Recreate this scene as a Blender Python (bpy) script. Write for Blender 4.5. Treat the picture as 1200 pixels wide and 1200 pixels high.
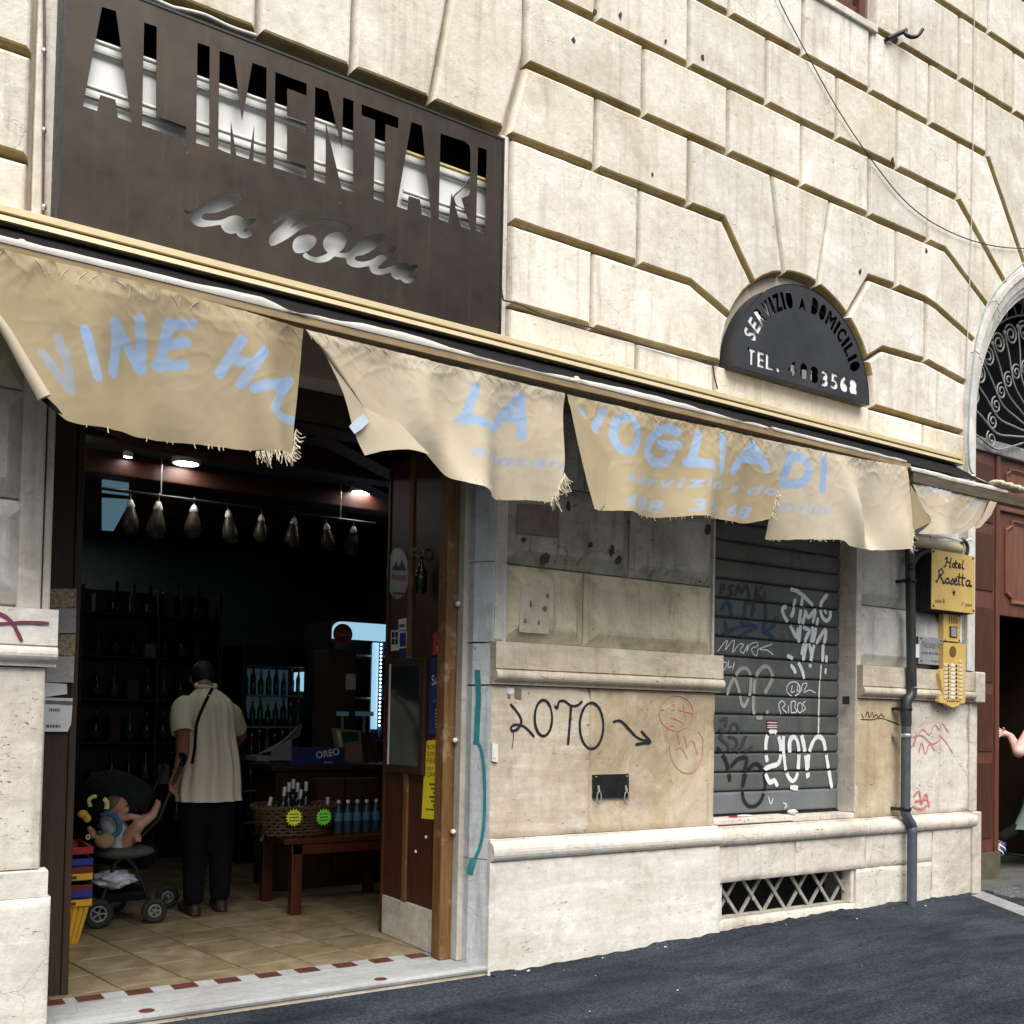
import bpy, bmesh, math, random
import numpy as np
from mathutils import Matrix, Vector, noise as mnoise
random.seed(7)
for o in list(bpy.data.objects): bpy.data.objects.remove(o)
scene = bpy.context.scene

# ------------------------------------------------------------------ camera
CAM_R = np.array([[0.8339242, 0.03279508, 0.55090372],
                  [-0.55153282, 0.014173, 0.83403278],
                  [0.01954421, -0.9993616, 0.02990677]])
CAM_P = np.array([0.0, -4.83862863, 1.45])
FPX, PCX, PCY = 1200.0, 600.0, 800.0
cam_d = bpy.data.cameras.new('camera'); cam = bpy.data.objects.new('camera', cam_d)
scene.collection.objects.link(cam)
cam_d.sensor_width = 36.0; cam_d.lens = 36.0; cam_d.shift_y = 200.0/1200.0
cam_d.clip_start = 0.05; cam_d.clip_end = 500
m = Matrix.Identity(4)
for i in range(3):
    m[i][0] = CAM_R[i][0]; m[i][1] = -CAM_R[i][1]; m[i][2] = -CAM_R[i][2]; m[i][3] = CAM_P[i]
cam.matrix_world = m
scene.camera = cam
scene.render.resolution_x = 1024; scene.render.resolution_y = 1024

# ------------------------------------------------------------------ sky, sun, exposure
SUN_EL, SUN_AZ = math.radians(60), math.radians(198)      # azimuth clockwise from +Y
world = bpy.data.worlds.new('World'); scene.world = world; world.use_nodes = True
wn = world.node_tree.nodes; wl = world.node_tree.links
bgn = wn['Background']; sky = wn.new('ShaderNodeTexSky'); sky.sky_type = 'NISHITA'
sky.sun_disc = False; sky.sun_elevation = SUN_EL; sky.sun_rotation = SUN_AZ
sky.air_density = 1.0; sky.dust_density = 4.0; sky.ozone_density = 1.0
hsv = wn.new('ShaderNodeHueSaturation'); hsv.inputs['Saturation'].default_value = 0.45
wl.new(sky.outputs[0], hsv.inputs['Color']); wl.new(hsv.outputs[0], bgn.inputs[0])
bgn.inputs[1].default_value = 0.06
sun_d = bpy.data.lights.new('sun', 'SUN'); sun = bpy.data.objects.new('sun', sun_d)
scene.collection.objects.link(sun)
sun_d.energy = 2.5; sun_d.angle = math.radians(60); sun_d.color = (1.0, 0.965, 0.92)
sd = Vector((math.sin(SUN_AZ)*math.cos(SUN_EL), math.cos(SUN_AZ)*math.cos(SUN_EL), math.sin(SUN_EL)))
sun.rotation_euler = sd.to_track_quat('Z', 'Y').to_euler()
sun.location = (0, -10, 14)
vs = scene.view_settings
vs.view_transform = 'Standard'; vs.look = 'None'; vs.gamma = 1; vs.use_curve_mapping = False
vs.exposure = 1.2
scene.render.engine = 'CYCLES'

# ------------------------------------------------------------------ pixel of the photo -> point of the place
def ray(px, py): return CAM_R @ np.array([(px-PCX)/FPX, (py-PCY)/FPX, 1.0])
def at(px, py, y=0.0):
    r = ray(px, py); return CAM_P + r*((y-CAM_P[1])/r[1])
def atz(px, py, z=0.0):
    r = ray(px, py); return CAM_P + r*((z-CAM_P[2])/r[2])
def atx(px, py, x=0.0):
    r = ray(px, py); return CAM_P + r*((x-CAM_P[0])/r[0])
def zoom(ox, oy, s): return lambda pts: [(ox+a/s, oy+b/s) for a, b in pts]
def xz(pts, y):
    out = []
    for p in pts:
        q = at(p[0], p[1], y); out.append((q[0], q[2]))
    return out

# ------------------------------------------------------------------ object helpers
COL = scene.collection
def tag(o, label=None, cat=None, group=None, kind=None):
    if label: o['label'] = label
    if cat: o['category'] = cat
    if group: o['group'] = group
    if kind: o['kind'] = kind
    return o
def thing(name, label, cat, loc=(0, 0, 0), group=None):
    o = bpy.data.objects.new(name, None); COL.objects.link(o)
    o.location = loc; o.empty_display_size = .1
    return tag(o, label, cat, group)
def wmat(o):
    if o.parent is None: return Matrix.Translation(o.location)
    return wmat(o.parent) @ o.matrix_parent_inverse @ Matrix.Translation(o.location)
def adopt(o, parent):
    if parent is not None:
        o.parent = parent
        o.matrix_parent_inverse = wmat(parent).inverted()
    return o
def copy_tree(src, off, label=None, parent=None):
    c = src.copy(); COL.objects.link(c)
    if parent is None:
        c.location = Vector(src.location)+Vector(off)
    else:
        c.parent = parent; c.matrix_parent_inverse = src.matrix_parent_inverse.copy()
    for ch in list(src.children): copy_tree(ch, off, None, c)
    if label: c['label'] = label
    return c

class MB:
    def __init__(s): s.v = []; s.f = []; s.mi = []; s.sm = []
    def add(s, vs, fs, mi=0, smooth=False):
        b = len(s.v); s.v += [tuple(map(float, q)) for q in vs]
        for f in fs: s.f.append([i+b for i in f]); s.mi.append(mi); s.sm.append(smooth)
        return s
    def box(s, lo, hi, mi=0):
        x0, y0, z0 = lo; x1, y1, z1 = hi
        vs = [(x0,y0,z0),(x1,y0,z0),(x1,y1,z0),(x0,y1,z0),(x0,y0,z1),(x1,y0,z1),(x1,y1,z1),(x0,y1,z1)]
        return s.add(vs, [(0,3,2,1),(4,5,6,7),(0,1,5,4),(1,2,6,5),(2,3,7,6),(3,0,4,7)], mi)
    def bbox(s, lo, hi, b=.006, mi=0):
        """box with chamfered edges"""
        bm = bmesh.new(); bmesh.ops.create_cube(bm, size=1)
        for v in bm.verts:
            v.co = Vector([lo[k]+(v.co[k]+.5)*(hi[k]-lo[k]) for k in range(3)])
        b = min(b, .45*min(abs(hi[k]-lo[k]) for k in range(3)))
        bmesh.ops.bevel(bm, geom=list(bm.edges), offset=b, segments=2, affect='EDGES', profile=.6)
        return s.addbm(bm, mi)
    def addbm(s, bm, mi=0, smooth=False, M=None):
        bm.verts.index_update()
        vs = [(M @ v.co if M else v.co)[:] for v in bm.verts]
        s.add(vs, [[v.index for v in f.verts] for f in bm.faces], mi, smooth); bm.free(); return s
    def prism(s, poly, y0, y1, mi=0):
        """polygon in (x,z), y0 = front, y1 = back"""
        n = len(poly)
        a = sum(poly[i][0]*poly[(i+1)%n][1]-poly[(i+1)%n][0]*poly[i][1] for i in range(n))
        if a < 0: poly = poly[::-1]
        vs = [(p[0], y0, p[1]) for p in poly]+[(p[0], y1, p[1]) for p in poly]
        fs = [list(range(n)), list(range(2*n-1, n-1, -1))]
        fs += [(i+n, (i+1)%n+n, (i+1)%n, i) for i in range(n)]
        return s.add(vs, fs, mi)
    def sweepx(s, prof, x0, x1, mi=0, smooth=False):
        """closed profile in (y,z) swept along x"""
        n = len(prof)
        vs = [(x0, p[0], p[1]) for p in prof]+[(x1, p[0], p[1]) for p in prof]
        fs = [(i, (i+1)%n, (i+1)%n+n, i+n) for i in range(n)]
        s.add(vs, fs, mi, smooth)
        s.add(vs, [list(range(n-1, -1, -1)), list(range(n, 2*n))], mi)
        return s
    def tube(s, path, r, n=8, mi=0, closed=False, caps=True):
        P = [Vector(p) for p in path]; N = len(P)
        R = r if hasattr(r, '__len__') else [r]*N
        vs = []; up = Vector((0, 0, 1)); prev = None
        for i in range(N):
            if closed: d = P[(i+1) % N]-P[i-1]
            else: d = P[min(i+1, N-1)]-P[max(i-1, 0)]
            if d.length < 1e-9: d = Vector((0, 0, 1))
            d.normalize()
            if prev is None:
                a = up if abs(d.z) < .9 else Vector((1, 0, 0))
                u = d.cross(a).normalized()
            else:
                u = (prev-d*prev.dot(d))
                u = u.normalized() if u.length > 1e-6 else d.orthogonal().normalized()
            prev = u; w = d.cross(u)
            for k in range(n):
                t = 2*math.pi*k/n
                vs.append(P[i]+(u*math.cos(t)+w*math.sin(t))*R[i])
        fs = []
        M_ = N if closed else N-1
        for i in range(M_):
            j = (i+1) % N
            for k in range(n): fs.append((i*n+k, i*n+(k+1) % n, j*n+(k+1) % n, j*n+k))
        s.add(vs, fs, mi, True)
        if caps and not closed:
            s.add(vs, [list(range(n-1, -1, -1)), [(N-1)*n+k for k in range(n)]], mi)
        return s
    def capsule(s, p0, r0, p1, r1, n=12, mi=0):
        a = Vector(p0); b = Vector(p1); d = (b-a)
        L = max(d.length, 1e-6); d = d/L
        path = []; rad = []
        for k in range(5):
            t = math.pi/2*(1-k/4); path.append(a-d*r0*math.sin(t)); rad.append(max(r0*math.cos(t), .001))
        for k in range(1, 5):
            t = math.pi/2*k/4; 
            path.append(b+d*r1*math.sin(t)); rad.append(max(r1*math.cos(t), .001))
        path.insert(5, b); rad.insert(5, r1)
        return s.tube(path, rad, n, mi)
    def ball(s, c, r, n=12, mi=0):
        r3 = r if hasattr(r, '__len__') else (r, r, r)
        bm = bmesh.new(); bmesh.ops.create_uvsphere(bm, u_segments=n, v_segments=max(6, n//2+2), radius=1)
        for v in bm.verts: v.co = Vector((c[0]+v.co.x*r3[0], c[1]+v.co.y*r3[1], c[2]+v.co.z*r3[2]))
        return s.addbm(bm, mi, True)
    def lathe(s, c, prof, n=16, mi=0, axis=None):
        """prof [(r,h)] around z through c (or around a given axis)"""
        A = Matrix.Identity(3) if axis is None else Vector((0, 0, 1)).rotation_difference(Vector(axis)).to_matrix()
        vs = []
        for r, h in prof:
            for k in range(n):
                t = 2*math.pi*k/n
                vs.append(Vector(c)+A @ Vector((r*math.cos(t), r*math.sin(t), h)))
        fs = []
        for i in range(len(prof)-1):
            for k in range(n): fs.append((i*n+k, i*n+(k+1) % n, (i+1)*n+(k+1) % n, (i+1)*n+k))
        s.add(vs, fs, mi, True)
        s.add(vs, [list(range(n-1, -1, -1)), [(len(prof)-1)*n+k for k in range(n)]], mi)
        return s
    def ribbon(s, pts, w, surf, mi=0, off=.002, skip=None, caps=True):
        """flat painted stroke along pts (x,z) lying on y = surf(x,z)-off"""
        P = [Vector((p[0], p[1])) for p in pts]
        Q = [P[0]]
        for a, b in zip(P[:-1], P[1:]):
            L = (b-a).length; k = max(1, int(L/max(.012, w*.5)))
            for i in range(1, k+1): Q.append(a.lerp(b, i/k))
        N = len(Q)
        if N < 2: return s
        vs = []
        for i in range(N):
            d = Q[min(i+1, N-1)]-Q[max(i-1, 0)]
            if d.length < 1e-9: d = Vector((1, 0))
            d.normalize(); nrm = Vector((-d.y, d.x))
            wi = w/2*(1+.28*mnoise.noise((i*.13, N*1.7, w*90))+.06*math.sin(i*1.7+N))
            e = Q[i]
            ex = d*0
            if caps and i == 0: ex = -d*w*.3; wi *= .75
            if caps and i == N-1: ex = d*w*.3; wi *= .75
            o2 = off+.0012*i/N
            for sg in (1, 0, -1):
                p = e+ex+nrm*wi*sg; vs.append((p.x, surf(p.x, p.y)-o2, p.y))
        fs = []
        for i in range(N-1):
            mid = (Q[i]+Q[i+1])/2
            if skip and skip(mid.x, mid.y): continue
            a = i*3; b = a+3
            fs += [(a, a+1, b+1, b), (a+1, a+2, b+2, b+1)]
        s.add(vs, fs, mi); return s
    def build(s, name, mats, parent=None, smooth=None):
        me = bpy.data.meshes.new(name); me.from_pydata(s.v, [], s.f)
        if not isinstance(mats, (list, tuple)): mats = [mats]
        for q in mats: me.materials.append(q)
        me.polygons.foreach_set('material_index', s.mi)
        me.polygons.foreach_set('use_smooth', [bool(q) if smooth is None else smooth for q in s.sm])
        me.update()
        o = bpy.data.objects.new(name, me); COL.objects.link(o)
        return adopt(o, parent)
def smooth_path(pts, k=4, closed=False):
    """Catmull-Rom"""
    P = [np.array(p, float) for p in pts]; n = len(P); out = []
    rng = range(n) if closed else range(n-1)
    for i in rng:
        if closed: a, b, c, d = P[i-1], P[i], P[(i+1) % n], P[(i+2) % n]
        else: a, b, c, d = P[max(i-1, 0)], P[i], P[i+1], P[min(i+2, n-1)]
        for j in range(k):
            t = j/k
            out.append(.5*((2*b)+(-a+c)*t+(2*a-5*b+4*c-d)*t*t+(-a+3*b-3*c+d)*t**3))
    if not closed: out.append(P[-1])
    return [tuple(q) for q in out]
def ell(cx, cy, rx, ry, n=20, a0=0, a1=360):
    return [(cx+rx*math.cos(math.radians(a0+(a1-a0)*i/n)), cy+ry*math.sin(math.radians(a0+(a1-a0)*i/n))) for i in range(n+1)]
def offset_poly(poly, d):
    """inset (d>0) a CCW polygon"""
    n = len(poly); out = []
    for i in range(n):
        a = Vector(poly[i-1]); b = Vector(poly[i]); c = Vector(poly[(i+1) % n])
        e1 = (b-a).normalized(); e2 = (c-b).normalized()
        n1 = Vector((-e1.y, e1.x)); n2 = Vector((-e2.y, e2.x))
        k = n1+n2; q = k.dot(k)
        mvec = k*(2/q) if q > .25 else n1
        out.append((b.x+mvec.x*d, b.y+mvec.y*d))
    return out
def ccw(poly):
    n = len(poly)
    a = sum(poly[i][0]*poly[(i+1)%n][1]-poly[(i+1)%n][0]*poly[i][1] for i in range(n))
    return list(poly) if a > 0 else list(poly)[::-1]
def evaluated_mesh(o):
    dg = bpy.context.evaluated_depsgraph_get(); dg.update()
    return bpy.data.meshes.new_from_object(o.evaluated_get(dg), depsgraph=dg)
def remeshed(mb, name, matl, parent, voxel=.01, smooth_it=4):
    """one continuous skin over overlapping volumes"""
    o = mb.build('tmp', [])
    md = o.modifiers.new('r', 'REMESH'); md.mode = 'VOXEL'; md.voxel_size = voxel; md.use_smooth_shade = True
    ms = o.modifiers.new('s', 'SMOOTH'); ms.iterations = smooth_it; ms.factor = .5
    me = evaluated_mesh(o); bpy.data.objects.remove(o)
    me.materials.clear(); me.materials.append(matl)
    me.polygons.foreach_set('use_smooth', [True]*len(me.polygons))
    r = bpy.data.objects.new(name, me); COL.objects.link(r)
    return adopt(r, parent)

# ------------------------------------------------------------------ flat lettering
_fc = {}
def font_geo(txt, shear=0., spacing=1.0):
    key = (txt, shear, spacing)
    if key in _fc: return _fc[key]
    c = bpy.data.curves.new('t', 'FONT'); c.body = txt; c.size = 1; c.resolution_u = 3; c.shear = shear
    c.space_character = spacing
    o = bpy.data.objects.new('t', c); COL.objects.link(o)
    me = evaluated_mesh(o)
    vs = np.array([v.co[:2] for v in me.vertices]); fs = [list(p.vertices) for p in me.polygons]
    bpy.data.objects.remove(o); bpy.data.curves.remove(c); bpy.data.meshes.remove(me)
    _fc[key] = (vs, fs); return _fc[key]
def text_on(mb, txt, A, B, h, fn, mi=0, shear=0., spacing=1.0, bold=0.):
    """lettering from A to B (2-D points of a plane), cap height h; fn(u,v)->3-D point"""
    if txt == '~':                                   # print too small to read: broken lines
        A = np.array(A, float); B = np.array(B, float); d = B-A; nrm = np.array([-d[1], d[0]])/np.linalg.norm(d)*h*.7; t = 0
        while t < .97:
            e = min(1, t+random.uniform(.08, .22)); P = [A+d*t, A+d*e, A+d*e+nrm, A+d*t+nrm]
            mb.add([fn(p[0], p[1]) for p in P], [(0, 1, 2, 3)], mi); t = e+.05
        return mb
    vs, fs = font_geo(txt, shear, spacing)
    x0, x1 = vs[:, 0].min(), vs[:, 0].max()
    A = np.array(A, float); B = np.array(B, float); d = B-A; L = np.linalg.norm(d); d /= L
    nrm = np.array([-d[1], d[0]])
    k = h/.73
    P = [A+d*(v[0]-x0)/(x1-x0)*L+nrm*v[1]*k for v in vs]
    mb.add([fn(p[0], p[1]) for p in P], fs, mi)
    if bold:
        for dx, dz, q in ((bold, 0, .0003), (-bold, 0, .0006), (0, bold, .0009), (0, -bold, .0012)):
            mb.add([tuple(np.array(fn(p[0]+dx, p[1]+dz))-np.array([0, q*.5, 0])) for p in P], fs, mi)
    return mb
def glyph_loops(ch):
    """outer outlines of a glyph (no counters: stencil letters)"""
    vs, fs = font_geo(ch)
    cnt = {}
    for f in fs:
        for i in range(len(f)):
            e = (f[i], f[(i+1) % len(f)]); k = tuple(np.round(vs[e[0]], 5)), tuple(np.round(vs[e[1]], 5))
            if (k[1], k[0]) in cnt: del cnt[(k[1], k[0])]
            else: cnt[k] = 1
    nxt = {}
    for a, b in cnt: nxt.setdefault(a, []).append(b)
    loops = []
    while nxt:
        st = next(iter(nxt)); cur = st; L = []
        while cur in nxt:
            L.append(cur); n_ = nxt[cur].pop()
            if not nxt[cur]: del nxt[cur]
            cur = n_
            if cur == st: break
        loops.append(L)
    def area(L): return sum(L[i][0]*L[(i+1)%len(L)][1]-L[(i+1)%len(L)][0]*L[i][1] for i in range(len(L)))/2
    big = max(abs(area(l)) for l in loops); sg = [l for l in loops if abs(area(l)) == big][0]
    s0 = area(sg)
    return [l for l in loops if area(l)*s0 > 0 and len(l) > 2], vs[:, 0].min(), vs[:, 0].max()
def cut_plate(name, outer, holes, y_front, thick, matl, parent):
    """sheet in (x,z) with real holes"""
    c = bpy.data.curves.new(name, 'CURVE'); c.dimensions = '2D'; c.fill_mode = 'BOTH'; c.extrude = thick/2
    for poly in [outer]+holes:
        sp = c.splines.new('POLY'); sp.points.add(len(poly)-1)
        for i, p in enumerate(poly): sp.points[i].co = (p[0], p[1], 0, 1)
        sp.use_cyclic_u = True
    o = bpy.data.objects.new('tmp', c); COL.objects.link(o)
    me = evaluated_mesh(o); bpy.data.objects.remove(o); bpy.data.curves.remove(c)
    for v in me.vertices:
        x, y, z = v.co; v.co = (x, y_front+thick/2-z, y)
    me.materials.clear(); me.materials.append(matl); me.update()
    r = bpy.data.objects.new(name, me); COL.objects.link(r)
    return adopt(r, parent)
# ------------------------------------------------------------------ materials
class NT:
    def __init__(s, name):
        s.m = bpy.data.materials.new(name); s.m.use_nodes = True
        s.n = s.m.node_tree.nodes; s.l = s.m.node_tree.links
        s.b = s.n['Principled BSDF']
        s.tc = s.n.new('ShaderNodeTexCoord')
        s.oi = s.n.new('ShaderNodeObjectInfo')
    def link(s, a, b): s.l.new(a, b)
    def coord(s, stretch=(1, 1, 1), rnd=0., rot=(0, 0, 0)):
        mp = s.n.new('ShaderNodeMapping'); mp.inputs['Scale'].default_value = stretch
        mp.inputs['Rotation'].default_value = rot
        src = s.tc.outputs['Object']
        if rnd:
            mu = s.n.new('ShaderNodeMath'); mu.operation = 'MULTIPLY'; mu.inputs[1].default_value = rnd
            s.link(s.oi.outputs['Random'], mu.inputs[0])
            va = s.n.new('ShaderNodeVectorMath'); va.operation = 'ADD'
            s.link(src, va.inputs[0]); s.link(mu.outputs[0], va.inputs[1]); src = va.outputs[0]
        s.link(src, mp.inputs[0]); return mp.outputs[0]
    def noise(s, co, scale, detail=5, rough=.6, dist=0.):
        t = s.n.new('ShaderNodeTexNoise'); t.inputs['Scale'].default_value = scale
        t.inputs['Detail'].default_value = detail; t.inputs['Roughness'].default_value = rough
        t.inputs['Distortion'].default_value = dist
        s.link(co, t.inputs['Vector']); return t.outputs['Fac']
    def voro(s, co, scale, feature='F1', rnd=1.):
        t = s.n.new('ShaderNodeTexVoronoi'); t.feature = feature; t.inputs['Scale'].default_value = scale
        t.inputs['Randomness'].default_value = rnd
        s.link(co, t.inputs['Vector']); return t.outputs['Distance']
    def ramp(s, fac, stops):
        r = s.n.new('ShaderNodeValToRGB'); e = r.color_ramp.elements
        while len(e) < len(stops): e.new(.5)
        for k, (p, c) in enumerate(stops):
            e[k].position = p
            e[k].color = (c, c, c, 1) if not hasattr(c, '__len__') else (*c, 1)
        s.link(fac, r.inputs[0]); return r.outputs[0]
    def mix(s, fac, a, b, mode='MIX'):
        t = s.n.new('ShaderNodeMix'); t.data_type = 'RGBA'; t.blend_type = mode
        for sock, v in ((t.inputs[0], fac), (t.inputs[6], a), (t.inputs[7], b)):
            if isinstance(v, (int, float)): sock.default_value = v
            elif isinstance(v, tuple): sock.default_value = (*v, 1)
            else: s.link(v, sock)
        return t.outputs[2]
    def math(s, op, a, b):
        t = s.n.new('ShaderNodeMath'); t.operation = op
        for sock, v in ((t.inputs[0], a), (t.inputs[1], b)):
            if isinstance(v, (int, float)): sock.default_value = v
            else: s.link(v, sock)
        return t.outputs[0]
    def bump(s, h, strength, dist=.01, prev=None):
        t = s.n.new('ShaderNodeBump'); t.inputs['Strength'].default_value = strength
        t.inputs['Distance'].default_value = dist; s.link(h, t.inputs['Height'])
        if prev is not None: s.link(prev, t.inputs['Normal'])
        return t.outputs[0]
    def done(s, col, rough=.8, normal=None, metal=0., spec=.5):
        if isinstance(col, tuple): s.b.inputs['Base Color'].default_value = (*col, 1)
        else: s.link(col, s.b.inputs['Base Color'])
        if isinstance(rough, (int, float)): s.b.inputs['Roughness'].default_value = rough
        else: s.link(rough, s.b.inputs['Roughness'])
        s.b.inputs['Metallic'].default_value = metal
        s.b.inputs['Specular IOR Level'].default_value = spec
        if normal is not None: s.link(normal, s.b.inputs['Normal'])
        return s.m

def simple(name, c1, c2=None, scale=6, rough=.6, metal=0., bump=.0, bscale=60, stretch=(1, 1, 1), rnd=0., spec=.5):
    t = NT(name); co = t.coord(stretch, rnd)
    if c2 is None: c2 = tuple(min(1, q*1.25+.003) for q in c1)
    n = t.noise(co, scale, 6)
    col = t.ramp(n, [(.32, c1), (.68, c2)])
    nr = t.bump(t.noise(co, bscale, 4), bump, .004) if bump else None
    rr = t.ramp(t.noise(co, scale*2.3, 3), [(.3, max(0, rough-.1)), (.7, min(1, rough+.1))])
    return t.done(col, rr, nr, metal, spec)
def emitter(name, col, st):
    t = NT(name); t.b.inputs['Emission Color'].default_value = (*col, 1); t.b.inputs['Emission Strength'].default_value = st
    return t.done(col, .4)

def stone(name, ca, cb, cc, dirt, pits=.5, streak=.35, band=None, rnd=40., bumps=.35, patch=.5, crack=.5, pitc=(.10, .08, .06), pscale=26, grit=.45, grime=.5, vary=None):
    """plaster / travertine: cloudy colour, pale scrapes, drips, cracks and pits"""
    t = NT(name); co = t.coord((1, 1, 1), rnd); cw = t.coord((1, 1, 1), 0)
    base = t.ramp(t.noise(co, 2.6, 9, .62, .4), [(.28, ca), (.5, cb), (.72, cc)])
    vr = t.ramp(t.oi.outputs['Random'], [(0, .92), (1, 1.05)])
    base = t.mix(1., base, vr, 'MULTIPLY')
    if vary: base = t.mix(t.ramp(t.oi.outputs['Random'], [(.1, 0.), (.35, vary[1]), (.5, .05), (.75, vary[1]*.8), (1., 0.)]), base, vary[0])
    if band:
        bn = t.noise(t.coord(band[0], rnd, band[2] if len(band) > 2 else (0, 0, 0)), band[1], 8, .65, .8)
        base = t.mix(.62, base, t.ramp(bn, [(.3, ca), (.52, cb), (.66, cc)]))
    # pale efflorescence
    w = t.ramp(t.noise(co, 4.2, 10, .7, 1.2), [(.56, 0.), (.70, 1.)])
    base = t.mix(t.math('MULTIPLY', w, patch), base, tuple(min(.94, q*1.16+.07) for q in cc))
    # dirt drips
    dr = t.ramp(t.noise(t.coord((7, 7, .55), rnd), 2.2, 7, .65, .3), [(.52, 0.), (.74, 1.)])
    base = t.mix(t.math('MULTIPLY', dr, streak), base, dirt)
    # blotches of grime with their own shape
    gr = t.ramp(t.noise(cw, 1.1, 8, .7, .6), [(.50, 0.), (.75, 1.)])
    base = t.mix(t.math('MULTIPLY', gr, grime), base, dirt)
    # hairline cracks
    dv = t.n.new('ShaderNodeVectorMath'); dv.operation = 'ADD'
    nn = t.n.new('ShaderNodeTexNoise'); nn.inputs['Scale'].default_value = 5; nn.inputs['Detail'].default_value = 5
    t.link(co, nn.inputs['Vector'])
    sc = t.n.new('ShaderNodeVectorMath'); sc.operation = 'SCALE'; sc.inputs['Scale'].default_value = .35
    t.link(nn.outputs['Color'], sc.inputs[0]); t.link(co, dv.inputs[0]); t.link(sc.outputs[0], dv.inputs[1])
    ck = t.ramp(t.voro(dv.outputs[0], 2.4, 'DISTANCE_TO_EDGE'), [(.0, 1.), (.010, 0.)])
    cm = t.math('MULTIPLY', ck, t.ramp(t.noise(co, 1.7, 3), [(.52, 0.), (.62, crack)]))
    base = t.mix(cm, base, pitc)
    # pits
    pt = t.ramp(t.noise(t.coord((1, 1, 2.6), rnd), pscale*.9, 5, .62, .4), [(.615, 0.), (.66, 1.)])
    pm = t.math('MULTIPLY', pt, t.ramp(t.noise(co, 6, 6, .7), [(.50, 0.), (.62, pits)]))
    base = t.mix(pm, base, pitc)
    gt = t.ramp(t.noise(co, 42, 6, .75), [(.25, .80), (.5, 1.), (.75, 1.10)])
    base = t.mix(.45, base, gt, 'MULTIPLY')
    mt = t.ramp(t.noise(co, 13, 8, .72, .9), [(.33, .72), (.5, 1.), (.66, 1.10)])
    base = t.mix(grit, base, mt, 'MULTIPLY')
    h1 = t.noise(co, 9, 9, .7); n1 = t.bump(h1, bumps, .02)
    n2 = t.bump(t.noise(co, 110, 4, .6), bumps*.8, .003, n1)
    hh = t.math('ADD', pm, cm)
    inv = t.math('SUBTRACT', 1., hh); n3 = t.bump(inv, .5, .008, n2)
    return t.done(base, .88, n3, 0, .25)

M = {}
M['stone'] = stone('stucco_stone', (.56, .51, .42), (.69, .65, .575), (.80, .78, .73), (.36, .295, .20), vary=((.62, .54, .40), .5), grime=.6, pits=.45, streak=.6, crack=.35, patch=.45)
M['joint'] = stone('stained_shaded_joint', (.20, .145, .055), (.32, .24, .10), (.46, .375, .22), (.13, .095, .04), pits=.2, streak=.2, patch=.1, crack=.1)  # ochre stain of block undersides, their shade also darkened into the colour
M['backing'] = simple('joint_plaster', (.40, .34, .26), (.55, .48, .38), 4, .9, bump=.4)
M['boss'] = stone('bossed_stone', (.44, .395, .27), (.54, .49, .35), (.60, .56, .42), (.16, .135, .09), grime=.7, pits=.5, streak=.6, crack=.4, patch=.25)
M['bossgrey'] = stone('grimy_bossed_stone', (.36, .335, .28), (.46, .44, .375), (.54, .52, .45), (.085, .075, .06), grime=.7, pits=.8, streak=.8, crack=.7, patch=.3, pscale=14)
M['bosswhite'] = stone('pale_bossed_stone', (.50, .485, .44), (.60, .585, .54), (.68, .665, .62), (.22, .195, .15), grime=.75, pits=.5, streak=.5, crack=.4)
M['fascia'] = stone('travertine_fascia', (.46, .38, .265), (.58, .505, .39), (.68, .62, .52), (.17, .13, .085), grime=.7, pits=.9, streak=.3, band=((1, 1, 7), 2.2), crack=.6)
M['dado'] = stone('travertine_dado', (.47, .385, .28), (.615, .53, .41), (.75, .69, .60), (.22, .165, .11), grime=.7, pits=1.3, streak=.2, band=((.8, .8, 9), 2.0), rnd=25, patch=.35, crack=.25)
M['dadob'] = stone('travertine_dado_honey', (.42, .315, .185), (.55, .44, .29), (.67, .585, .45), (.22, .165, .105), grime=.75, pits=.9, streak=.45, rnd=25, patch=.4, crack=.25)
M['plinth'] = stone('travertine_plinth', (.56, .51, .43), (.69, .655, .59), (.78, .755, .70), (.30, .265, .21), grime=.55, pits=.7, streak=.2, band=((.7, .7, 6), 2.0, (0, .16, 0)), rnd=25, crack=.25, patch=.6)
M['pitted'] = stone('pitted_travertine', (.50, .44, .35), (.64, .59, .51), (.73, .69, .62), (.19, .155, .11), grime=.7, pits=1.3, streak=.35, band=((1, 1, 5), 2.0), rnd=25, patch=.5, pscale=34, crack=.5)
M['marble'] = stone('threshold_marble', (.26, .265, .26), (.36, .37, .365), (.44, .455, .45), (.18, .17, .155), pits=.3, streak=.05, band=((.5, 6, 3), 2.5), crack=.3)
M['jamb'] = stone('jamb_marble', (.40, .38, .33), (.50, .48, .43), (.57, .555, .50), (.26, .21, .15), pits=.35, streak=.5, crack=.25)
M['reveal'] = stone('painted_reveal', (.40, .43, .45), (.53, .56, .57), (.64, .66, .66), (.13, .13, .13), pits=.7, streak=.5, crack=.7, patch=.6)

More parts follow.
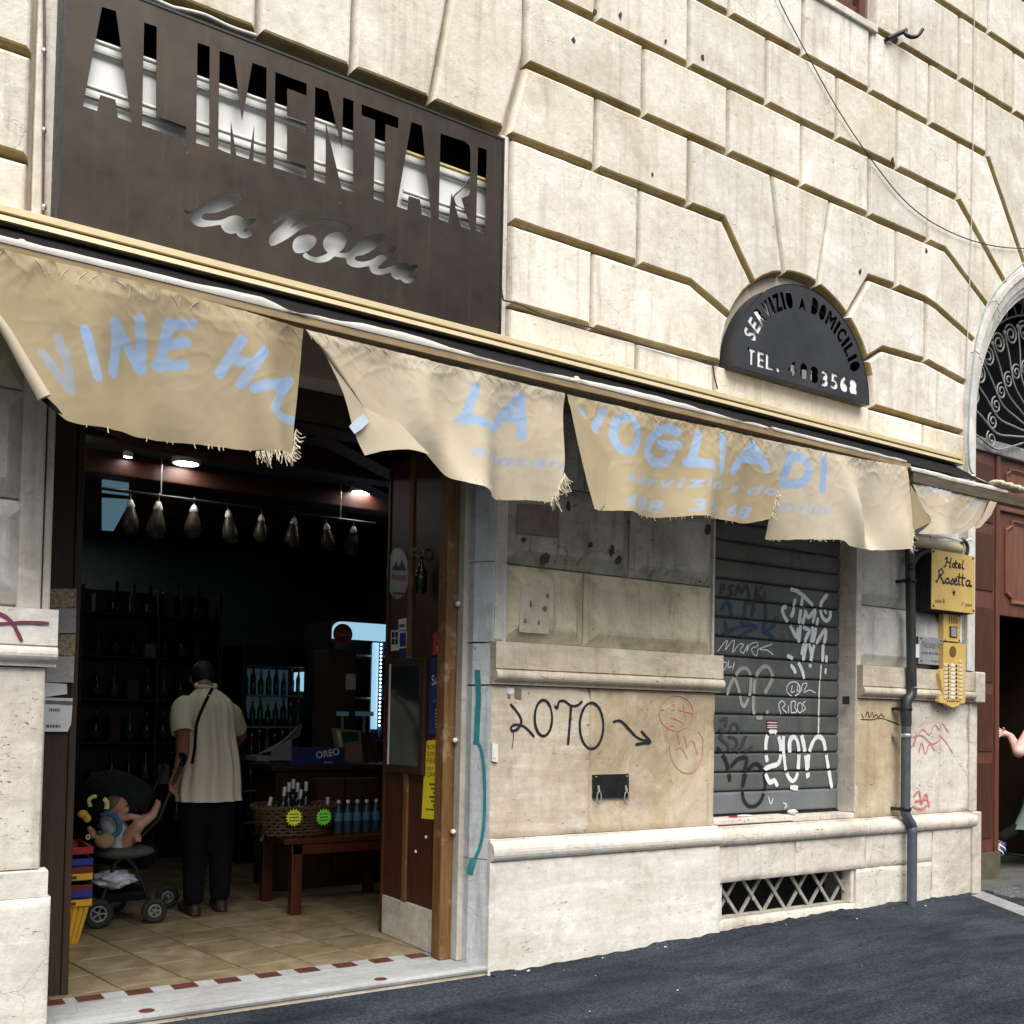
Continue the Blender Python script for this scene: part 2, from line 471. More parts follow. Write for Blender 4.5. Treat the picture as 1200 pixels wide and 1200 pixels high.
def asphalt():
    t = NT('asphalt'); co = t.coord()
    base = t.ramp(t.noise(co, 1.3, 8, .65), [(.3, (.016, .021, .028)), (.7, (.044, .053, .066))])
    st = t.ramp(t.noise(t.coord((.5, 2.0, 1), 0, (0, 0, .5)), 1.6, 8, .65, .6), [(.46, 0.), (.66, .85)])
    base = t.mix(st, base, (.007, .011, .017))
    ag = t.ramp(t.voro(co, 62), [(.05, (1.9, 1.9, 1.9)), (.30, (1.1, 1.1, 1.1)), (.75, (.62, .62, .62))])
    base = t.mix(1., base, ag, 'MULTIPLY')
    sp = t.math('MULTIPLY', t.ramp(t.voro(co, 16), [(.03, 1.), (.06, 0.)]), t.ramp(t.noise(co, 7, 2), [(.58, 0.), (.62, 1.)]))
    base = t.mix(sp, base, (.42, .40, .36))
    n1 = t.bump(t.voro(co, 95), .30, .004); n2 = t.bump(t.noise(co, 5, 6), .4, .03, n1)
    return t.done(base, .92, n2, 0, .15)
M['asphalt'] = asphalt()

def wood(name, ca, cb, rough=.45, stretch=(14, 14, .9), rnd=20, wear=0., wearc=(.4, .3, .2)):
    t = NT(name); co = t.coord(stretch, rnd)
    g = t.noise(co, 3.0, 8, .6, .8)
    base = t.ramp(g, [(.30, ca), (.7, cb)])
    if wear:
        wv = t.ramp(t.noise(t.coord((1, 1, 1), rnd), 7, 8, .7), [(.56, 0.), (.66, wear)])
        base = t.mix(wv, base, wearc)
    n = t.bump(g, .25, .004)
    return t.done(base, rough, n, 0, .4)
M['wood_red'] = wood('red_brown_wood', (.038, .012, .005), (.076, .026, .011))
M['wood_post'] = wood('worn_oak_post', (.10, .045, .012), (.21, .105, .035), .55, wear=.7, wearc=(.33, .24, .14))
M['wood_dark'] = wood('dark_brown_wood', (.022, .011, .005), (.042, .023, .011), .6)
M['mahogany'] = wood('mahogany_door', (.075, .025, .015), (.14, .052, .030), .42)
M['mahogany_l'] = wood('mahogany_panel', (.105, .037, .022), (.195, .077, .046), .42)
M['table_wood'] = wood('table_wood', (.035, .006, .002), (.07, .016, .005), .4)
M['beam'] = wood('beam_wood', (.03, .008, .005), (.06, .018, .010), .5, (1, 14, 14))

def sign_metal():
    t = NT('brown_sign_metal'); co = t.coord()
    base = t.ramp(t.noise(co, 2.0, 6), [(.3, (.030, .022, .016)), (.7, (.052, .040, .029))])
    dr = t.ramp(t.noise(t.coord((9, 9, .45)), 2.0, 7, .65), [(.55, 0.), (.75, .55)])
    base = t.mix(dr, base, (.075, .062, .043))
    rs = t.ramp(t.noise(co, 5, 8, .7), [(.60, 0.), (.72, .45)])
    base = t.mix(rs, base, (.085, .038, .018))
    drop = t.math('MULTIPLY', t.ramp(t.noise(t.coord((40, 40, 9)), 2.5, 3), [(.70, 0.), (.73, 1.)]), t.ramp(t.noise(co, 2.5, 3), [(.52, 0.), (.6, 1.)]))
    base = t.mix(drop, base, (.52, .48, .42))
    rr = t.ramp(t.noise(co, 9, 6), [(.3, .30), (.7, .48)])
    return t.done(base, rr, t.bump(t.noise(co, 3, 3), .10, .02), .55, .4)
M['sign'] = sign_metal()
M['plate'] = simple('dark_grey_plate', (.024, .026, .030), (.042, .044, .049), 3, .45, .3, .06, 30)
M['signback'] = simple('sign_back_sheet', (.62, .62, .58), (.80, .80, .76), 3, .5, .2, .15, 20, (1, 1, .5))
M['tube'] = simple('neon_tube_glass', (.62, .60, .54), (.74, .72, .66), 20, .3)
M['tube_y'] = simple('yellow_tube_glass', (.50, .40, .14), (.60, .50, .20), 20, .3)
M['white_acrylic'] = simple('white_acrylic', (.80, .81, .82), (.88, .88, .88), 5, .35)
M['grubby_acrylic'] = simple('grubby_acrylic', (.16, .14, .11), (.34, .31, .25), 6, .5)
M['black_in'] = simple('unlit_black', (.006, .006, .006), (.010, .010, .010), 5, .8)
M['black_metal'] = simple('black_metal', (.012, .012, .013), (.025, .025, .026), 12, .45, .4, .1)
M['cream_alu'] = simple('cream_aluminium', (.58, .47, .27), (.68, .57, .36), 9, .38, .15, .05, 60, (1, 6, 6))
M['brown_bar'] = simple('weathered_awning_bar', (.20, .135, .06), (.33, .235, .12), 6, .55, .1, .2, 60, (1, 8, 8))
M['dark_bar'] = simple('dark_awning_bar', (.055, .042, .026), (.12, .092, .055), 6, .6, .1, .2, 60, (1, 8, 8))
def cloth(name, ca, cb, dirt, weave=True, transl=.18, print_=False):
    t = NT(name); co = t.coord()
    base = t.ramp(t.noise(co, 1.6, 5, .55, .2), [(.3, ca), (.7, cb)])
    d = t.ramp(t.noise(t.coord((2.5, 2.5, .8)), .9, 5, .6), [(.50, 0.), (.80, .5)])
    base = t.mix(d, base, dirt)
    n1 = t.bump(t.noise(co, 30, 5, .6, .3), .07, .004)
    if weave: n1 = t.bump(t.noise(t.coord((1, 1, 1)), 420, 2), .25, .001, n1)
    if print_:
        an = t.n.new('ShaderNodeAttribute'); an.attribute_name = 'print'
        wn_ = t.ramp(t.noise(co, 16, 6, .7), [(.25, .62), (.6, .95)])
        base = t.mix(t.math('MULTIPLY', an.outputs['Fac'], wn_), base, t.ramp(t.noise(co, 5, 3), [(.3, (.26, .40, .62)), (.7, (.33, .47, .68))]))
    m_ = t.done(base, .85, n1, 0, .2)
    tr = t.n.new('ShaderNodeBsdfTranslucent'); ms = t.n.new('ShaderNodeMixShader'); ms.inputs[0].default_value = transl
    t.link(base, tr.inputs[0]); t.link(n1, tr.inputs['Normal'])
    t.link(t.b.outputs[0], ms.inputs[1]); t.link(tr.outputs[0], ms.inputs[2])
    t.link(ms.outputs[0], t.n['Material Output'].inputs[0])
    return m_
M['canvas'] = cloth('beige_canvas', (.36, .29, .17), (.47, .39, .255), (.28, .20, .095), print_=True)
M['canvas_pale'] = cloth('pale_canvas', (.49, .42, .305), (.61, .545, .425), (.35, .27, .15), print_=True)
M['canvas_white'] = cloth('bleached_canvas', (.50, .48, .43), (.62, .605, .56), (.34, .30, .23))
M['blue_ink'] = simple('faded_blue_ink', (.28, .42, .66), (.42, .55, .76), 14, .85)
M['blue_pale'] = simple('washed_blue_ink', (.40, .49, .63), (.50, .55, .60), 14, .85)
M['thread'] = simple('frayed_thread', (.55, .47, .33), (.66, .58, .44), 30, .9)
def shutter_m():
    t = NT('grey_shutter_paint'); co = t.coord()
    base = t.ramp(t.noise(co, 2.2, 7, .65), [(.3, (.085, .093, .086)), (.7, (.145, .153, .142))])
    d = t.ramp(t.noise(t.coord((9, 9, .8)), 2.2, 7), [(.52, 0.), (.75, .6)])
    base = t.mix(d, base, (.06, .062, .055))
    sc = t.ramp(t.noise(t.coord((3, 3, 40)), 3, 6), [(.66, 0.), (.72, .5)])
    base = t.mix(sc, base, (.24, .25, .24))
    return t.done(base, .5, t.bump(t.noise(co, 30, 5), .12, .003), .1, .4)
M['shutter'] = shutter_m()
M['shutter_low'] = simple('blue_grey_shutter_paint', (.13, .145, .15), (.20, .215, .22), 4, .5, .1, .1, 40)
M['spray_white'] = simple('white_spray', (.72, .74, .74), (.82, .83, .83), 20, .6)
M['spray_cream'] = simple('thin_cream_spray', (.30, .30, .26), (.38, .38, .33), 20, .7)
M['spray_black'] = simple('black_spray', (.008, .008, .009), (.018, .018, .019), 20, .45)
M['spray_grey'] = simple('thin_black_spray', (.030, .031, .031), (.045, .046, .046), 20, .6)
M['spray_blue'] = simple('navy_spray', (.012, .035, .085), (.020, .05, .12), 20, .55)
M['spray_teal'] = simple('teal_spray', (.010, .15, .16), (.022, .22, .23), 12, .55)
M['marker_pink'] = simple('pink_marker', (.52, .19, .22), (.60, .30, .28), 20, .7)
M['marker_red'] = simple('red_marker', (.50, .13, .11), (.58, .27, .22), 20, .7)
M['marker_purple'] = simple('purple_marker', (.13, .018, .05), (.2, .03, .08), 20, .6)
M['rust_lattice'] = simple('weathered_lattice_paint', (.25, .23, .19), (.40, .385, .34), 25, .7, .1, .25, 80)
M['pipe'] = simple('dark_green_pipe', (.018, .024, .022), (.045, .055, .050), 8, .45, .2, .1, 40, (1, 1, .4))
M['pipe_blue'] = simple('blue_grey_pipe', (.045, .062, .082), (.085, .105, .13), 10, .5, .1, .15, 60)
M['brass'] = simple('brass_plate', (.70, .46, .12), (.82, .58, .20), 7, .34, .3, .03, 50)
M['brass_dark'] = simple('dark_brass', (.18, .10, .02), (.25, .15, .04), 20, .5, .5)  # darker brass for speakers, slots and lettering
M['button'] = simple('bell_button', (.70, .58, .36), (.80, .70, .48), 20, .35, .2)
M['steel'] = simple('grey_steel', (.36, .37, .38), (.50, .50, .50), 9, .35, .5)
M['ink'] = simple('black_ink', (.010, .010, .010), (.016, .016, .016), 20, .5)
M['ink_grey'] = simple('grey_ink', (.10, .09, .09), (.16, .14, .14), 20, .6)
M['iron'] = simple('old_grey_iron', (.20, .20, .185), (.33, .33, .31), 30, .6, .2, .2, 90)
M['teal_cable'] = simple('teal_cable', (.17, .27, .29), (.27, .36, .38), 10, .5)
M['cable'] = simple('dark_cable', (.02, .02, .02), (.04, .04, .04), 10, .5)
M['cable_pale'] = simple('pale_cable', (.42, .40, .36), (.55, .53, .48), 10, .6)
M['cable_brown'] = simple('brown_cable', (.09, .05, .03), (.14, .08, .05), 10, .5)
M['white_plastic'] = simple('white_plastic', (.66, .66, .62), (.76, .76, .72), 9, .4)
M['paper'] = simple('white_paper', (.62, .63, .64), (.74, .75, .75), 9, .7)
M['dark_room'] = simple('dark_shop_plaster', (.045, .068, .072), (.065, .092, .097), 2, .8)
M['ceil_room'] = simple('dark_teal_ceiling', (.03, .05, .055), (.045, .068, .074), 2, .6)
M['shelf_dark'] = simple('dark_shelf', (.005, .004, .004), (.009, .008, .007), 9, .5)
def tile_m():
    t = NT('sandy_floor_tile'); co = t.coord((1, 1, 1), 30)
    base = t.ramp(t.noise(co, 4, 8, .65, .6), [(.28, (.15, .11, .055)), (.5, (.26, .205, .12)), (.72, (.38, .32, .22))])
    base = t.mix(1., base, t.ramp(t.oi.outputs['Random'], [(0, .82), (1, 1.1)]), 'MULTIPLY')
    return t.done(base, t.ramp(t.noise(co, 8, 5), [(.3, .32), (.7, .5)]), t.bump(t.noise(co, 14, 5), .08, .004), 0, .45)
M['tile'] = tile_m()
M['tile_red'] = simple('terracotta_inset', (.070, .022, .014), (.12, .040, .025), 12, .5, rnd=20)
M['grout'] = simple('dark_grout', (.035, .026, .018), (.06, .048, .034), 20, .9)
M['skin_tan'] = simple('tanned_skin', (.24, .105, .055), (.32, .15, .085), 12, .5)
M['skin'] = simple('light_skin', (.40, .205, .14), (.47, .26, .19), 9, .5)
M['skin_pink'] = simple('flushed_skin', (.56, .33, .27), (.66, .43, .37), 9, .5)
M['hair'] = simple('dark_hair', (.005, .004, .004), (.012, .010, .008), 40, .6)
M['linen'] = cloth('cream_linen', (.66, .61, .46), (.76, .71, .57), (.56, .49, .33), True, .08)
M['black_cloth'] = simple('black_cloth', (.0035, .0035, .004), (.007, .007, .008), 20, .95, spec=.15)
M['dark_cloth'] = simple('dark_grey_cloth', (.009, .012, .013), (.016, .020, .021), 20, .95, spec=.2, bump=.2, bscale=120)
M['grey_cloth'] = simple('felt_grey_cloth', (.05, .055, .05), (.075, .08, .075), 30, .9, bump=.2, bscale=200)
M['green_cloth'] = simple('grey_green_cloth', (.10, .14, .115), (.15, .20, .165), 9, .85, bump=.3, bscale=25)
M['denim'] = simple('pale_blue_cloth', (.30, .34, .42), (.55, .58, .64), 9, .85, bump=.3, bscale=20)
M['blue_cloth'] = simple('blue_harness_cloth', (.02, .09, .17), (.04, .13, .23), 9, .8)
M['plush_tan'] = simple('tan_plush', (.28, .17, .08), (.38, .25, .13), 25, .95, bump=.5, bscale=160)
M['plush_yellow'] = simple('yellow_plush', (.60, .42, .03), (.70, .52, .06), 25, .9, bump=.4, bscale=160)
M['plush_lime'] = simple('lime_plush', (.55, .60, .16), (.65, .70, .28), 25, .9)
M['red_plastic'] = simple('red_plastic', (.30, .012, .012), (.38, .02, .02), 9, .4)
M['maroon_plastic'] = simple('maroon_plastic', (.10, .012, .010), (.15, .02, .016), 9, .4)
M['blue_plastic'] = simple('blue_plastic', (.012, .02, .22), (.02, .03, .30), 9, .4)
M['yellow_plastic'] = simple('yellow_plastic', (.62, .34, .02), (.72, .44, .04), 9, .4)
M['yellow_print'] = simple('yellow_poster', (.78, .62, .015), (.84, .70, .03), 9, .6)
M['neon_yellow'] = simple('fluorescent_yellow_card', (.80, .85, .03), (.86, .90, .06), 9, .7)
M['neon_green'] = simple('fluorescent_green_card', (.20, .80, .04), (.28, .86, .08), 9, .7)
M['navy_print'] = simple('navy_poster', (.015, .025, .11), (.025, .04, .16), 9, .6)
M['red_print'] = simple('red_print', (.42, .02, .03), (.50, .03, .05), 9, .6)
M['wicker'] = simple('wicker_cane', (.05, .024, .010), (.11, .06, .026), 60, .6, bump=.3, bscale=90)
M['bottle_dark'] = simple('dark_bottle_glass', (.006, .008, .006), (.012, .016, .010), 9, .12)
M['bottle_green'] = simple('green_bottle_glass', (.01, .06, .02), (.02, .10, .03), 9, .15)
M['capsule_m'] = simple('silver_capsule', (.50, .50, .50), (.62, .62, .62), 9, .35, .3)
M['water'] = simple('pale_blue_bottle', (.02, .05, .065), (.04, .08, .10), 9, .12)
M['water_label'] = simple('blue_label', (.04, .16, .23), (.07, .22, .30), 9, .5)
M['tread'] = simple('rubber_tyre', (.012, .012, .012), (.02, .02, .02), 20, .8)
M['rim'] = simple('grey_rim', (.14, .14, .14), (.22, .22, .22), 9, .4)
M['cardboard'] = simple('white_carton', (.16, .17, .16), (.22, .23, .22), 9, .7)
M['brown_box'] = simple('brown_carton', (.035, .014, .006), (.055, .026, .012), 9, .7)
M['glow_lamp'] = emitter('ceiling_lamp_glow', (1, .97, .92), 20)
M['glow_fridge'] = emitter('fridge_light', (.42, .72, .95), .34)
M['glow_fridge_dim'] = emitter('dim_fridge_light', (.20, .38, .50), .02)
M['glow_led'] = emitter('led_strip', (.8, .95, 1.0), 1.2)
M['glow_window'] = emitter('rear_window_daylight', (.25, .48, .62), .10)
t_ = NT('mirror_glass'); M['mirror'] = t_.done((.16, .19, .19), .08, None, .9)
t_ = NT('window_glass'); M['glass'] = t_.done((.004, .005, .006), .3, None, 0., .03)
# ------------------------------------------------------------------ ground
def ground_z(x):
    t = min(1, max(0, (x-3.0)/3.2)); return .08*t*t*(3-2*t)
g = MB(); gx = [-40, -20, -10, -5, -2]+[-1+.25*i for i in range(45)]+[12, 15, 20, 40, 60]
gy = [-60, -40, -25, -15, -10, -7, -5, -4, -3, -2.2, -1.6, -1.2, -.9, -.6, -.4, -.2, -.08, .06]
vs_ = []
for y in gy:
    for x in gx:
        k = 1 if y > -4 else max(0, 1-(-4-y)/6)
        z = ground_z(x)*k + (.012*mnoise.noise((x*.7, y*.9, 3.))+.004*mnoise.noise((x*3, y*3, 1.)) if -6 < y < -.1 and -2 < x < 12 else 0)
        vs_.append((x, y, z-.002))
n_ = len(gx)
g.add(vs_, [(j*n_+i, j*n_+i+1, (j+1)*n_+i+1, (j+1)*n_+i) for j in range(len(gy)-1) for i in range(n_-1)], 0, True)
tag(g.build('pavement', M['asphalt']), kind='structure')

# ------------------------------------------------------------------ the building
BLD = thing('palazzo', 'cream rusticated stone palazzo front with chamfered blocks and graffiti on its base', 'building', (5, .3, 0))
YJ = .068                                   # joint plane
def block(poly, matl, yf=0.0, ch=.029, name='stone_block', yj=YJ, parent=BLD, gap=.004, jit=True, lip=.030):
    poly = ccw(poly); mb = MB(); res_ = []
    for i in range(len(poly)):
        a, b = poly[i], poly[(i+1) % len(poly)]; k = max(1, int(math.hypot(b[0]-a[0], b[1]-a[1])/.07))
        res_ += [(a[0]+(b[0]-a[0])*t/k, a[1]+(b[1]-a[1])*t/k) for t in range(k)]
    poly = res_; sd_ = random.uniform(0, 50)
    if jit: yf += random.uniform(-.003, .003)
    rings = [(gap-.001, yj), (gap+ch*.16, yf+lip*1.15), (gap+ch*.36, yf+lip*.5), (gap+ch*.62, yf+lip*.14), (gap+ch, yf)]
    n = len(poly); vs = []
    for d, y in rings:
        op = offset_poly(poly, d); op2 = offset_poly(poly, d+.010)
        for p, p2 in zip(op, op2):
            w = .35*mnoise.noise((p[0]*7, p[1]*7, sd_))+.35*max(0, mnoise.noise((p[0]*17, p[1]*17, sd_+9))) if jit else 0
            vs.append((p[0]+(p2[0]-p[0])*w, y, p[1]+(p2[1]-p[1])*w))
    fs = []; mi = []
    for r in range(len(rings)-1):
        for i in range(n):
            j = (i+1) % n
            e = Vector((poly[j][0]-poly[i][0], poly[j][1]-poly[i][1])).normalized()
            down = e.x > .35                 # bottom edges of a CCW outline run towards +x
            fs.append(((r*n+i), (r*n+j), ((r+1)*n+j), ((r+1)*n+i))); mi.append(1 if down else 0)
    b0 = len(mb.v); mb.v += vs
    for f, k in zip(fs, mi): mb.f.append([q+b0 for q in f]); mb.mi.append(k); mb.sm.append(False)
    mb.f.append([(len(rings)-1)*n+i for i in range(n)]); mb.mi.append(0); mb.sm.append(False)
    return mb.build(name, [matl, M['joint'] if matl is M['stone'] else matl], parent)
def rect(x0, x1, z0, z1): return [(x0, z0), (x1, z0), (x1, z1), (x0, z1)]
def snap(c, r, p):
    d = Vector((p[0]-c[0], p[1]-c[1])).normalized(); return (c[0]+d.x*r, c[1]+d.y*r)
def arcp(c, r, p, q, n=5):
    a = math.atan2(p[1]-c[1], p[0]-c[0]); b = math.atan2(q[1]-c[1], q[0]-c[0])
    return [(c[0]+r*math.cos(a+(b-a)*i/n), c[1]+r*math.sin(a+(b-a)*i/n)) for i in range(n+1)]
ZL = [3.30, 3.77, 4.25, 4.745, 5.20, 5.66, 6.14, 6.64, 7.18, 7.68, 8.18]
S_ = M['stone']
def course(k, xs):
    for a, b in zip(xs[:-1], xs[1:]): block(rect(a, b, ZL[k], ZL[k+1]), S_)
LC = (5.586, 3.775); LR = .775              # lunette over the shutter
DC = (9.10, 3.90); DR = 1.575                # portal arch
# course 0..2 left of the lunette, and its voussoirs
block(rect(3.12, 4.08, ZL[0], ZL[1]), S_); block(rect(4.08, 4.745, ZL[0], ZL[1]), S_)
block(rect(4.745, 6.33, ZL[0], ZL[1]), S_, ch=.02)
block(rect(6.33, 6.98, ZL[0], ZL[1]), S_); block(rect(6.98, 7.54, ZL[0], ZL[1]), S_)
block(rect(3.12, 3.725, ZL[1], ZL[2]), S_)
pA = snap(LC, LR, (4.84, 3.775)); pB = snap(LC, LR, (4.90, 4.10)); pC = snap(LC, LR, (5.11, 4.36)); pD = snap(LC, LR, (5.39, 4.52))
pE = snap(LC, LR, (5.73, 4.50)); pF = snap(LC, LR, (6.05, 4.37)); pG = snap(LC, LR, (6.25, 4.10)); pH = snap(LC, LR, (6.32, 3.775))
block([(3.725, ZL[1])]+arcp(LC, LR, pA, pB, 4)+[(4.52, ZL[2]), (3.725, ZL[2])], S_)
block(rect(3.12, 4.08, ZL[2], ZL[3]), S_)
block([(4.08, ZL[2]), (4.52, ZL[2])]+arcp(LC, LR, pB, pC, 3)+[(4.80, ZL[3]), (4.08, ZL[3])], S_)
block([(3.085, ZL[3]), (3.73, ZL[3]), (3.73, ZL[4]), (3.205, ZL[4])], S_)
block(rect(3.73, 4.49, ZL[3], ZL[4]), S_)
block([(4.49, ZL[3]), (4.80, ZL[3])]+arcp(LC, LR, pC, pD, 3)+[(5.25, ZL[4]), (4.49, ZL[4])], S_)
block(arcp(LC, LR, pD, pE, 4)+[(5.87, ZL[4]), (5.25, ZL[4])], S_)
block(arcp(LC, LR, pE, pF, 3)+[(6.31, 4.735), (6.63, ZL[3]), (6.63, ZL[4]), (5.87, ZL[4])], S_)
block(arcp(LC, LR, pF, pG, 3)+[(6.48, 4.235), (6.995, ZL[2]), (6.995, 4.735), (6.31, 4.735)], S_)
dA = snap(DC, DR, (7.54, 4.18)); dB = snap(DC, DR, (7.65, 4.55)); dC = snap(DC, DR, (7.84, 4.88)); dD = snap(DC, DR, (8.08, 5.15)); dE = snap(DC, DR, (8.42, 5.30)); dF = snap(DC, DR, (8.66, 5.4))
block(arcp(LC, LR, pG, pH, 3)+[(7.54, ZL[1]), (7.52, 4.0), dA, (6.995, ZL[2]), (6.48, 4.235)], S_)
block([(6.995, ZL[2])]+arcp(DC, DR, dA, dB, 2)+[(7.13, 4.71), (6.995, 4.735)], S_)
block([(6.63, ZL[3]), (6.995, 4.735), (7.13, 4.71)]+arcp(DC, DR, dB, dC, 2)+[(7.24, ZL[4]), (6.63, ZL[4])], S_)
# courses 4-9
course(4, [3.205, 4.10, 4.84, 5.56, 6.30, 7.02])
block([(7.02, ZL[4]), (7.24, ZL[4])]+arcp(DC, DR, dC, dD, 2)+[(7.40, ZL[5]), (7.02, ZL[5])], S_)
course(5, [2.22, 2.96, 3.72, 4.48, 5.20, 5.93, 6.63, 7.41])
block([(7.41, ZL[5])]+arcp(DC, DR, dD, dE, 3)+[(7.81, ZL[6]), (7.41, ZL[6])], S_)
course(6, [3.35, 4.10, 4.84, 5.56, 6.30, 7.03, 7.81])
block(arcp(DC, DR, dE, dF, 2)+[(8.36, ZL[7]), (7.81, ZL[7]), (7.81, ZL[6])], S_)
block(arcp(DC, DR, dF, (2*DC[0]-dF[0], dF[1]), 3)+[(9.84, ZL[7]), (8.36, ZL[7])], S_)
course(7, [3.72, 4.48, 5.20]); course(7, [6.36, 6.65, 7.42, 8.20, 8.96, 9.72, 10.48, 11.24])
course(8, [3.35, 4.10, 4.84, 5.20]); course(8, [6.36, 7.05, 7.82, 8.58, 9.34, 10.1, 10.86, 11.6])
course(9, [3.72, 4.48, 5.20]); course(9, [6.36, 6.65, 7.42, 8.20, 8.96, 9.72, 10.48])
# flat arch over the shop sign
fa = [(.62, .50), (1.12, 1.05), (1.627, 1.62), (2.13, 2.145), (2.594, 2.745), (3.078, 3.20)]
for (b0, t0), (b1, t1) in zip(fa[:-1], fa[1:]):
    r1 = [(b1, 4.765), (t1, 5.25), (t1, ZL[5])] if b1 > 3 else [(b1, 4.765), (t1, ZL[5])]
    block([(b0, 4.765)]+r1+[(t0, ZL[5])], S_)
# left pier, upper courses
for k in (0, 1, 2): 
    zs = [(3.30, 3.81), (3.81, 4.28), (4.28, 4.745)][k]
    block(rect(-.5+.2*(k % 2), .635, *zs), S_); block(rect(-1.5+.2*(k % 2), -.5+.2*(k % 2), *zs), S_)
course(3, [-1.5, -.7, .05, .56]); course(4, [-1.5, -.3, .53]); course(5, [-1.4, -.6, .1, .8, 1.5, 2.22]); course(6, [-1.4, -.3, .4, 1.1, 1.85, 2.6, 3.35])
# beyond the portal
for k in range(0, 7):
    x0 = DC[0]+math.sqrt(max(.05, (DR+.03)**2-max(0, ZL[k]-DC[1])**2)) if ZL[k] < DC[1]+DR else 9.62
    course(k, [x0, 11.2-.3*(k % 2), 12.2])
# wall core behind the blocks (openings left free)
core = MB()
def cb(x0, x1, z0, z1, y0=YJ, y1=.42): core.box((x0, y0, z0), (x1, y1, z1))
cb(-1.6, .775, 0, 4.77); cb(2.975+.08, 4.79, 0.0, 3.30); cb(6.24, 7.52, 0, 3.30)
cb(3.06, 7.50, 3.30, 5.40, YJ, .40); cb(-1.6, 7.50, 5.40, 6.64); cb(-1.6, 3.06, 4.79, 5.40); cb(7.5, 12.2, 5.61, 6.64); cb(-1.6, 5.215, 6.64, 8.2); cb(6.345, 11.9, 6.64, 8.2)
cb(5.215, 6.345, 8.0, 8.2); cb(10.68, 12.2, 0, 5.40)
cb(4.79, 6.24, 2.86, 3.30); cb(4.79, 6.24, .38, .74, .05, .42)
cb(.775, 3.06, 3.16, 3.58, .10, .42)
#ap = [(7.50, 5.40), (7.50, 3.3)]+arcp(DC, 1.30, (7.60, 3.95), (8.90, 5.25), 10)+arcp(DC, 1.30, (8.9, 5.25), (10.2, 3.95), 10)[1:]+[(10.36, 3.3), (10.36, 5.40)]
core.prism([(7.50, 3.3), (7.58, 3.3)]+arcp(DC, 1.52, (7.58, 3.90), (9.10, 5.42), 10)+[(9.10, 5.60), (7.50, 5.60)], YJ+.002, .35)
core.prism([(10.70, 3.3), (10.62, 3.3)]+arcp(DC, 1.52, (10.62, 3.90), (9.10, 5.42), 10)+[(9.10, 5.60), (10.70, 5.60)], YJ+.002, .35)
core.build('wall_core', M['backing'], BLD)
# window over the first course
wp = MB(); wp.box((5.26, .20, 6.76), (6.20, .22, 8.0))
w_ = wp.build('window', M['black_in'], BLD)
fr = MB(); fr.box((5.22, .06, 6.66), (6.34, .09, 6.72)); fr.box((6.20, .03, 6.70), (6.27, .19, 8.0)); fr.box((5.22, .03, 6.70), (5.27, .19, 8.0)); fr.box((5.27, .05, 6.70), (6.20, .18, 6.77))
fr.build('window_frame', M['mahogany'], w_)
for k in range(10):
    s = MB(); s.bbox((5.28, .08, 6.80+.07*k), (6.19, .13, 6.85+.07*k), .006); s.build('shutter_slat', M['dark_bar'], w_)
sl = MB(); sl.bbox((5.2, -.02, 6.60), (6.36, .2, 6.655), .008); sl.build('window_sill', M['stone'], BLD)

# ------------------------------------------------------------------ lower storey: piers with bossed blocks
def boss(x0, x1, z0, z1, matl, **k):
    poly = rect(x0, x1, z0, z1); mb = MB(); vs = []; yf = random.uniform(-.003, .003)
    rr = [(.002, .066), (.006, .048), (.012, .044), (.070, .008), (.082, .002), (.10, yf)]
    for d, y in rr: vs += [(p[0], y, p[1]) for p in offset_poly(poly, d)]
    mb.add(vs, [(r*4+i, r*4+(i+1) % 4, (r+1)*4+(i+1) % 4, (r+1)*4+i) for r in range(len(rr)-1) for i in range(4)]+[[20, 21, 22, 23]])
    return mb.build('stone_block', matl, BLD)
ZB = [1.855, 2.303, 2.79, 3.30]
boss(3.14, 3.726, ZB[0], ZB[1], M['boss']); boss(3.726, 4.785, ZB[0], ZB[1], M['boss'])
boss(3.14, 4.075, ZB[1], ZB[2], M['bossgrey']); boss(4.075, 4.785, ZB[1], ZB[2], M['bossgrey'])
boss(3.14, 3.726, ZB[2], ZB[3], M['bossgrey']); boss(3.726, 4.785, ZB[2], ZB[3], M['bossgrey'])
boss(6.21, 6.93, ZB[0], ZB[1], M['bosswhite']); boss(6.93, 7.53, ZB[0], ZB[1], M['bosswhite'])
boss(6.21, 6.93, ZB[1], ZB[2], M['bosswhite']); boss(6.93, 7.53, ZB[1], ZB[2], M['bosswhite'])
boss(6.21, 7.53, ZB[2], ZB[3], M['bosswhite'])
boss(-.35, .685, 1.875, 2.336, M['bosswhite']); boss(-.35, .665, 2.336, 2.815, M['bosswhite']); boss(-.35, .65, 2.815, 3.30, M['boss'])
boss(-1.5, -.35, 1.875, 2.336, M['bosswhite']); boss(-1.5, -.35, 2.336, 2.815, M['bosswhite']); boss(-1.5, -.35, 2.815, 3.30, M['boss'])
for k in range(3): boss(10.72, 12.2, ZB[k], ZB[k+1], M['bosswhite'])
# plain strips beside the openings
st = MB(); st.bbox((.64, .012, 1.86), (.735, .30, 3.32), .01); st.bbox((.742, .030, 1.86), (.775, .30, 3.32), .008); st.build('jamb_strip', M['jamb'], BLD)
st = MB(); st.bbox((.645, .02, 3.58), (.735, .30, 4.76), .01); st.build('jamb_strip', M['stone'], BLD)
st = MB(); st.bbox((3.063, .02, 3.33), (3.118, .30, 4.75), .01); st.build('jamb_strip', M['stone'], BLD)
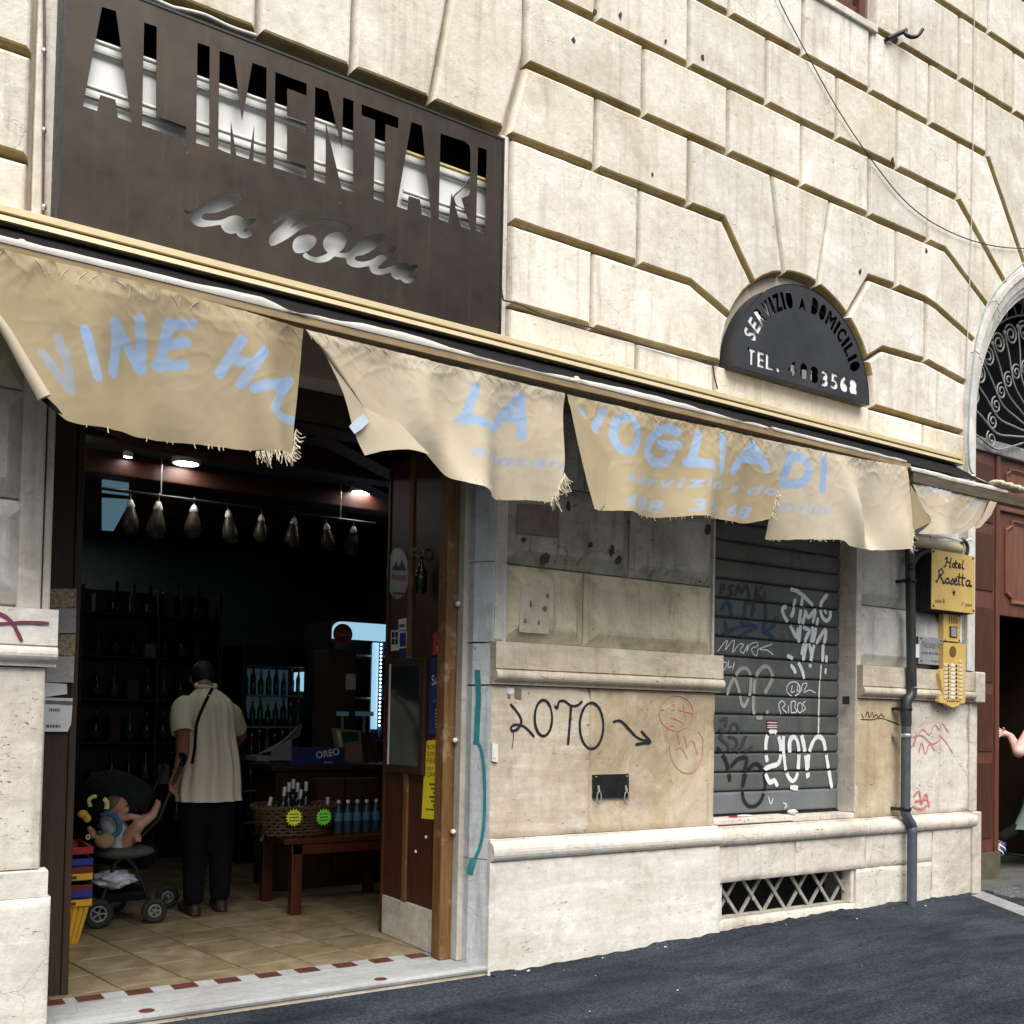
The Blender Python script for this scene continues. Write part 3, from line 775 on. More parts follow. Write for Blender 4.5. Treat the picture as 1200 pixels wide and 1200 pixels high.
# painted right reveal of the shop, splayed
rv = MB()
for z0, z1 in ((.0, .63), (.635, 1.60), (1.61, 1.84), (1.85, 2.30), (2.305, 3.16)):
    rv = MB()
    a = [(3.064, .004), (2.998, .108), (3.0, .30), (3.16, .30), (3.16, .02)]
    n = len(a)
    rv.add([(p[0], p[1], z0) for p in a]+[(p[0], p[1], z1) for p in a],
           [list(range(n)), list(range(2*n-1, n-1, -1))]+[(i+n, (i+1) % n+n, (i+1) % n, i) for i in range(n)])
    rv.build('reveal_slab', M['reveal'], BLD)
rv = MB(); rv.bbox((3.068, -.004, 1.86), (3.135, .05, 3.28), .014); rv.build('reveal_strip', M['jamb'], BLD)

# ------------------------------------------------------------------ mouldings
def slab(x0, x1, z0, z1, yf, matl, nm):
    """stone slab with an uneven face and chipped arrises"""
    nx, nz = max(4, int((x1-x0)/.035)), max(4, int((z1-z0)/.035)); b = .006
    U = [x0+.001, x0+b]+[x0+b+(x1-x0-2*b)*i/nx for i in range(1, nx)]+[x1-b, x1-.001]; W = [z0, z0+b]+[z0+b+(z1-z0-2*b)*i/nz for i in range(1, nz)]+[z1-b, z1]
    vs = []; sd_ = random.uniform(0, 30)
    for z in W:
        for x in U:
            e = min(x-x0, x1-x, z-z0, z1-z); y = yf+.0022*mnoise.noise((x*5, z*5, sd_))+.0012*mnoise.noise((x*19, z*19, sd_))
            if e < .0045: y += .006
            if e < .05: y += max(0, mnoise.noise((x*11, z*11, sd_+4))-.18)*.035*(1-e/.05)
            vs.append((x, y, z))
    n = len(U); m_ = len(W); q = MB()
    q.add(vs, [(j*n+i, j*n+i+1, (j+1)*n+i+1, (j+1)*n+i) for j in range(m_-1) for i in range(n-1)], 0, True)
    rim = [j for j in range(n)]+[n-1+n*j for j in range(1, m_)]+[(m_-1)*n+i for i in range(n-2, -1, -1)]+[n*j for j in range(m_-2, 0, -1)]
    rv_ = [vs[k] for k in rim]; R_ = len(rim)
    q.add(rv_+[(v[0], .07, v[2]) for v in rv_], [(i+R_, (i+1) % R_+R_, (i+1) % R_, i) for i in range(R_)])
    return q.build(nm, matl, BLD)
def fascia_prof(z0, z1, yo=-.045):
    """string course: flat fascia over a torus and fillet"""
    h = z1-z0; zt = z0+h*.36
    pr = [(.06, z1), (yo, z1-.002), (yo-.002, zt+.004), (yo+.008, zt)]
    for i in range(9):
        a = math.pi/2-math.pi*i/8; pr.append((yo+.012-.034*math.cos(a), zt-.034+.032*math.sin(a)))
    pr += [(yo+.02, z0+.018), (yo+.02, z0+.002), (.06, z0)]
    return pr[::-1]
def torus_prof(z0, z1, yo=-.03):
    pr = [(.06, z1), (yo+.014, z1), (yo+.014, z1-.014)]
    zm = (z0+z1-.014)/2; r = (z1-.014-z0)/2
    for i in range(11):
        a = math.pi/2-math.pi*i/10; pr.append((yo+.012-r*.8*math.cos(a), zm+r*math.sin(a)))
    pr += [(.06, z0)]
    return pr[::-1]
def moulding(prof, xs, matl, name):
    for a, b in zip(xs[:-1], xs[1:]):
        q = MB(); q.sweepx(prof, a+.0015, b-.0015, 0, False); q.build(name, matl, BLD)
moulding(fascia_prof(1.61, 1.853), [3.055, 4.812], M['fascia'], 'string_course')
moulding(fascia_prof(1.61, 1.853), [6.215, 7.60], M['fascia'], 'string_course')
moulding(fascia_prof(1.61, 1.862), [-1.5, .80], M['plinth'], 'string_course')
moulding(torus_prof(.622, .745), [3.06, 4.815], M['plinth'], 'base_torus')
moulding(torus_prof(.612, .735), [4.815, 5.565, 6.30, 7.64], M['pitted'], 'base_torus')
moulding([(.06, .62), (-.03, .62), (-.032, .73), (.06, .735)][::1], [-1.5, .795], M['plinth'], 'base_band')
for x0, x1, z0, z1, yf, mt, nm in (
    (3.062, 3.765, .748, 1.607, .000, 'dado', 'dado_slab'), (3.765, 4.79, .748, 1.607, .002, 'dadob', 'dado_slab'),
    (3.058, 4.832, -.05, .62, -.026, 'plinth', 'plinth_slab'),
    (4.834, 5.555, .372, .610, -.022, 'pitted', 'plinth_slab'), (5.555, 6.305, .372, .610, -.020, 'pitted', 'plinth_slab'),
    (6.20, 7.10, -.05, .371, -.018, 'pitted', 'plinth_slab'), (6.307, 7.10, .372, .610, -.0185, 'pitted', 'plinth_slab'), (7.103, 7.655, -.05, .610, -.022, 'pitted', 'plinth_slab'),
    (6.21, 6.80, .738, 1.607, .000, 'dadob', 'dado_slab'), (6.803, 7.60, .738, 1.607, .003, 'pitted', 'dado_slab'),
    (4.84, 6.20, -.05, .125, -.012, 'pitted', 'grille_sill'),
    (-1.5, .762, .738, 1.607, .0, 'pitted', 'dado_slab'), (-1.5, .808, -.05, .618, -.035, 'plinth', 'plinth_slab'),
    (10.62, 12.2, -.05, 1.85, -.0, 'pitted', 'dado_slab')):
    slab(x0, x1, z0, z1, yf, M[mt], nm)
# chipped small stones closing the grille opening
for x0, x1 in ((4.836, 4.875), (6.165, 6.20)):
    q = MB(); q.bbox((x0, .0, .126), (x1, .09, .371), .012); q.build('plinth_slab', M['pitted'], BLD)
# window recess: sill, side jambs, lintel
q = MB(); q.bbox((4.80, .014, .745), (5.56, .34, .782), .008); q.build('window_sill', M['pitted'], BLD)
q = MB(); q.bbox((5.563, .014, .738), (6.22, .34, .775), .008); q.build('window_sill', M['pitted'], BLD)
q = MB(); q.bbox((6.205, .006, .776), (6.26, .34, 2.86), .010); q.build('jamb_stone', M['pitted'], BLD)
q = MB(); q.bbox((4.785, .03, .783), (4.80, .34, 2.86), .004); q.build('jamb_stone', M['plinth'], BLD)
# portal architrave: jamb and arch moulding
def arch_sweep(r0, prof, a0, a1, n, matl, name):
    q = MB(); P = len(prof); vs = []
    for i in range(n+1):
        a = math.radians(a0+(a1-a0)*i/n)
        for dr, y in prof: vs.append((DC[0]+(r0+dr)*math.cos(a), y, DC[1]+(r0+dr)*math.sin(a)))
    fs = [(i*P+k, i*P+k+1, (i+1)*P+k+1, (i+1)*P+k) for i in range(n) for k in range(P-1)]
    q.add(vs, fs, 0, False); return q.build(name, matl, BLD)
aprof = [(.215, .06), (.205, -.045), (.165, -.05), (.150, -.03), (.085, -.022), (.075, -.008), (.04, .0), (.03, .015), (0, .02), (0, .36)]
for k in range(9): arch_sweep(1.395, aprof, 180-20*k, 160-20*k+.3, 5, M['bosswhite'], 'arch_stone')
for sx in (-1, 1):
    for z0, z1 in ((1.862, 2.9), (2.904, 3.90)):
        q = MB(); P = [(DC[0]+sx*(1.395+dr), y) for dr, y in aprof]+[(DC[0]+sx*1.61, .36)]
        n = len(P); q.add([(p[0], p[1], z0) for p in P]+[(p[0], p[1], z1) for p in P],
              [(i, (i+1) % n, (i+1) % n+n, i+n) for i in range(n)]+[list(range(n)), list(range(n, 2*n))])
        q.build('portal_jamb', M['bosswhite'], BLD)
    for z0, z1, o in ((-.05, .735, .03), (.738, 1.607, .0), (1.61, 1.855, .05)):
        q = MB(); xa = DC[0]+sx*(1.40-o*.6); xb = DC[0]+sx*1.50
        q.bbox((min(xa, xb), -.012-o, z0), (max(xa, xb), .36, z1), .012); q.build('portal_jamb', M['pitted'], BLD)
# threshold of the shop
th = MB(); th.sweepx([(.34, -.02), (.34, .048), (-.008, .048), (-.018, .044), (-.022, .034), (-.018, .020), (-.004, .016), (-.004, -.02)], .79, 3.068, 0, False)
th.build('doorstep', M['marble'], BLD)
th = MB(); th.bbox((.79, -.010, -.04), (3.05, .20, .014), .003); th.build('step_bed', M['dado'], BLD)
# small ventilation box and litter-size details on the base
vb = thing('meter_box', 'small black iron hatch with two rings set in the dado below the loto tag', 'hatch', (3.93, 0, .95))
zz = zoom(540, 740, 3.333)
pl = xz(zz([(517, 560), (655, 556), (655, 648), (517, 650)]), -.01)
q = MB(); q.prism(pl, -.014, .0); q.build('plate', M['black_metal'], vb)
for cx in (535, 642):
    c = xz(zz([(cx, 615)]), -.01)[0]
    q = MB(); q.tube([(c[0]+.016*math.cos(a), -.024, c[1]-.05+.034*math.sin(a)) for a in np.linspace(0, 2*math.pi, 15)[:-1]], .005, 6, closed=True)
    q.tube([(c[0], -.014, c[1]+.02), (c[0], -.024, c[1]-.018)], .008, 6); q.build('ring', M['iron'], vb)
for cx, cy in ((527, 568), (648, 566)):
    c = xz(zz([(cx, cy)]), -.01)[0]; q = MB(); q.lathe((c[0], -.013, c[1]), [(.006, 0), (.005, .004), (.001, .006)], 8, axis=(0, -1, 0)); q.build('rivet', M['iron'], vb)
bl = thing('door_bell', 'narrow white plastic bell strip at the left edge of the dado', 'bell', (3.10, 0, 1.15))
pl = xz(zz([(121, 437), (143, 440), (143, 510), (121, 507)]), -.01)
q = MB(); q.prism(pl, -.016, .0); q.build('case', M['white_plastic'], bl)
pl = xz(zz([(128, 450), (136, 451), (136, 495), (128, 494)]), -.02)
q = MB(); q.prism(pl, -.020, -.0165); q.build('button', M['paper'], bl)

# plaster crumbs and litter specks along the wall foot
cr_ = MB()
for k in range(30):
    x = random.uniform(3.1, 7.6); y = -.03-abs(random.gauss(0, .07)) if k < 24 else random.uniform(-1.6, -.1); r = random.choice((.002, .003, .003, .004, .005, .009)) if k < 24 else random.uniform(.003, .007)
    if k % 37 == 0: r *= 2.2
    z = ground_z(x)+.012*mnoise.noise((x*.7, y*.9, 3.))+.003; a = random.random()*6.28
    vs = [(x+r*math.cos(a+t)*random.uniform(.6, 1.3), y+r*math.sin(a+t)*random.uniform(.6, 1.3), z) for t in (0, 1.57, 3.14, 4.71)]
    cr_.add(vs+[(x, y, z+r*.7)], [(0, 1, 4), (1, 2, 4), (2, 3, 4), (3, 0, 4)])
tag(cr_.build('plaster_crumbs', M['pitted']), 'pale plaster crumbs and litter specks strewn on the asphalt', 'litter', kind='stuff')

# ragged edge of asphalt smeared against the wall foot
fw = MB(); vs = []; n = 260
for i in range(n+1):
    x = 3.07+(7.66-3.07)*i/n; g0 = ground_z(x); h = .012+.022*mnoise.noise((x*3.1, 0, 5))+.012*mnoise.noise((x*13, 0, 2)); y0 = -.030
    vs += [(x, y0-.075-.03*mnoise.noise((x*5, 1, 1)), g0-.012), (x, y0-.030, g0+max(.002, h*.45)), (x, y0+.006, g0+max(.003, h)), (x, y0+.03, g0+max(.003, h))]
fw.add(vs, [(i*4+j, (i+1)*4+j, (i+1)*4+j+1, i*4+j+1) for i in range(n) for j in range(3)], 0, True)
tag(fw.build('asphalt_edge', M['asphalt']), kind='structure')
# ------------------------------------------------------------------ paint and paper on the stone
flat = lambda y: (lambda x, z: y)
def strokes(name, lst, wpx, y, matl, parent, k=4, skip=None, off=.0015, scale=186.):
    mb = MB()
    for i, s in enumerate(lst):
        w = wpx
        if isinstance(s, tuple) and isinstance(s[0], list): s, w = s
        P = smooth_path(s, k) if len(s) > 2 else s
        W = xz(P, y)
        d = at(P[0][0], P[0][1], y); dist = np.dot(CAM_R[:, 2], d-CAM_P)
        mb.ribbon(W, w*dist/FPX*1.12, flat(y), 0, off+.0011*i/ max(1, len(lst))*1.0, skip)
    return mb.build(name, matl, parent)
zz = zoom(540, 740, 3.333)
tag(strokes('graffiti', [zz([(195, 285), (222, 318), (236, 350), (222, 380), (200, 388), (196, 374), (212, 364), (240, 368), (262, 384), (285, 410)]),
    zz(ell(322, 338, 34, 70, 16, -60, 320)), zz([(368, 292), (376, 300), (384, 274), (405, 272), (430, 290), (455, 288), (472, 274)]), zz([(430, 290), (426, 350), (418, 440)]),
    zz(ell(510, 368, 46, 90, 18, -80, 300)), zz([(597, 352), (625, 350), (660, 385), (690, 415), (738, 432)]), zz([(705, 390), (722, 410), (740, 432), (712, 436), (684, 441)]),
    (zz([(205, 395), (204, 425), (199, 455)]), .8)], 2.9, -.0005, M['spray_black'], BLD, k=4), 'black spray word loto with an arrow')
strokes('graffiti', [zz(ell(843, 318, 66, 68, 22)), zz([(812, 300), (830, 282), (838, 300), (822, 306)]), zz([(850, 305), (905, 318)]), zz([(868, 282), (878, 330)]), zz([(822, 335), (850, 345), (868, 358)]),
    zz([(800, 410), (815, 370), (832, 366)]), zz([(826, 415), (842, 392), (856, 436)]), zz([(856, 436), (872, 405), (884, 450)]), zz([(884, 450), (905, 425), (925, 480)]), zz([(815, 440), (825, 500), (860, 545), (905, 548), (940, 500), (945, 420), (925, 385)]), zz([(838, 460), (862, 452), (885, 495)])], 1.0, -.001, M['marker_pink'], BLD)
# teal spray down the painted reveal
def reveal_pt(px, py):
    # intersect with the splayed plane x = 3.064-(y-.004)*.635
    r = ray(px, py); a = 3.064+.004*.635
    t = (a-CAM_P[0]-.635*CAM_P[1])/(r[0]+.635*r[1]); return CAM_P+r*t
def reveal_ribbon(pts, wpx, off):
    P = smooth_path(zz(pts), 5); mb = MB(); L = []; nrm = np.array([-.844, -.536, 0.])
    for i, p in enumerate(P):
        a = P[max(i-1, 0)]; b = P[min(i+1, len(P)-1)]; d = np.array([b[0]-a[0], b[1]-a[1]]); d /= np.linalg.norm(d)+1e-9
        for sg in (1, -1): L.append(reveal_pt(p[0]-d[1]*wpx/2*sg, p[1]+d[0]*wpx/2*sg)+nrm*(off+.0006*i/len(P)))
    mb.add(L, [(2*i, 2*i+1, 2*i+3, 2*i+2) for i in range(len(P)-1)]); return mb
r1 = reveal_ribbon([(66, 150), (70, 250), (66, 340), (62, 430)], 6.5, .004); r2 = reveal_ribbon([(50, 432), (75, 445), (90, 520), (95, 620), (92, 740), (78, 835), (48, 905)], 3.6, .0055)
r3 = reveal_ribbon([(50, 890), (42, 920), (36, 945)], 8, .0075)
for q in (r1, r2, r3): q.build('graffiti', M['spray_teal'], BLD)
# left pier: purple tag on the string course
zz = zoom(0, 600, 3.0)
strokes('graffiti', [zz([(-60, 345), (0, 358), (40, 385), (60, 420), (75, 452)]), zz([(-50, 395), (10, 392), (90, 388), (168, 391)])], 3.6, -.05, M['marker_purple'], BLD)
# right pier: red scribbles, black signature
zz = zoom(840, 600, 3.333)
strokes('graffiti', [zz([(760, 920), (800, 850), (830, 870), (850, 830), (870, 850), (880, 825), (905, 860)]), zz([(765, 880), (800, 872), (840, 905), (870, 890)]), zz([(790, 940), (800, 900), (815, 945), (830, 905), (850, 930)]), zz([(780, 860), (770, 915)]), zz([(870, 870), (900, 905), (920, 940)])], 1.1, -.0, M['marker_red'], BLD)
strokes('graffiti', [zz([(770, 1110), (790, 1090), (800, 1140), (815, 1100), (830, 1150)]), zz([(765, 1150), (800, 1160), (830, 1135)]), zz([(775, 1130), (820, 1120)])], 2.4, -.0, M['marker_red'], BLD)
strokes('graffiti', [zz([(562, 810), (600, 812), (640, 806), (680, 818), (712, 830)]), zz([(565, 790), (572, 805)]), zz([(580, 800), (588, 780), (596, 802), (606, 782), (612, 802), (622, 790), (630, 802), (640, 790), (652, 802)])], 1.2, -.0, M['spray_black'], BLD)
zz = zoom(585, 580, 4.615)
# poster remains, glue stains and stickers on the pier
def patch(name, pts, y, matl, parent=BLD, off=.0015):
    q = MB(); W = xz(pts, y); q.prism(W, y-off, y+.0002); return q.build(name, matl, parent)
M['glue'] = stone('paper_glue_residue', (.42, .38, .29), (.50, .46, .37), (.57, .53, .45), (.28, .22, .15), pits=1.2, pscale=60, streak=.4, crack=1., patch=.7)
M['stain'] = simple('brown_glue_stain', (.15, .125, .09), (.22, .19, .14), 14, .9)
M['scab'] = simple('dark_scab', (.035, .03, .026), (.06, .05, .04), 30, .9)
M['rust'] = simple('rust_spot', (.22, .07, .045), (.32, .13, .09), 30, .9)
patch('paper_residue', zz([(118, 495), (278, 505), (268, 752), (108, 742)]), -.004, M['glue'])
patch('paper_residue', zz([(98, 45), (325, 62), (322, 228), (98, 205)]), -.0035, M['stain'])
def blob(name, c, r, y, matl, n=11, el=1.):
    pts = [(c[0]+r*random.uniform(.6, 1.15)*math.cos(a), c[1]+el*r*random.uniform(.6, 1.15)*math.sin(a)) for a in np.linspace(0, 2*math.pi, n)[:-1]]
    return patch(name, pts, y, matl, off=.004)
for (cx, cy), r, el in (((245, 345), 34, 1), ((645, 355), 18, 1.6), ((610, 300), 14, 2.2), ((132, 240), 16, .8), ((495, 268), 12, 1.4), ((375, 60), 12, 2.5), ((700, 150), 7, 2.5), ((1130, 190), 16, 2.4), ((1085, 468), 12, .5)):
    blob('paint_chip', zz([(cx, cy)])[0], r/4.615, -.003, M['scab'], el=el)
for (cx, cy), r, el in (((247, 615), 13, 1.3), ((140, 682), 9, 1.4), ((262, 545), 8, 1.6), ((172, 590), 6, 3), ((213, 690), 5, 3)):
    blob('rust_mark', zz([(cx, cy)])[0], r/4.615, -.007, M['rust'], el=el)
for pts, mt in (([(42, 1040), (80, 1045), (80, 1072), (60, 1078), (44, 1070)], 'paper'), ([(82, 1042), (120, 1048), (118, 1108), (84, 1100)], 'stain'), ([(45, 1076), (62, 1080), (62, 1102), (45, 1098)], 'stain')):
    patch('sticker', zz(pts), -.001, M[mt])
zz = zoom(835, 670, 7.5)
patch('jamb_hatch', zz([(1142, 1095), (1199, 1095), (1199, 1165), (1142, 1165)]), .043, M['black_metal'], off=.006)
# ------------------------------------------------------------------ shop sign with cut-out letters
SG = thing('shop_sign', 'large brown metal fascia sign with cut-out letters ALIMENTARI above the shop', 'sign', (1.9, -.15, 3.6))
YS = -.15
c0 = at(75, 0, YS); sl, sr = at(70, 257, YS)[0], at(586.5, 300, YS)[0]
stop = at(586, 163, YS)[2]; sbot = 3.44
za = zoom(80, 0, 4.8); zb = zoom(340, 60, 4.8)
L_ = [
 za([(190, 38), (268, 62), (357, 688), (280, 660), (265, 560), (180, 533), (163, 624), (82, 597)]),
 za([(427, 125), (498, 150), (495, 652), (664, 712), (662, 788), (415, 706)]),
 za([(727, 240), (796, 262), (793, 826), (719, 804)]),
 za([(851, 284), (932, 313), (978, 676), (1036, 352), (1116, 382), (1112, 924), (1042, 902), (1046, 706), (1016, 896), (946, 872), (915, 682), (913, 866), (843, 836)]),
 zb([(-83, 117), (93, 182), (93, 250), (-16, 209), (-16, 362), (92, 396), (92, 466), (-16, 420), (-16, 606), (90, 645), (90, 712), (-93, 652)]),
 zb([(141, 200), (214, 226), (292, 545), (298, 258), (357, 280), (355, 794), (290, 772), (202, 408), (200, 746), (134, 724)]),
 zb([(402, 298), (610, 374), (608, 436), (537, 410), (530, 850), (470, 830), (478, 388), (402, 360)]),
 zb([(682, 398), (741, 418), (796, 937), (741, 918), (730, 834), (668, 814), (660, 894), (600, 872)]),
 zb([(846, 462), (985, 508), (1008, 530), (1014, 560), (1014, 790), (1004, 812), (975, 822), (965, 826), (1018, 1005), (962, 988), (908, 800), (892, 964), (836, 944)]),
 zb([(1057, 538), (1106, 554), (1098, 1026), (1046, 1008)]),
]
zc = zoom(205, 215, 8.0); zd = zoom(350, 225, 8.0)
def S2(p): return smooth_path(p, 3, True)
L_ += [
 S2(zc([(92, 248), (130, 258), (180, 252), (250, 200), (330, 150), (430, 105), (530, 86), (610, 95), (640, 125), (622, 160), (560, 205), (470, 245), (380, 272), (300, 280), (262, 292), (260, 325), (300, 342), (380, 345), (450, 335), (510, 308), (580, 295), (640, 312), (670, 340), (715, 326), (762, 340), (715, 385), (660, 415), (642, 440), (662, 452), (700, 440), (735, 440), (742, 462), (705, 498), (650, 514), (600, 500), (572, 465), (530, 472), (470, 455), (435, 410), (425, 388), (340, 400), (250, 408), (185, 385), (150, 345), (152, 300), (100, 280)])),
 S2(zc([(915, 370), (950, 330), (1000, 285), (1060, 255), (1120, 242), (1170, 252), (1182, 290), (1160, 335), (1110, 385), (1080, 415), (1140, 385), (1200, 340)])+zd([(60, 290), (130, 258), (220, 252), (330, 268), (430, 300), (498, 335), (476, 378), (400, 350), (300, 318), (200, 308), (110, 312), (40, 340)])+zc([(1180, 430), (1090, 495), (1000, 548), (920, 585), (888, 570), (880, 525), (910, 470), (970, 410), (1040, 340), (1000, 335), (960, 362), (930, 384)])),
 S2(zd([(-55, 480), (-25, 430), (30, 402), (100, 396), (150, 412), (168, 450), (150, 500), (100, 545), (40, 570), (-20, 572), (-52, 540)])),
 S2(zd([(70, 565), (110, 595), (180, 608), (245, 585), (270, 570), (240, 530), (228, 480), (250, 425), (300, 388), (360, 370), (420, 385), (455, 425), (448, 480), (420, 530), (385, 565), (440, 568), (490, 548), (540, 490), (610, 430), (690, 400), (760, 392), (800, 405), (800, 440), (760, 490), (690, 545), (610, 588), (545, 600), (528, 625), (560, 645), (620, 650), (690, 630), (740, 600), (775, 586), (838, 606), (800, 650), (755, 690), (750, 715), (790, 718), (850, 702), (900, 680), (960, 660), (1010, 662), (1042, 692), (1070, 680), (1122, 692), (1085, 730), (1045, 775), (1040, 795), (1070, 798), (1105, 790), (1100, 815), (1060, 850), (1010, 855), (975, 840), (955, 820), (915, 820), (875, 795), (862, 755), (800, 772), (740, 776), (685, 755), (665, 715), (660, 695), (580, 708), (510, 702), (455, 670), (440, 620), (380, 612), (335, 605), (290, 640), (230, 660), (160, 660), (90, 635), (38, 600)])),
 S2(zd([(838, 555), (850, 525), (885, 503), (912, 510), (912, 540), (885, 572), (858, 580)])),
]
holes = [xz(l, YS) for l in L_]
cut_plate('face_plate', [(sl, sbot), (sr, sbot), (sr, stop), (sl, stop)], holes, YS, .004, M['sign'], SG)
q = MB(); q.box((sl-.012, YS-.004, sbot), (sl-.0005, .04, stop+.012)); q.box((sr+.0005, YS-.004, sbot), (sr+.012, .04, stop+.012)); q.box((sl-.0004, YS-.004, stop+.0005), (sr+.0004, .04, stop+.012)); q.build('casing', M['black_metal'], SG)
# back sheet of folded metal and lamp tubes
q = MB(); q.box((sl, .03, 4.40), (sr, .035, stop)); q.box((sl, -.084, 4.398), (sr, .03, 4.402)); q.build('upper_shade_panel', M['black_in'], SG)  # black panels: the shade above the tubes put in as colour
q = MB(); zb0, zb1 = sbot-.05, 4.397; yb_ = -.085
prof = []
for i in range(11):
    z = zb0+(zb1-zb0)*i/10; prof.append((yb_, z))
q.sweepx(prof+[(yb_+.03, zb1), (yb_+.03, zb0)], sl, sr); q.build('back_sheet', M['signback'], SG)
for zt_ in (4.365, 4.155):
    for x0, x1, mt in ((sl+.03, 2.35, 'tube'), (2.38, sr-.05, 'tube_y' if zt_ > 4.3 else 'tube')):
        q = MB(); q.tube([(x0, -.118, zt_), (x1, -.118, zt_)], .010, 8); q.build('lamp_tube', M[mt], SG)
        q = MB(); q.tube([(x0, -.100, zt_-.035), (x1, -.100, zt_-.035)], .009, 6); q.build('tube_rail', M['steel'], SG)
q = MB(); q.tube(smooth_path([tuple(at(*p, -.115)) for p in zb([(1010, 720), (960, 780), (920, 820), (935, 870), (980, 890)])], 4), .005, 6); q.build('loose_wire', M['cable'], SG)

# ------------------------------------------------------------------ lunette plate
LS = thing('lunette_sign', 'half-round dark grey metal sign with stencilled delivery phone number', 'sign', (5.58, -.07, 3.77))
YL = -.075
bl_, br_ = at(859, 430, YL), at(1018, 472, YL)
lc = ((bl_[0]+br_[0])/2, (bl_[2]+br_[2])/2-.004); lr = (br_[0]-bl_[0])/2
outer = [(lc[0]+lr*math.cos(a), lc[1]+lr*math.sin(a)) for a in np.linspace(0, math.pi, 49)]
lh = []
def glyph_at(ch, o, u, v, h, w):
    """stencil letter, lower left o, unit axes u (reading) v (up)"""
    loops, x0, x1 = glyph_loops(ch)
    for l in loops:
        pts = [(o[0]+u[0]*(p[0]-x0)/(x1-x0)*w+v[0]*p[1]/.73*h, o[1]+u[1]*(p[0]-x0)/(x1-x0)*w+v[1]*p[1]/.73*h) for p in l]
        pts = offset_poly(ccw(pts), -.006)
        lh.append(pts)
word = 'SERVIZIO A DOMICILIO'
wid = {'I': .25, ' ': .36, 'M': 1.15, 'A': .8}
tot = sum(wid.get(c, .82)+.30 for c in word)
ang = math.radians(159); a_end = math.radians(21); rl = lr*.775
cur = ang
for c in word:
    full = (wid.get(c, .82)+.30)/tot*(ang-a_end); a = cur-full/2; cur -= full
    if c == ' ': continue
    w = wid.get(c, .82)/tot*(ang-a_end)*rl
    h = lr*.165 if not (c == 'A') else lr*.10
    u = (math.sin(a), -math.cos(a)); v = (math.cos(a), math.sin(a))
    o = (lc[0]+v[0]*rl-u[0]*w/2, lc[1]+v[1]*rl-u[1]*w/2)
    glyph_at(c, o, u, v, h, w)
zl = zoom(845, 320, 6.667)
for ch, x0, y0, x1, hpx in (('T', 213, 705, 265, 130), ('E', 290, 725, 335, 125), ('L', 355, 745, 408, 125), ('4', 528, 790, 580, 112), ('0', 620, 820, 672, 125), ('8', 702, 845, 755, 125), ('3', 782, 870, 835, 120), ('5', 862, 892, 912, 122), ('6', 935, 912, 988, 122), ('8', 1008, 938, 1062, 122)):
    A = xz(zl([(x0, y0)]), YL)[0]; B = xz(zl([(x1, y0+ (x1-x0)*.29)]), YL)[0]; T = xz(zl([(x0, y0-hpx)]), YL)[0]
    glyph_at(ch, A, (1, 0), (0, 1), T[1]-A[1], B[0]-A[0])
p_ = xz(zl([(447, 752)]), YL)[0]; lh.append([(p_[0]+.017*math.cos(a), p_[1]+.019*math.sin(a)) for a in np.linspace(0, 2*math.pi, 13)[:-1]])
cut_plate('face_plate', outer, lh, YL, .004, M['plate'], LS)
q = MB(); P = outer+[outer[0]]
vs = [(p[0], y, p[1]) for p in offset_poly(ccw(outer), -.004) for y in (YL-.003, .05)]
n = len(outer); q.add(vs, [(2*i, 2*i+1, 2*((i+1) % n)+1, 2*((i+1) % n)) for i in range(n)]); q.build('rim', M['plate'], LS)
q = MB(); q.prism(offset_poly(ccw(outer), .004), .040, .05); q.build('back_plate', M['black_in'], LS)
for pts, mt in (([(150, 420), (200, 320), (290, 300), (330, 420), (260, 540), (170, 520)], 'white_acrylic'), ([(205, 560), (470, 590), (470, 790), (205, 720)], 'white_acrylic'), ([(770, 725), (960, 770), (1010, 788), (1075, 795), (1080, 965), (770, 890)], 'white_acrylic'),
                ([(525, 720), (600, 740), (600, 830), (525, 800)], 'grubby_acrylic'), ([(615, 760), (690, 770), (690, 850), (615, 830)], 'grubby_acrylic'), ([(265, 240), (350, 250), (400, 330), (330, 390), (270, 320)], 'grubby_acrylic')):
    W = xz(zl(pts), YL+.03); q = MB(); q.prism(W, YL+.010, YL+.014); q.build('diffuser_piece', M[mt], LS)

# ------------------------------------------------------------------ awning
AW = thing('awning', 'faded beige canvas awning with torn drooping valance and washed-out blue lettering', 'awning', (3, -.5, 3.1))
YB = -.60
XL, XR = -1.1, 7.16
zc1 = [at(205, v, -.2)[2] for v in (293.2, 300, 304, 311.6)]
ck = MB(); ck.sweepx([(.03, zc1[0]+.035), (-.195, zc1[0]+.006), (-.205, zc1[0]), (-.205, zc1[1]), (-.19, zc1[1]-.001), (.03, zc1[1]+.03)][::-1], XL, XR); ck.build('cassette_hood', M['cream_alu'], AW)
ck = MB(); ck.box((XL, -.19, zc1[2]), (XR-.01, -.182, zc1[1]+.004)); ck.build('cassette_groove', M['dark_bar'], AW)  # groove strip, coloured darker than the lips
ck = MB(); ck.sweepx([(-.19, zc1[2]), (-.212, zc1[2]-.003), (-.214, zc1[3]+.004), (-.205, zc1[3]), (-.17, zc1[3]+.002), (-.17, zc1[2])], XL, XR); ck.build('cassette_lip', M['cream_alu'], AW)
ck = MB(); ck.box((XR+.0005, -.22, zc1[3]-.004), (XR+.012, .03, zc1[0]+.03)); ck.build('end_cap', M['cream_alu'], AW)
ck = MB(); ck.tube([(XL, -.09, zc1[3]-.02), (XR-.03, -.09, zc1[3]-.02)], .05, 12); ck.build('roller', M['black_metal'], AW)
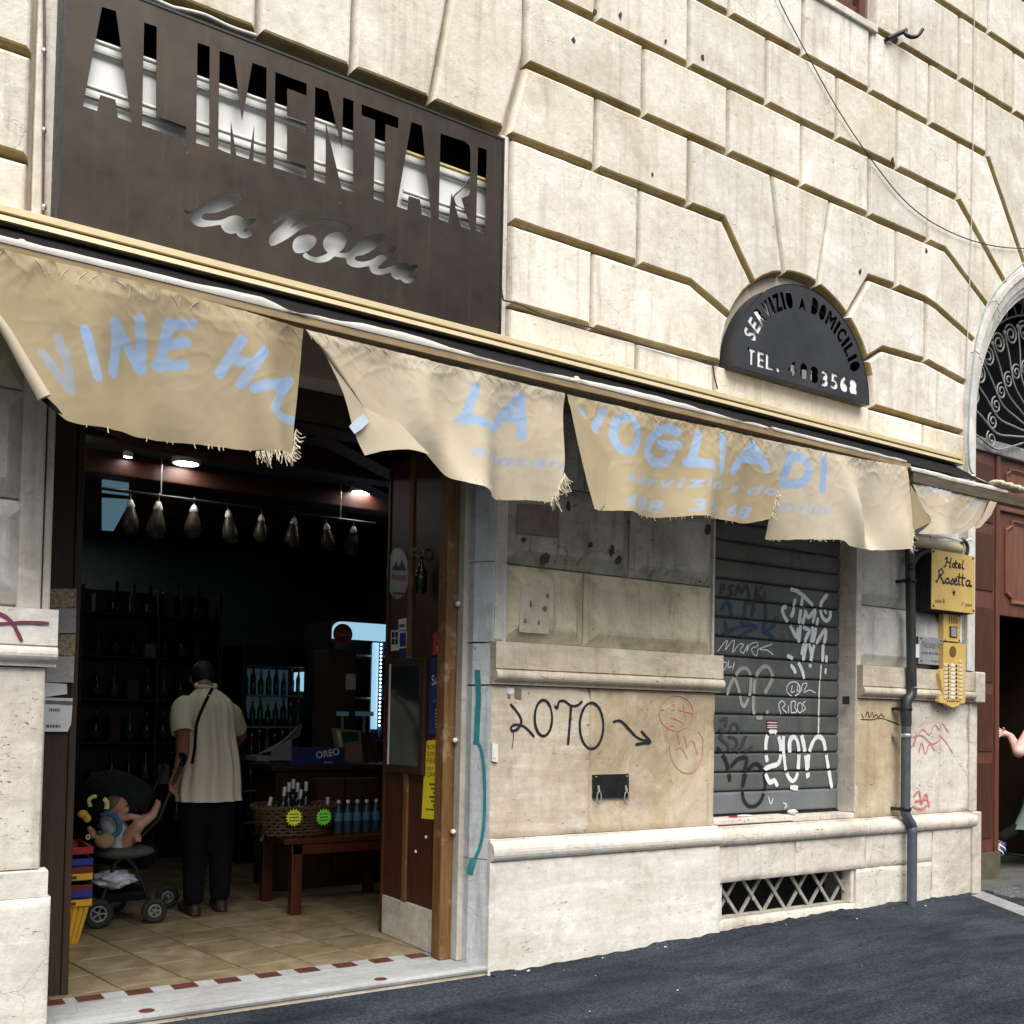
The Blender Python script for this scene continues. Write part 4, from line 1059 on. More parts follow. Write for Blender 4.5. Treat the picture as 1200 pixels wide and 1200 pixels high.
# fabric between roller and front bar, its shaded underside put in as black colour
zbar1 = at(205, 335.5, YB)[2]; zbar0 = at(205, 345.2, YB)[2]
fb = MB(); n = 40
vs = []
for i in range(n+1):
    x = XL+(XR-XL-.02)*i/n
    for j in range(6):
        t = j/5; vs.append((x, -.14-(YB*-1-.16)*t, zc1[3]+.012+(zbar1+.01-zc1[3]-.012)*t-.015*math.sin(math.pi*t)))
fb.add(vs, [(i*6+j, i*6+j+1, (i+1)*6+j+1, (i+1)*6+j) for i in range(n) for j in range(5)], 0, True); fb.build('retracted_fabric', M['black_cloth'], AW)
xs5 = at(1066, 560, YB)[0]
fb = MB(); fb.bbox((XL, YB-.012, zbar0), (xs5-.004, YB+.03, zbar1), .004); fb.build('front_bar', M['brown_bar'], AW)
zq1 = at(1100, 560, YB-.02)[2]; zq0 = at(1100, 572.5, YB-.02)[2]
fb = MB(); fb.bbox((xs5, YB-.03, zq0), (7.52, YB+.03, zq1), .004); fb.build('front_bar', M['dark_bar'], AW)
for xa in (.35, 3.15, 6.9):
    fb = MB(); fb.tube([(xa, -.05, 3.36), (xa+.22, -.32, 3.30), (xa+.05, YB+.03, zbar0+.03)], .016, 8); fb.ball((xa+.22, -.32, 3.30), .026, 8); fb.build('folding_arm', M['cream_alu'], AW)
# bleached cloth rolled over the bar
def top_strip(px0, px1, rise, matl, name='bar_cloth', zlo=None, yo=0.):
    x0, x1 = at(px0, 400, YB)[0], at(px1, 500, YB)[0]; n = max(12, int((x1-x0)/.05)); vs = []
    for i in range(n+1):
        x = x0+(x1-x0)*i/n; r = .60*rise(i/n)+.006*mnoise.noise((x*9, 2, 1)); zb_ = zlo if zlo is not None else zbar1+.001
        lean = .05*mnoise.noise((x*3, 7, 1))
        vs += [(x, YB-.016+yo, zb_), (x, YB-.020+yo-.01*mnoise.noise((x*14, 1, 1)), zb_+r*.5), (x, YB-.004+yo+.02*lean, zb_+r), (x, YB+.03+yo, zb_+r*.8)]
    q = MB(); q.add(vs, [(i*4+j, (i+1)*4+j, (i+1)*4+j+1, i*4+j+1) for i in range(n) for j in range(3)], 0, True); q.build(name, matl, AW)
top_strip(-60, 356, lambda t: .052+.02*math.exp(-((t-.8)/.08)**2)-.045*max(0, t-.86)/.14, M['canvas_white'])
top_strip(335, 620, lambda t: .022+.045*math.sin(math.pi*min(1, t*1.2))**2 if t < .83 else .022, M['canvas_white'])
top_strip(622, 898, lambda t: .018+.04*math.sin(math.pi*min(1, t*1.15))+.012*(t > .9), M['canvas_white'])
top_strip(905, 1060, lambda t: .040-.01*t, M['canvas_white'])
top_strip(1064, 1176, lambda t: .050+.006*math.sin(t*9), M['canvas_white'], zlo=zq1+.001, yo=-.018)
q = MB()
for k in range(7):
    a = at(1166+5*k, 566+1.4*k, YB-.02); q.ball((a[0], a[1], a[2]), (.045, .05, .022+.008*(k % 2)), 8)
q.build('bar_cloth', M['canvas_pale'], AW)

# valances: sheets y = YB + h(x,z) inside outlines taken at the bar plane
def wrinkle(x, z, seed, ztop, amp=1.):
    d = max(0., ztop-z)
    f = .022*mnoise.noise((x*3.6, z*2.8, seed))+.003*mnoise.noise((x*9+3*z, z*6, seed+3))
    pk = .006*math.exp(-d/.06)*mnoise.noise((x*30, z*16, seed+9))+.003*math.exp(-d/.10)*mnoise.noise((x*42+z*20, z*30, seed+5))
    fine = .0007*mnoise.noise((x*26, z*22, seed+1))
    rg = (1-abs(mnoise.noise((x*13+z*4, z*9-x*2, seed+21))))**7
    rg2 = (1-abs(mnoise.noise((x*8-z*7, z*6+x*3, seed+27))))**10
    cr = -.006*math.exp(-d/.055)*rg-.0035*math.exp(-d/.25)*rg2*min(1, d/.03)
    return amp*(f*min(1, d/.08)+pk+fine+cr)
class Valance:
    def __init__(s, top, left, right, bottom, seed, bill, n=420, m_=90, matl='canvas'):
        s.seed = seed; s.bill = bill
        T = xz(top, YB-.018); s.ztop = max(p[1] for p in T)
        def res(P, k):
            P = [np.array(p) for p in xz(smooth_path(P, 6), YB-.018)]
            L = np.cumsum([0]+[np.linalg.norm(b-a) for a, b in zip(P[:-1], P[1:])]); u = np.linspace(0, L[-1], k)
            A = np.array(P); return np.stack([np.interp(u, L, A[:, 0]), np.interp(u, L, A[:, 1])], 1)
        t_, b_, l_, r_ = res(top, n), res(bottom, n), res(left, m_), res(right, m_)
        b_[:, 1] += [.004*mnoise.noise((p[0]*20, 3, seed)) for p in b_]
        q = MB(); vs = []
        for j in range(m_):
            v = j/(m_-1)
            for i in range(n):
                u = i/(n-1)
                p = (1-v)*t_[i]+v*b_[i]+(1-u)*l_[j]+u*r_[j]-((1-u)*(1-v)*t_[0]+u*(1-v)*t_[-1]+(1-u)*v*b_[0]+u*v*b_[-1])
                vs.append((p[0], s.y(p[0], p[1]), p[1]))
        q.add(vs, [(j*n+i, j*n+n+i, j*n+n+i+1, j*n+i+1) for j in range(m_-1) for i in range(n-1)], 0, True)
        s.o = q.build('valance', M[matl], AW); s.b = b_; s.r = r_; s.l = l_
        s.g = np.array([(v[0], v[2]) for v in q.v]); s.ink = np.zeros(len(s.g))
    def y(s, x, z): return YB-.018+wrinkle(x, z, s.seed, s.ztop)+s.bill(x, z)
    def pt(s, x, z, off=.004): return (x, s.y(x, z)-off, z)
    def paint(s, lst, wpx, matl, k=4):
        val = 1.0 if matl == 'blue_ink' else .55
        for st_ in lst:
            P = smooth_path(st_, k) if len(st_) > 2 else st_
            W = np.array(xz(P, YB-.018)); dist = np.dot(CAM_R[:, 2], at(*P[0], YB)-CAM_P); hw = wpx*dist/FPX*.52
            d = np.full(len(s.g), 9.)
            for p, q_ in zip(W[:-1], W[1:]):
                v = q_-p; t = np.clip(((s.g-p) @ v)/max(1e-9, v @ v), 0, 1); d = np.minimum(d, np.linalg.norm(s.g-(p+t[:, None]*v), axis=1))
            s.ink = np.maximum(s.ink, val*np.clip((hw-d)/.0035+.5, 0, 1))
    def text(s, txt, a, b, hpx, matl, shear=.0):
        A, B = np.array(xz([a], YB-.018)[0]), np.array(xz([b], YB-.018)[0]); T = xz([(a[0], a[1]-hpx)], YB-.018)[0]
        vs, fs = font_geo(txt, shear, 1.15); x0, x1 = vs[:, 0].min(), vs[:, 0].max(); h = (T[1]-A[1])/.73; best = np.zeros(len(s.g))
        for dx, dz in ((0, 0), (.005, .0), (-.005, 0), (0, .004), (0, -.004)):
            P = np.stack([A[0]+(vs[:, 0]-x0)/(x1-x0)*(B[0]-A[0])+dx, A[1]+(vs[:, 0]-x0)/(x1-x0)*(B[1]-A[1])+vs[:, 1]*h+dz], 1)
            sel = np.where((s.g[:, 0] > P[:, 0].min()) & (s.g[:, 0] < P[:, 0].max()) & (s.g[:, 1] > P[:, 1].min()) & (s.g[:, 1] < P[:, 1].max()))[0]; G = s.g[sel]; ins = np.zeros(len(sel), bool)
            cnt = {}
            for f in fs:
                for i in range(len(f)):
                    k_ = (tuple(np.round(vs[f[i]], 5)), tuple(np.round(vs[f[(i+1) % len(f)]], 5)))
                    if (k_[1], k_[0]) in cnt: del cnt[(k_[1], k_[0])]
                    else: cnt[k_] = (f[i], f[(i+1) % len(f)])
            for i0, i1 in cnt.values():
                p, q_ = P[i0], P[i1]; c = (p[1] > G[:, 1]) != (q_[1] > G[:, 1])
                with np.errstate(divide='ignore', invalid='ignore'): xi = p[0]+(G[:, 1]-p[1])*(q_[0]-p[0])/(q_[1]-p[1])
                ins ^= c & (G[:, 0] < xi)
            best[sel] += ins*.6
        s.ink = np.maximum(s.ink, .8*np.clip(best, 0, 1))
    def finish(s):
        at_ = s.o.data.attributes.new('print', 'FLOAT', 'POINT'); at_.data.foreach_set('value', s.ink.astype(np.float32))
    def fringe(s, px, n_, L, droop=1., spread=1., matl='thread'):
        q = MB(); 
        for k in range(n_):
            c = px[0]+(px[-1]-px[0])*0 if False else None
            t = random.random()*(len(px)-1); i = min(int(t), len(px)-2); f = t-i
            p = (px[i][0]*(1-f)+px[i+1][0]*f, px[i][1]*(1-f)+px[i+1][1]*f)
            w = xz([p], YB-.018)[0]; y = s.y(*w); ln = L*random.uniform(.4, 1.2); dx = random.uniform(-.4, 1.)*spread*ln*.7; dy = random.uniform(-.5, .2)*ln
            pts = smooth_path([(w[0], y-.002, w[1]+.004), (w[0]+dx*.5, y+dy*.4, w[1]-ln*.5*droop), (w[0]+dx, y+dy, w[1]-ln*droop+random.uniform(-.2, .5)*ln)], 3)
            q.tube(pts, .0020, 4)
        return tag(q.build('fringe', M[matl], s.o), kind='stuff')
g2 = lambda x, c, w: math.exp(-((x-c)/w)**2)
V1 = Valance([(-60, 276), (0, 291.5), (120, 320), (240, 352), (356, 385)], [(-60, 276), (-30, 340), (10, 400), (45, 462), (72, 488)], [(356, 385), (355, 430), (352, 480), (346, 531)],
             [(72, 488), (85, 496), (130, 504), (225, 516), (290, 527), (346, 531)], 1., lambda x, z: (3.14-z)*(-.24*g2(x, 1.42+.25*(3.14-z), .10)+.20*g2(x, 1.62, .12)+.14*g2(x, 1.12, .22)-.16*g2(x, .70+.3*(3.14-z), .10)+.08*g2(x, .9, .1)))
V2 = Valance([(358, 386), (430, 404), (530, 429), (662, 461)], [(358, 386), (395, 430), (445, 480), (500, 534)], [(662, 461), (661, 500), (660, 550), (646, 588)],
             [(500, 534), (512, 550), (528, 566), (560, 577), (600, 583), (646, 588)], 5., lambda x, z: (3.14-z)*(-.16*g2(x, 2.55, .10)+.14*g2(x, 2.74, .10)-.20*g2(x, 2.18+.4*(3.1-z), .10)+.16*g2(x, 2.36, .10)), matl='canvas_pale')
V3 = Valance([(664, 462), (740, 480), (820, 498), (893, 514)], [(664, 462), (677, 508), (689, 555), (699, 599)], [(893, 514), (906, 545), (914, 568), (905, 608)],
             [(699, 599), (745, 603), (830, 608), (880, 612), (905, 608)], 9., lambda x, z: (3.14-z)*(-.14*g2(x, 3.45, .12)+.12*g2(x, 3.75, .14)-.16*g2(x, 4.15-.3*(3.1-z), .12)+.12*g2(x, 4.45, .1)))
V4 = Valance([(892, 514), (950, 526), (1000, 536), (1063, 547)], [(892, 514), (908, 545), (912, 585), (907, 630)], [(1063, 547), (1065, 580), (1065, 612), (1057, 645)],
             [(907, 630), (950, 632), (986, 633), (998, 640), (1020, 644), (1057, 645)], 13., lambda x, z: (3.12-z)*(.16*g2(x, 4.72, .14)-.20*g2(x, 5.28+.5*(3.0-z), .10)+.20*g2(x, 5.52, .10)-.12*g2(x, 5.85, .10)), matl='canvas_pale')
V5 = Valance([(1069, 566), (1100, 573), (1130, 580), (1158, 586)], [(1069, 566), (1078, 590), (1088, 610), (1076, 625)], [(1158, 586), (1154, 602), (1144, 616), (1130, 624)],
             [(1076, 625), (1090, 627), (1110, 627), (1130, 624)], 17., lambda x, z: -.05*g2(x, 6.25, .16)*(3.1-z)*3+.04*(3.1-z), matl='canvas_pale', n=130, m_=70)
# folded-over flaps
def flap(poly, dy, matl, seed):
    W = xz(poly, YB-.03); q = MB(); c = np.mean(np.array(W), 0); n = len(W); K = 5; vs = []
    for k in range(K+1):
        for i, p in enumerate(W):
            t = k/K; x = p[0]*(1-t)+c[0]*t; z = p[1]*(1-t)+c[1]*t
            vs.append((x, YB-.03+dy[i]*(1-t)+np.mean(dy)*t+.006*mnoise.noise((x*9, z*9, seed)), z))
    q.add(vs, [(k*n+i, k*n+(i+1) % n, (k+1)*n+(i+1) % n, (k+1)*n+i) for k in range(K) for i in range(n)], 0, True); return q.build('valance_fold', M[matl], AW)
flap(smooth_path([(359, 387), (380, 415), (402, 462), (414, 505), (427, 534)], 3)+smooth_path([(445, 530), (475, 528), (500, 534)], 3)+smooth_path([(470, 500), (430, 462), (390, 420)], 3), [-.005]*13+[-.03]*7+[-.012]*7, 'canvas_pale', 2.)
flap([(665, 463), (676, 520), (684, 560), (694, 597), (700, 599), (716, 580), (730, 563), (700, 515)], [-.004, -.012, -.018, -.02, -.02, -.018, -.016, -.012], 'canvas', 4.)
flap([(1067, 568), (1069, 600), (1072, 622), (1090, 612), (1080, 592)], [.0, .02, .02, -.01, -.008], 'canvas', 6.)
flap([(1158, 587), (1167, 589), (1160, 604), (1148, 618), (1138, 621), (1150, 606)], [-.01]*6, 'canvas_pale', 7.)
# rolled left edge of the first valance
q = MB(); q.tube([tuple(np.array(at(*p, YB-.05))) for p in smooth_path([(-30, 336), (5, 385), (30, 428), (52, 466)], 5)], [.014+.012*k_/15 for k_ in range(16)], 10); q.build('rolled_edge', M['canvas_pale'], AW)
q = MB(); a = [at(*p, YB-.035) for p in [(46, 466), (52, 463), (66, 476), (74, 486), (66, 484), (54, 474)]]; q.add(a, [list(range(6))]); q.build('rolled_edge', M['black_cloth'], AW)
# blue lettering
zz = zoom(0, 280, 3.0)
V1.paint([zz(s) for s in ([(148, 400), (190, 460), (243, 535)], [(203, 350), (212, 395)], [(225, 400), (238, 470), (246, 535)])], 9.5, 'blue_pale')
V1.paint([zz(s) for s in ([(293, 330), (315, 410), (337, 490)], [(410, 295), (410, 380), (398, 468)], [(404, 292), (455, 370), (503, 452)], [(492, 275), (503, 350), (505, 450)], [(600, 290), (585, 360), (575, 442)], [(592, 300), (678, 296)], [(588, 366), (660, 358)], [(558, 436), (655, 436)],
    [(845, 358), (810, 415), (775, 472)], [(925, 398), (885, 450), (845, 512)], [(805, 420), (890, 450)], [(1032, 492), (960, 515), (888, 530)], [(1028, 490), (992, 545), (955, 602)], [(962, 515), (985, 550)], [(978, 624), (1040, 628)])], 11.5, 'blue_ink')
zz = zoom(340, 340, 3.0)
V2.paint([zz(s) for s in ([(650, 342), (628, 400), (606, 462)], [(594, 455), (688, 474)], [(808, 372), (765, 430), (716, 490)], [(815, 372), (818, 440), (820, 512)], [(752, 440), (820, 445)])], 11, 'blue_ink')
V2.text('alimen', zz([(615, 590)])[0], zz([(952, 632)])[0], 14, 'blue_pale', .25)
q = MB(); P = xz(zz([(220, 488), (255, 458)]), YB-.04); q.ribbon(P, .05, lambda x, z: YB-.052, 0); q.build('lettering', M['blue_pale'], AW)
zz = zoom(640, 400, 3.333)
V3.paint([zz(s) for s in ([(222, 275), (200, 315), (175, 358)], [(120, 275), (138, 285)], ell(305, 366, 50, 68, 18, 0, 352), [(515, 352), (470, 338), (425, 368), (402, 420), (425, 462), (475, 470), (495, 440), (500, 402)], [(455, 400), (520, 405)], [(592, 365), (575, 420), (558, 478)], [(545, 472), (628, 485)], [(684, 378), (680, 440), (674, 504)],
    [(808, 402), (770, 452), (732, 504)], [(808, 402), (835, 450), (862, 498)], [(768, 455), (846, 462)])], 10.5, 'blue_ink')
V3.text('servizio a do', zz([(300, 550)])[0], zz([(905, 600)])[0], 13, 'blue_pale', .2)
V3.text('488 35 68', zz([(272, 650)])[0], zz([(825, 688)])[0], 16, 'blue_pale', .2)
V4.paint([zz(s) for s in ([(960, 442), (948, 495), (936, 552)], [(955, 445), (1005, 462), (1024, 505), (1000, 552), (932, 552)], [(1085, 466), (1083, 520), (1080, 578)])], 11, 'blue_ink')
V4.text('milio', zz([(925, 660)])[0], zz([(1100, 675)])[0], 13, 'blue_pale', .2)
zz = zoom(1060, 500, 8.571)
V5.paint([zz(s) for s in ([(190, 612), (330, 640), (500, 680)], [(150, 655), (170, 690)], [(690, 780), (780, 730)])], 6, 'blue_pale')
for V in (V1, V2, V3, V4, V5): V.finish()
V1.fringe([(300, 530), (346, 532)], 50, .05); V1.fringe([(346, 532), (353, 500)], 40, .05, .6, 1.2); V1.fringe([(90, 498), (230, 517), (300, 528)], 14, .02)
V2.fringe([(646, 588), (660, 555)], 60, .07, .8, 1.2); V2.fringe([(520, 562), (646, 588)], 12, .015)
V3.fringe([(905, 606), (912, 575)], 60, .06, .5, 1.0); V3.fringe([(745, 603), (880, 612)], 16, .014)
V4.fringe([(1056, 645), (1063, 620)], 50, .05, .8, .6); V4.fringe([(910, 630), (990, 634)], 20, .012)
for V, p in ((V1, [(0, 292), (356, 386)]), (V2, [(360, 388), (660, 462)]), (V3, [(666, 464), (890, 514)]), (V4, [(895, 515), (1060, 547)])):
    q = MB()
    n = int((p[1][0]-p[0][0])/16)
    for k in range(n):                                                # ravelled stitching under the bar
        t = (k+random.random()*.6)/n; a = (p[0][0]+(p[1][0]-p[0][0])*t, p[0][1]+(p[1][1]-p[0][1])*t+1)
        w = xz([a], YB-.018)[0]; L = random.uniform(.02, .07); dx = random.uniform(-.05, .05)
        pts = smooth_path([(w[0], 0, w[1]), (w[0]+dx*.7, 0, w[1]-L*.5), (w[0]+dx, 0, w[1]-L)], 4)
        q.tube([V.pt(c[0], c[2], .0) for c in pts], .0022, 5)
    tag(q.build('stitching', M['canvas_pale'], V.o), kind='stuff')
# ------------------------------------------------------------------ roller shutter
YR = .16
RS = thing('roller_shutter', 'closed grey steel roller shutter covered in white, black and navy graffiti tags', 'shutter', (5.5, YR, .78))
zlow = .79; sh = (2.86-zlow-.20)/12.2
slat_z = []
zz = zoom(835, 810, 7.5); z7 = zoom(835, 670, 7.5)
gro = [at(*zz([(560, v)])[0], YR)[2] for v in (865, 703, 542, 380, 212, 48)]+[at(*z7([(560, v)])[0], YR)[2] for v in (935, 768, 608, 445, 280, 115)]
gro = sorted(set(round(g_, 3) for g_ in gro))
gg = [gro[0]]
for g_ in gro[1:]:
    if g_-gg[-1] > .08: gg.append(g_)
step = (gg[-1]-gg[0])/(len(gg)-1)
gro = [gg[0]+step*i for i in range(len(gg))]
while gro[-1]+step < 2.9: gro.append(gro[-1]+step)
edges = [zlow]+gro+[2.95]
for i, (a, b) in enumerate(zip(edges[:-1], edges[1:])):
    pr = [(YR+.03, a+.001), (YR+.012, a+.002), (YR+.002, a+.010), (YR-.001, a+.022), (YR-.002, (a+b)/2), (YR-.001, b-.020), (YR+.004, b-.009), (YR+.016, b-.006), (YR+.03, b-.002)]
    q = MB(); q.sweepx(pr, 4.801, 6.204, 0, False); q.build('slat', M['shutter_low' if i == 0 else 'shutter'], RS)
q = MB(); q.bbox((4.801, YR-.012, zlow-.008), (6.204, YR+.03, zlow-.0005), .003); q.build('bottom_rail', M['black_metal'], RS)
gskip = lambda x, z: any(g_-.013 < z < g_+.008 for g_ in gro)
def sg(lst, w, m_, z_=None): return strokes('graffiti', [zf(s) for zf, s in lst], w, YR-.004, M[m_], RS, skip=gskip, off=.001)
a7 = [(z7, s) for s in ([(690, 155), (740, 170), (800, 215), (875, 290)], [(790, 225), (775, 330), (760, 445)], [(725, 245), (712, 290)], [(715, 285), (650, 305), (612, 330), (630, 395), (660, 440), (700, 510), (735, 575), (750, 500)], [(712, 320), (705, 360), (690, 390)],
    [(815, 345), (805, 400), (790, 450)], [(815, 345), (840, 400), (900, 340), (880, 440)], [(925, 415), (915, 460)], [(1005, 205), (975, 240), (950, 290), (955, 380), (995, 430), (1030, 400), (1030, 330), (1010, 320)], [(985, 345), (995, 360)],
    [(770, 480), (765, 540), (755, 610)], [(800, 490), (850, 520), (830, 560), (810, 610)], [(870, 470), (880, 540), (865, 610)], [(905, 480), (900, 540), (880, 610)], [(915, 625), (950, 560), (990, 510), (990, 570), (980, 620)],
    [(800, 640), (780, 720)], [(825, 640), (810, 700), (795, 770)], [(850, 640), (862, 700), (870, 750)], [(890, 650), (870, 730), (855, 830)], [(970, 650), (965, 780)], [(1000, 745), (998, 785)], [(993, 860), (990, 885)],
    [(660, 740), (690, 755), (750, 800), (785, 870), (800, 930)], [(690, 825), (715, 860), (722, 885)])]
sg(a7, 4.6, 'spray_white')
sg([(z7, [(955, 800), (945, 940)]), (z7, [(940, 960), (933, 1100)]), (zz, [(935, 70), (930, 210)]), (zz, [(932, 230), (928, 365)])], 2.2, 'spray_white')
sg([(zz, s) for s in ([(478, 610), (468, 540), (470, 440), (490, 375), (530, 350), (570, 380), (597, 470), (595, 580), (570, 640), (510, 660), (455, 690), (470, 740), (500, 800), (540, 785), (565, 825)],
    [(625, 375), (620, 480), (630, 600), (650, 720), (700, 790), (740, 740), (755, 620), (755, 500), (735, 420), (700, 405), (675, 450), (678, 560)],
    [(778, 370), (800, 470), (820, 600), (838, 760), (838, 640), (850, 530), (890, 430), (930, 400), (970, 430), (990, 520), (1020, 700), (1045, 840)], [(690, 845), (740, 850)])], 5.0, 'spray_white')
sg([(z7, s) for s in ([(130, 1075), (150, 1000), (190, 930), (240, 860), (290, 850), (325, 890), (335, 980), (325, 1080)], [(200, 945), (230, 1040), (250, 1140), (275, 1185), (310, 1120)], [(360, 1180), (365, 1000), (390, 900), (440, 840), (490, 840), (525, 920), (500, 990), (460, 1060)])]+[(zz, [(360, 20), (355, 140), (375, 215), (420, 235), (480, 180)])], 4.4, 'spray_cream')
sg([(z7, s) for s in ([(75, 120), (70, 190)], [(72, 115), (105, 125), (90, 160)], [(180, 120), (140, 140), (175, 180), (140, 215)], [(205, 200), (225, 120), (255, 185), (300, 125), (325, 225)], [(385, 130), (378, 245)], [(440, 130), (385, 190), (450, 235)], [(460, 180), (462, 235)])], 3.6, 'spray_black')
sg([(z7, s) for s in ([(75, 330), (120, 270), (155, 300), (165, 390)], [(290, 270), (280, 380), (262, 470), (330, 470), (390, 490), (320, 520), (262, 550), (300, 590)], [(310, 280), (360, 280), (350, 380)], [(465, 300), (470, 420), (445, 520), (500, 550), (555, 600)], [(560, 400), (540, 470), (450, 530)], [(230, 490), (150, 520), (80, 560)], [(110, 450), (130, 530)])], 4.4, 'spray_blue')
sg([(z7, s) for s in ([(45, 700), (90, 640), (130, 605), (110, 690), (160, 620), (190, 610), (175, 710), (230, 640), (270, 640), (240, 690), (270, 720)], [(270, 720), (310, 640), (300, 700), (330, 640), (385, 620), (395, 650), (340, 680), (380, 740), (400, 670)], [(525, 635), (410, 680), (480, 690), (530, 730)],
    [(90, 800), (85, 860), (110, 850), (120, 800), (95, 795)], [(140, 780), (135, 840), (170, 830)], [(190, 800), (175, 860)])], 1.1, 'spray_white')
sg([(z7, s) for s in (ell(710, 1030, 60, 62, 14), [(700, 1000), (690, 1060), (720, 1050)], [(740, 1060), (750, 990), (770, 1060), (745, 1035)], [(780, 1050), (790, 990), (830, 985), (800, 1060), (850, 1040), (900, 1065)])]+[(zz, s) for s in ([(600, 200), (580, 120), (610, 85), (635, 120), (610, 150), (650, 190)], [(665, 130), (665, 190)], [(690, 190), (690, 95), (730, 95), (720, 140), (740, 180), (690, 190)], ell(765, 145, 22, 45, 10), [(815, 90), (790, 110), (815, 150), (790, 178)], [(490, 930), (510, 990), (530, 940)], [(620, 980), (650, 1000), (630, 1030)])], 1.1, 'spray_white')
sg([(zz, s) for s in ([(262, 890), (275, 960), (320, 1010), (380, 1005), (430, 950), (462, 840), (455, 740), (420, 660), (370, 640), (310, 690), (280, 760), (265, 830)], [(165, 660), (220, 600), (300, 585), (280, 700), (270, 800)], [(45, 500), (100, 580), (130, 660), (150, 780)])], 4.8, 'spray_black')
sg([(zz, s) for s in ([(70, 260), (120, 240), (110, 310)], [(60, 330), (110, 370), (60, 400), (120, 460)], ell(190, 330, 35, 45, 12), [(140, 400), (200, 420), (210, 480), (150, 520), (130, 460)], [(290, 400), (260, 470), (225, 530)], [(345, 490), (290, 530)])], 4.0, 'spray_grey')
q = MB(); W = xz(zz([(472, 256), (573, 258), (573, 338), (472, 335)]), YR-.004); q.prism(W, YR-.0055, YR-.003); o_ = q.build('warning_sticker', M['maroon_plastic'], RS)
for v in (275, 300, 318): q = MB(); q.ribbon(xz(zz([(480, v), (565, v+2)]), YR-.004), .007, flat(YR-.0062), 0, .0005); q.build('print_line', M['paper'], o_)
# litter on the sill
for i, (pts, mt, lab) in enumerate((([(665, 1085), (740, 1085), (735, 1042), (670, 1048)], 'paper', 'crumpled white paper cup lying on the shutter sill'), ([(220, 1140), (350, 1135), (350, 1122), (222, 1124)], 'paper', 'thin white paper strip lying at the left of the shutter sill'), ([(150, 1152), (215, 1146), (212, 1134), (152, 1138)], 'red_plastic', 'small red wrapper at the left corner of the shutter sill'))):
    W = xz(zz(pts), .08); q = MB(); c = np.mean(np.array(W), 0); w = max(p[0] for p in W)-min(p[0] for p in W)
    hh = max(p[1] for p in W)-min(p[1] for p in W)
    bm = bmesh.new(); bmesh.ops.create_icosphere(bm, subdivisions=2, radius=1)
    for v in bm.verts:
        k = 1+.25*mnoise.noise(v.co*2.1+Vector((i*5, 0, 0))); v.co = Vector((c[0]+v.co.x*k*w/2, .08+v.co.y*k*.03, .782+hh*.5+v.co.z*k*hh*.5))
    q.addbm(bm); tag(q.build('litter', M[mt]), lab, 'litter')

# ------------------------------------------------------------------ basement grille
GR = thing('basement_grille', 'low rusty cross-lattice grille in the cellar opening under the shutter', 'grille', (5.5, .06, .12))
q = MB(); q.box((4.80, .30, .0), (6.24, .32, .40)); q.box((4.80, .07, .0), (6.24, .30, .06)); q.box((4.80, .07, .375), (6.24, .30, .40)); q.build('cellar_back', M['black_in'], GR)
zg = zoom(830, 960, 6.667)
for cx, cy in ((145, 645), (340, 625), (520, 595), (708, 580), (875, 560), (1037, 545)):
    c = at(*zg([(cx, cy)])[0], .06); hx, hz = .098, .118
    for sx in (-1, 1):
        q = MB()
        for s2 in (1,):
            a = Vector((c[0]-hx*sx, .06+.008*sx, .135)); b = Vector((c[0]+hx*sx, .06+.008*sx, .368)); d = (b-a).normalized(); nn = Vector((-d.z, 0, d.x))*.011
            vs = [a-nn, b-nn, b+nn, a+nn]; bk = [v+Vector((0, .012, 0)) for v in vs]
            q.add([v[:] for v in vs+bk], [(0, 1, 2, 3), (7, 6, 5, 4), (0, 4, 5, 1), (1, 5, 6, 2), (2, 6, 7, 3), (3, 7, 4, 0)])
        q.build('lattice_bar', M['rust_lattice'], GR)
    q = MB(); q.lathe((c[0], .05, c[2]), [(.008, 0), (.007, .004), (.001, .006)], 8, axis=(0, -1, 0)); q.build('rivet', M['iron'], GR)
q = MB(); q.bbox((4.876, .04, .126), (6.164, .075, .142), .003); q.build('bottom_rail', M['rust_lattice'], GR)

# ------------------------------------------------------------------ downpipe
DP = thing('downpipe', 'dark green downpipe with a blue-grey lower length running down the right pier', 'pipe', (6.83, -.08, .08))
yp = -.085
def pp(px, py): return tuple(at(px, py, yp))
xa = pp(1066, 700)[0]; xb = pp(1061.5, 900)[0]
q = MB(); q.tube([(xa-.015, yp, 3.25), (xa, yp, pp(1066, 660)[2]), (xa+.035, yp, pp(1069, 805)[2])], .036, 14); q.build('upper_pipe', M['pipe'], DP)
q = MB(); q.tube(smooth_path([(xa+.035, yp, pp(1069, 806)[2]), (xa+.02, yp+.0, pp(1066, 815)[2]), (xb, yp, pp(1062, 824)[2]), (xb, yp, pp(1062, 850)[2])], 3), .040, 14); q.build('elbow', M['pipe'], DP)
q = MB(); q.tube([(xb, yp, pp(1061, 850)[2]), (xb, yp, pp(1061, 950)[2])], .035, 14); q.build('lower_pipe', M['pipe_blue'], DP)
q = MB(); q.tube(smooth_path([(xb, yp, pp(1061, 950)[2]), (xb+.01, yp, pp(1062, 956)[2]), (xb+.07, yp-.01, pp(1066, 968)[2]), (xb+.07, yp-.01, pp(1066, 975)[2]), (xb+.07, yp-.01, .07)], 3), .036, 14); q.build('shoe_pipe', M['pipe_blue'], DP)
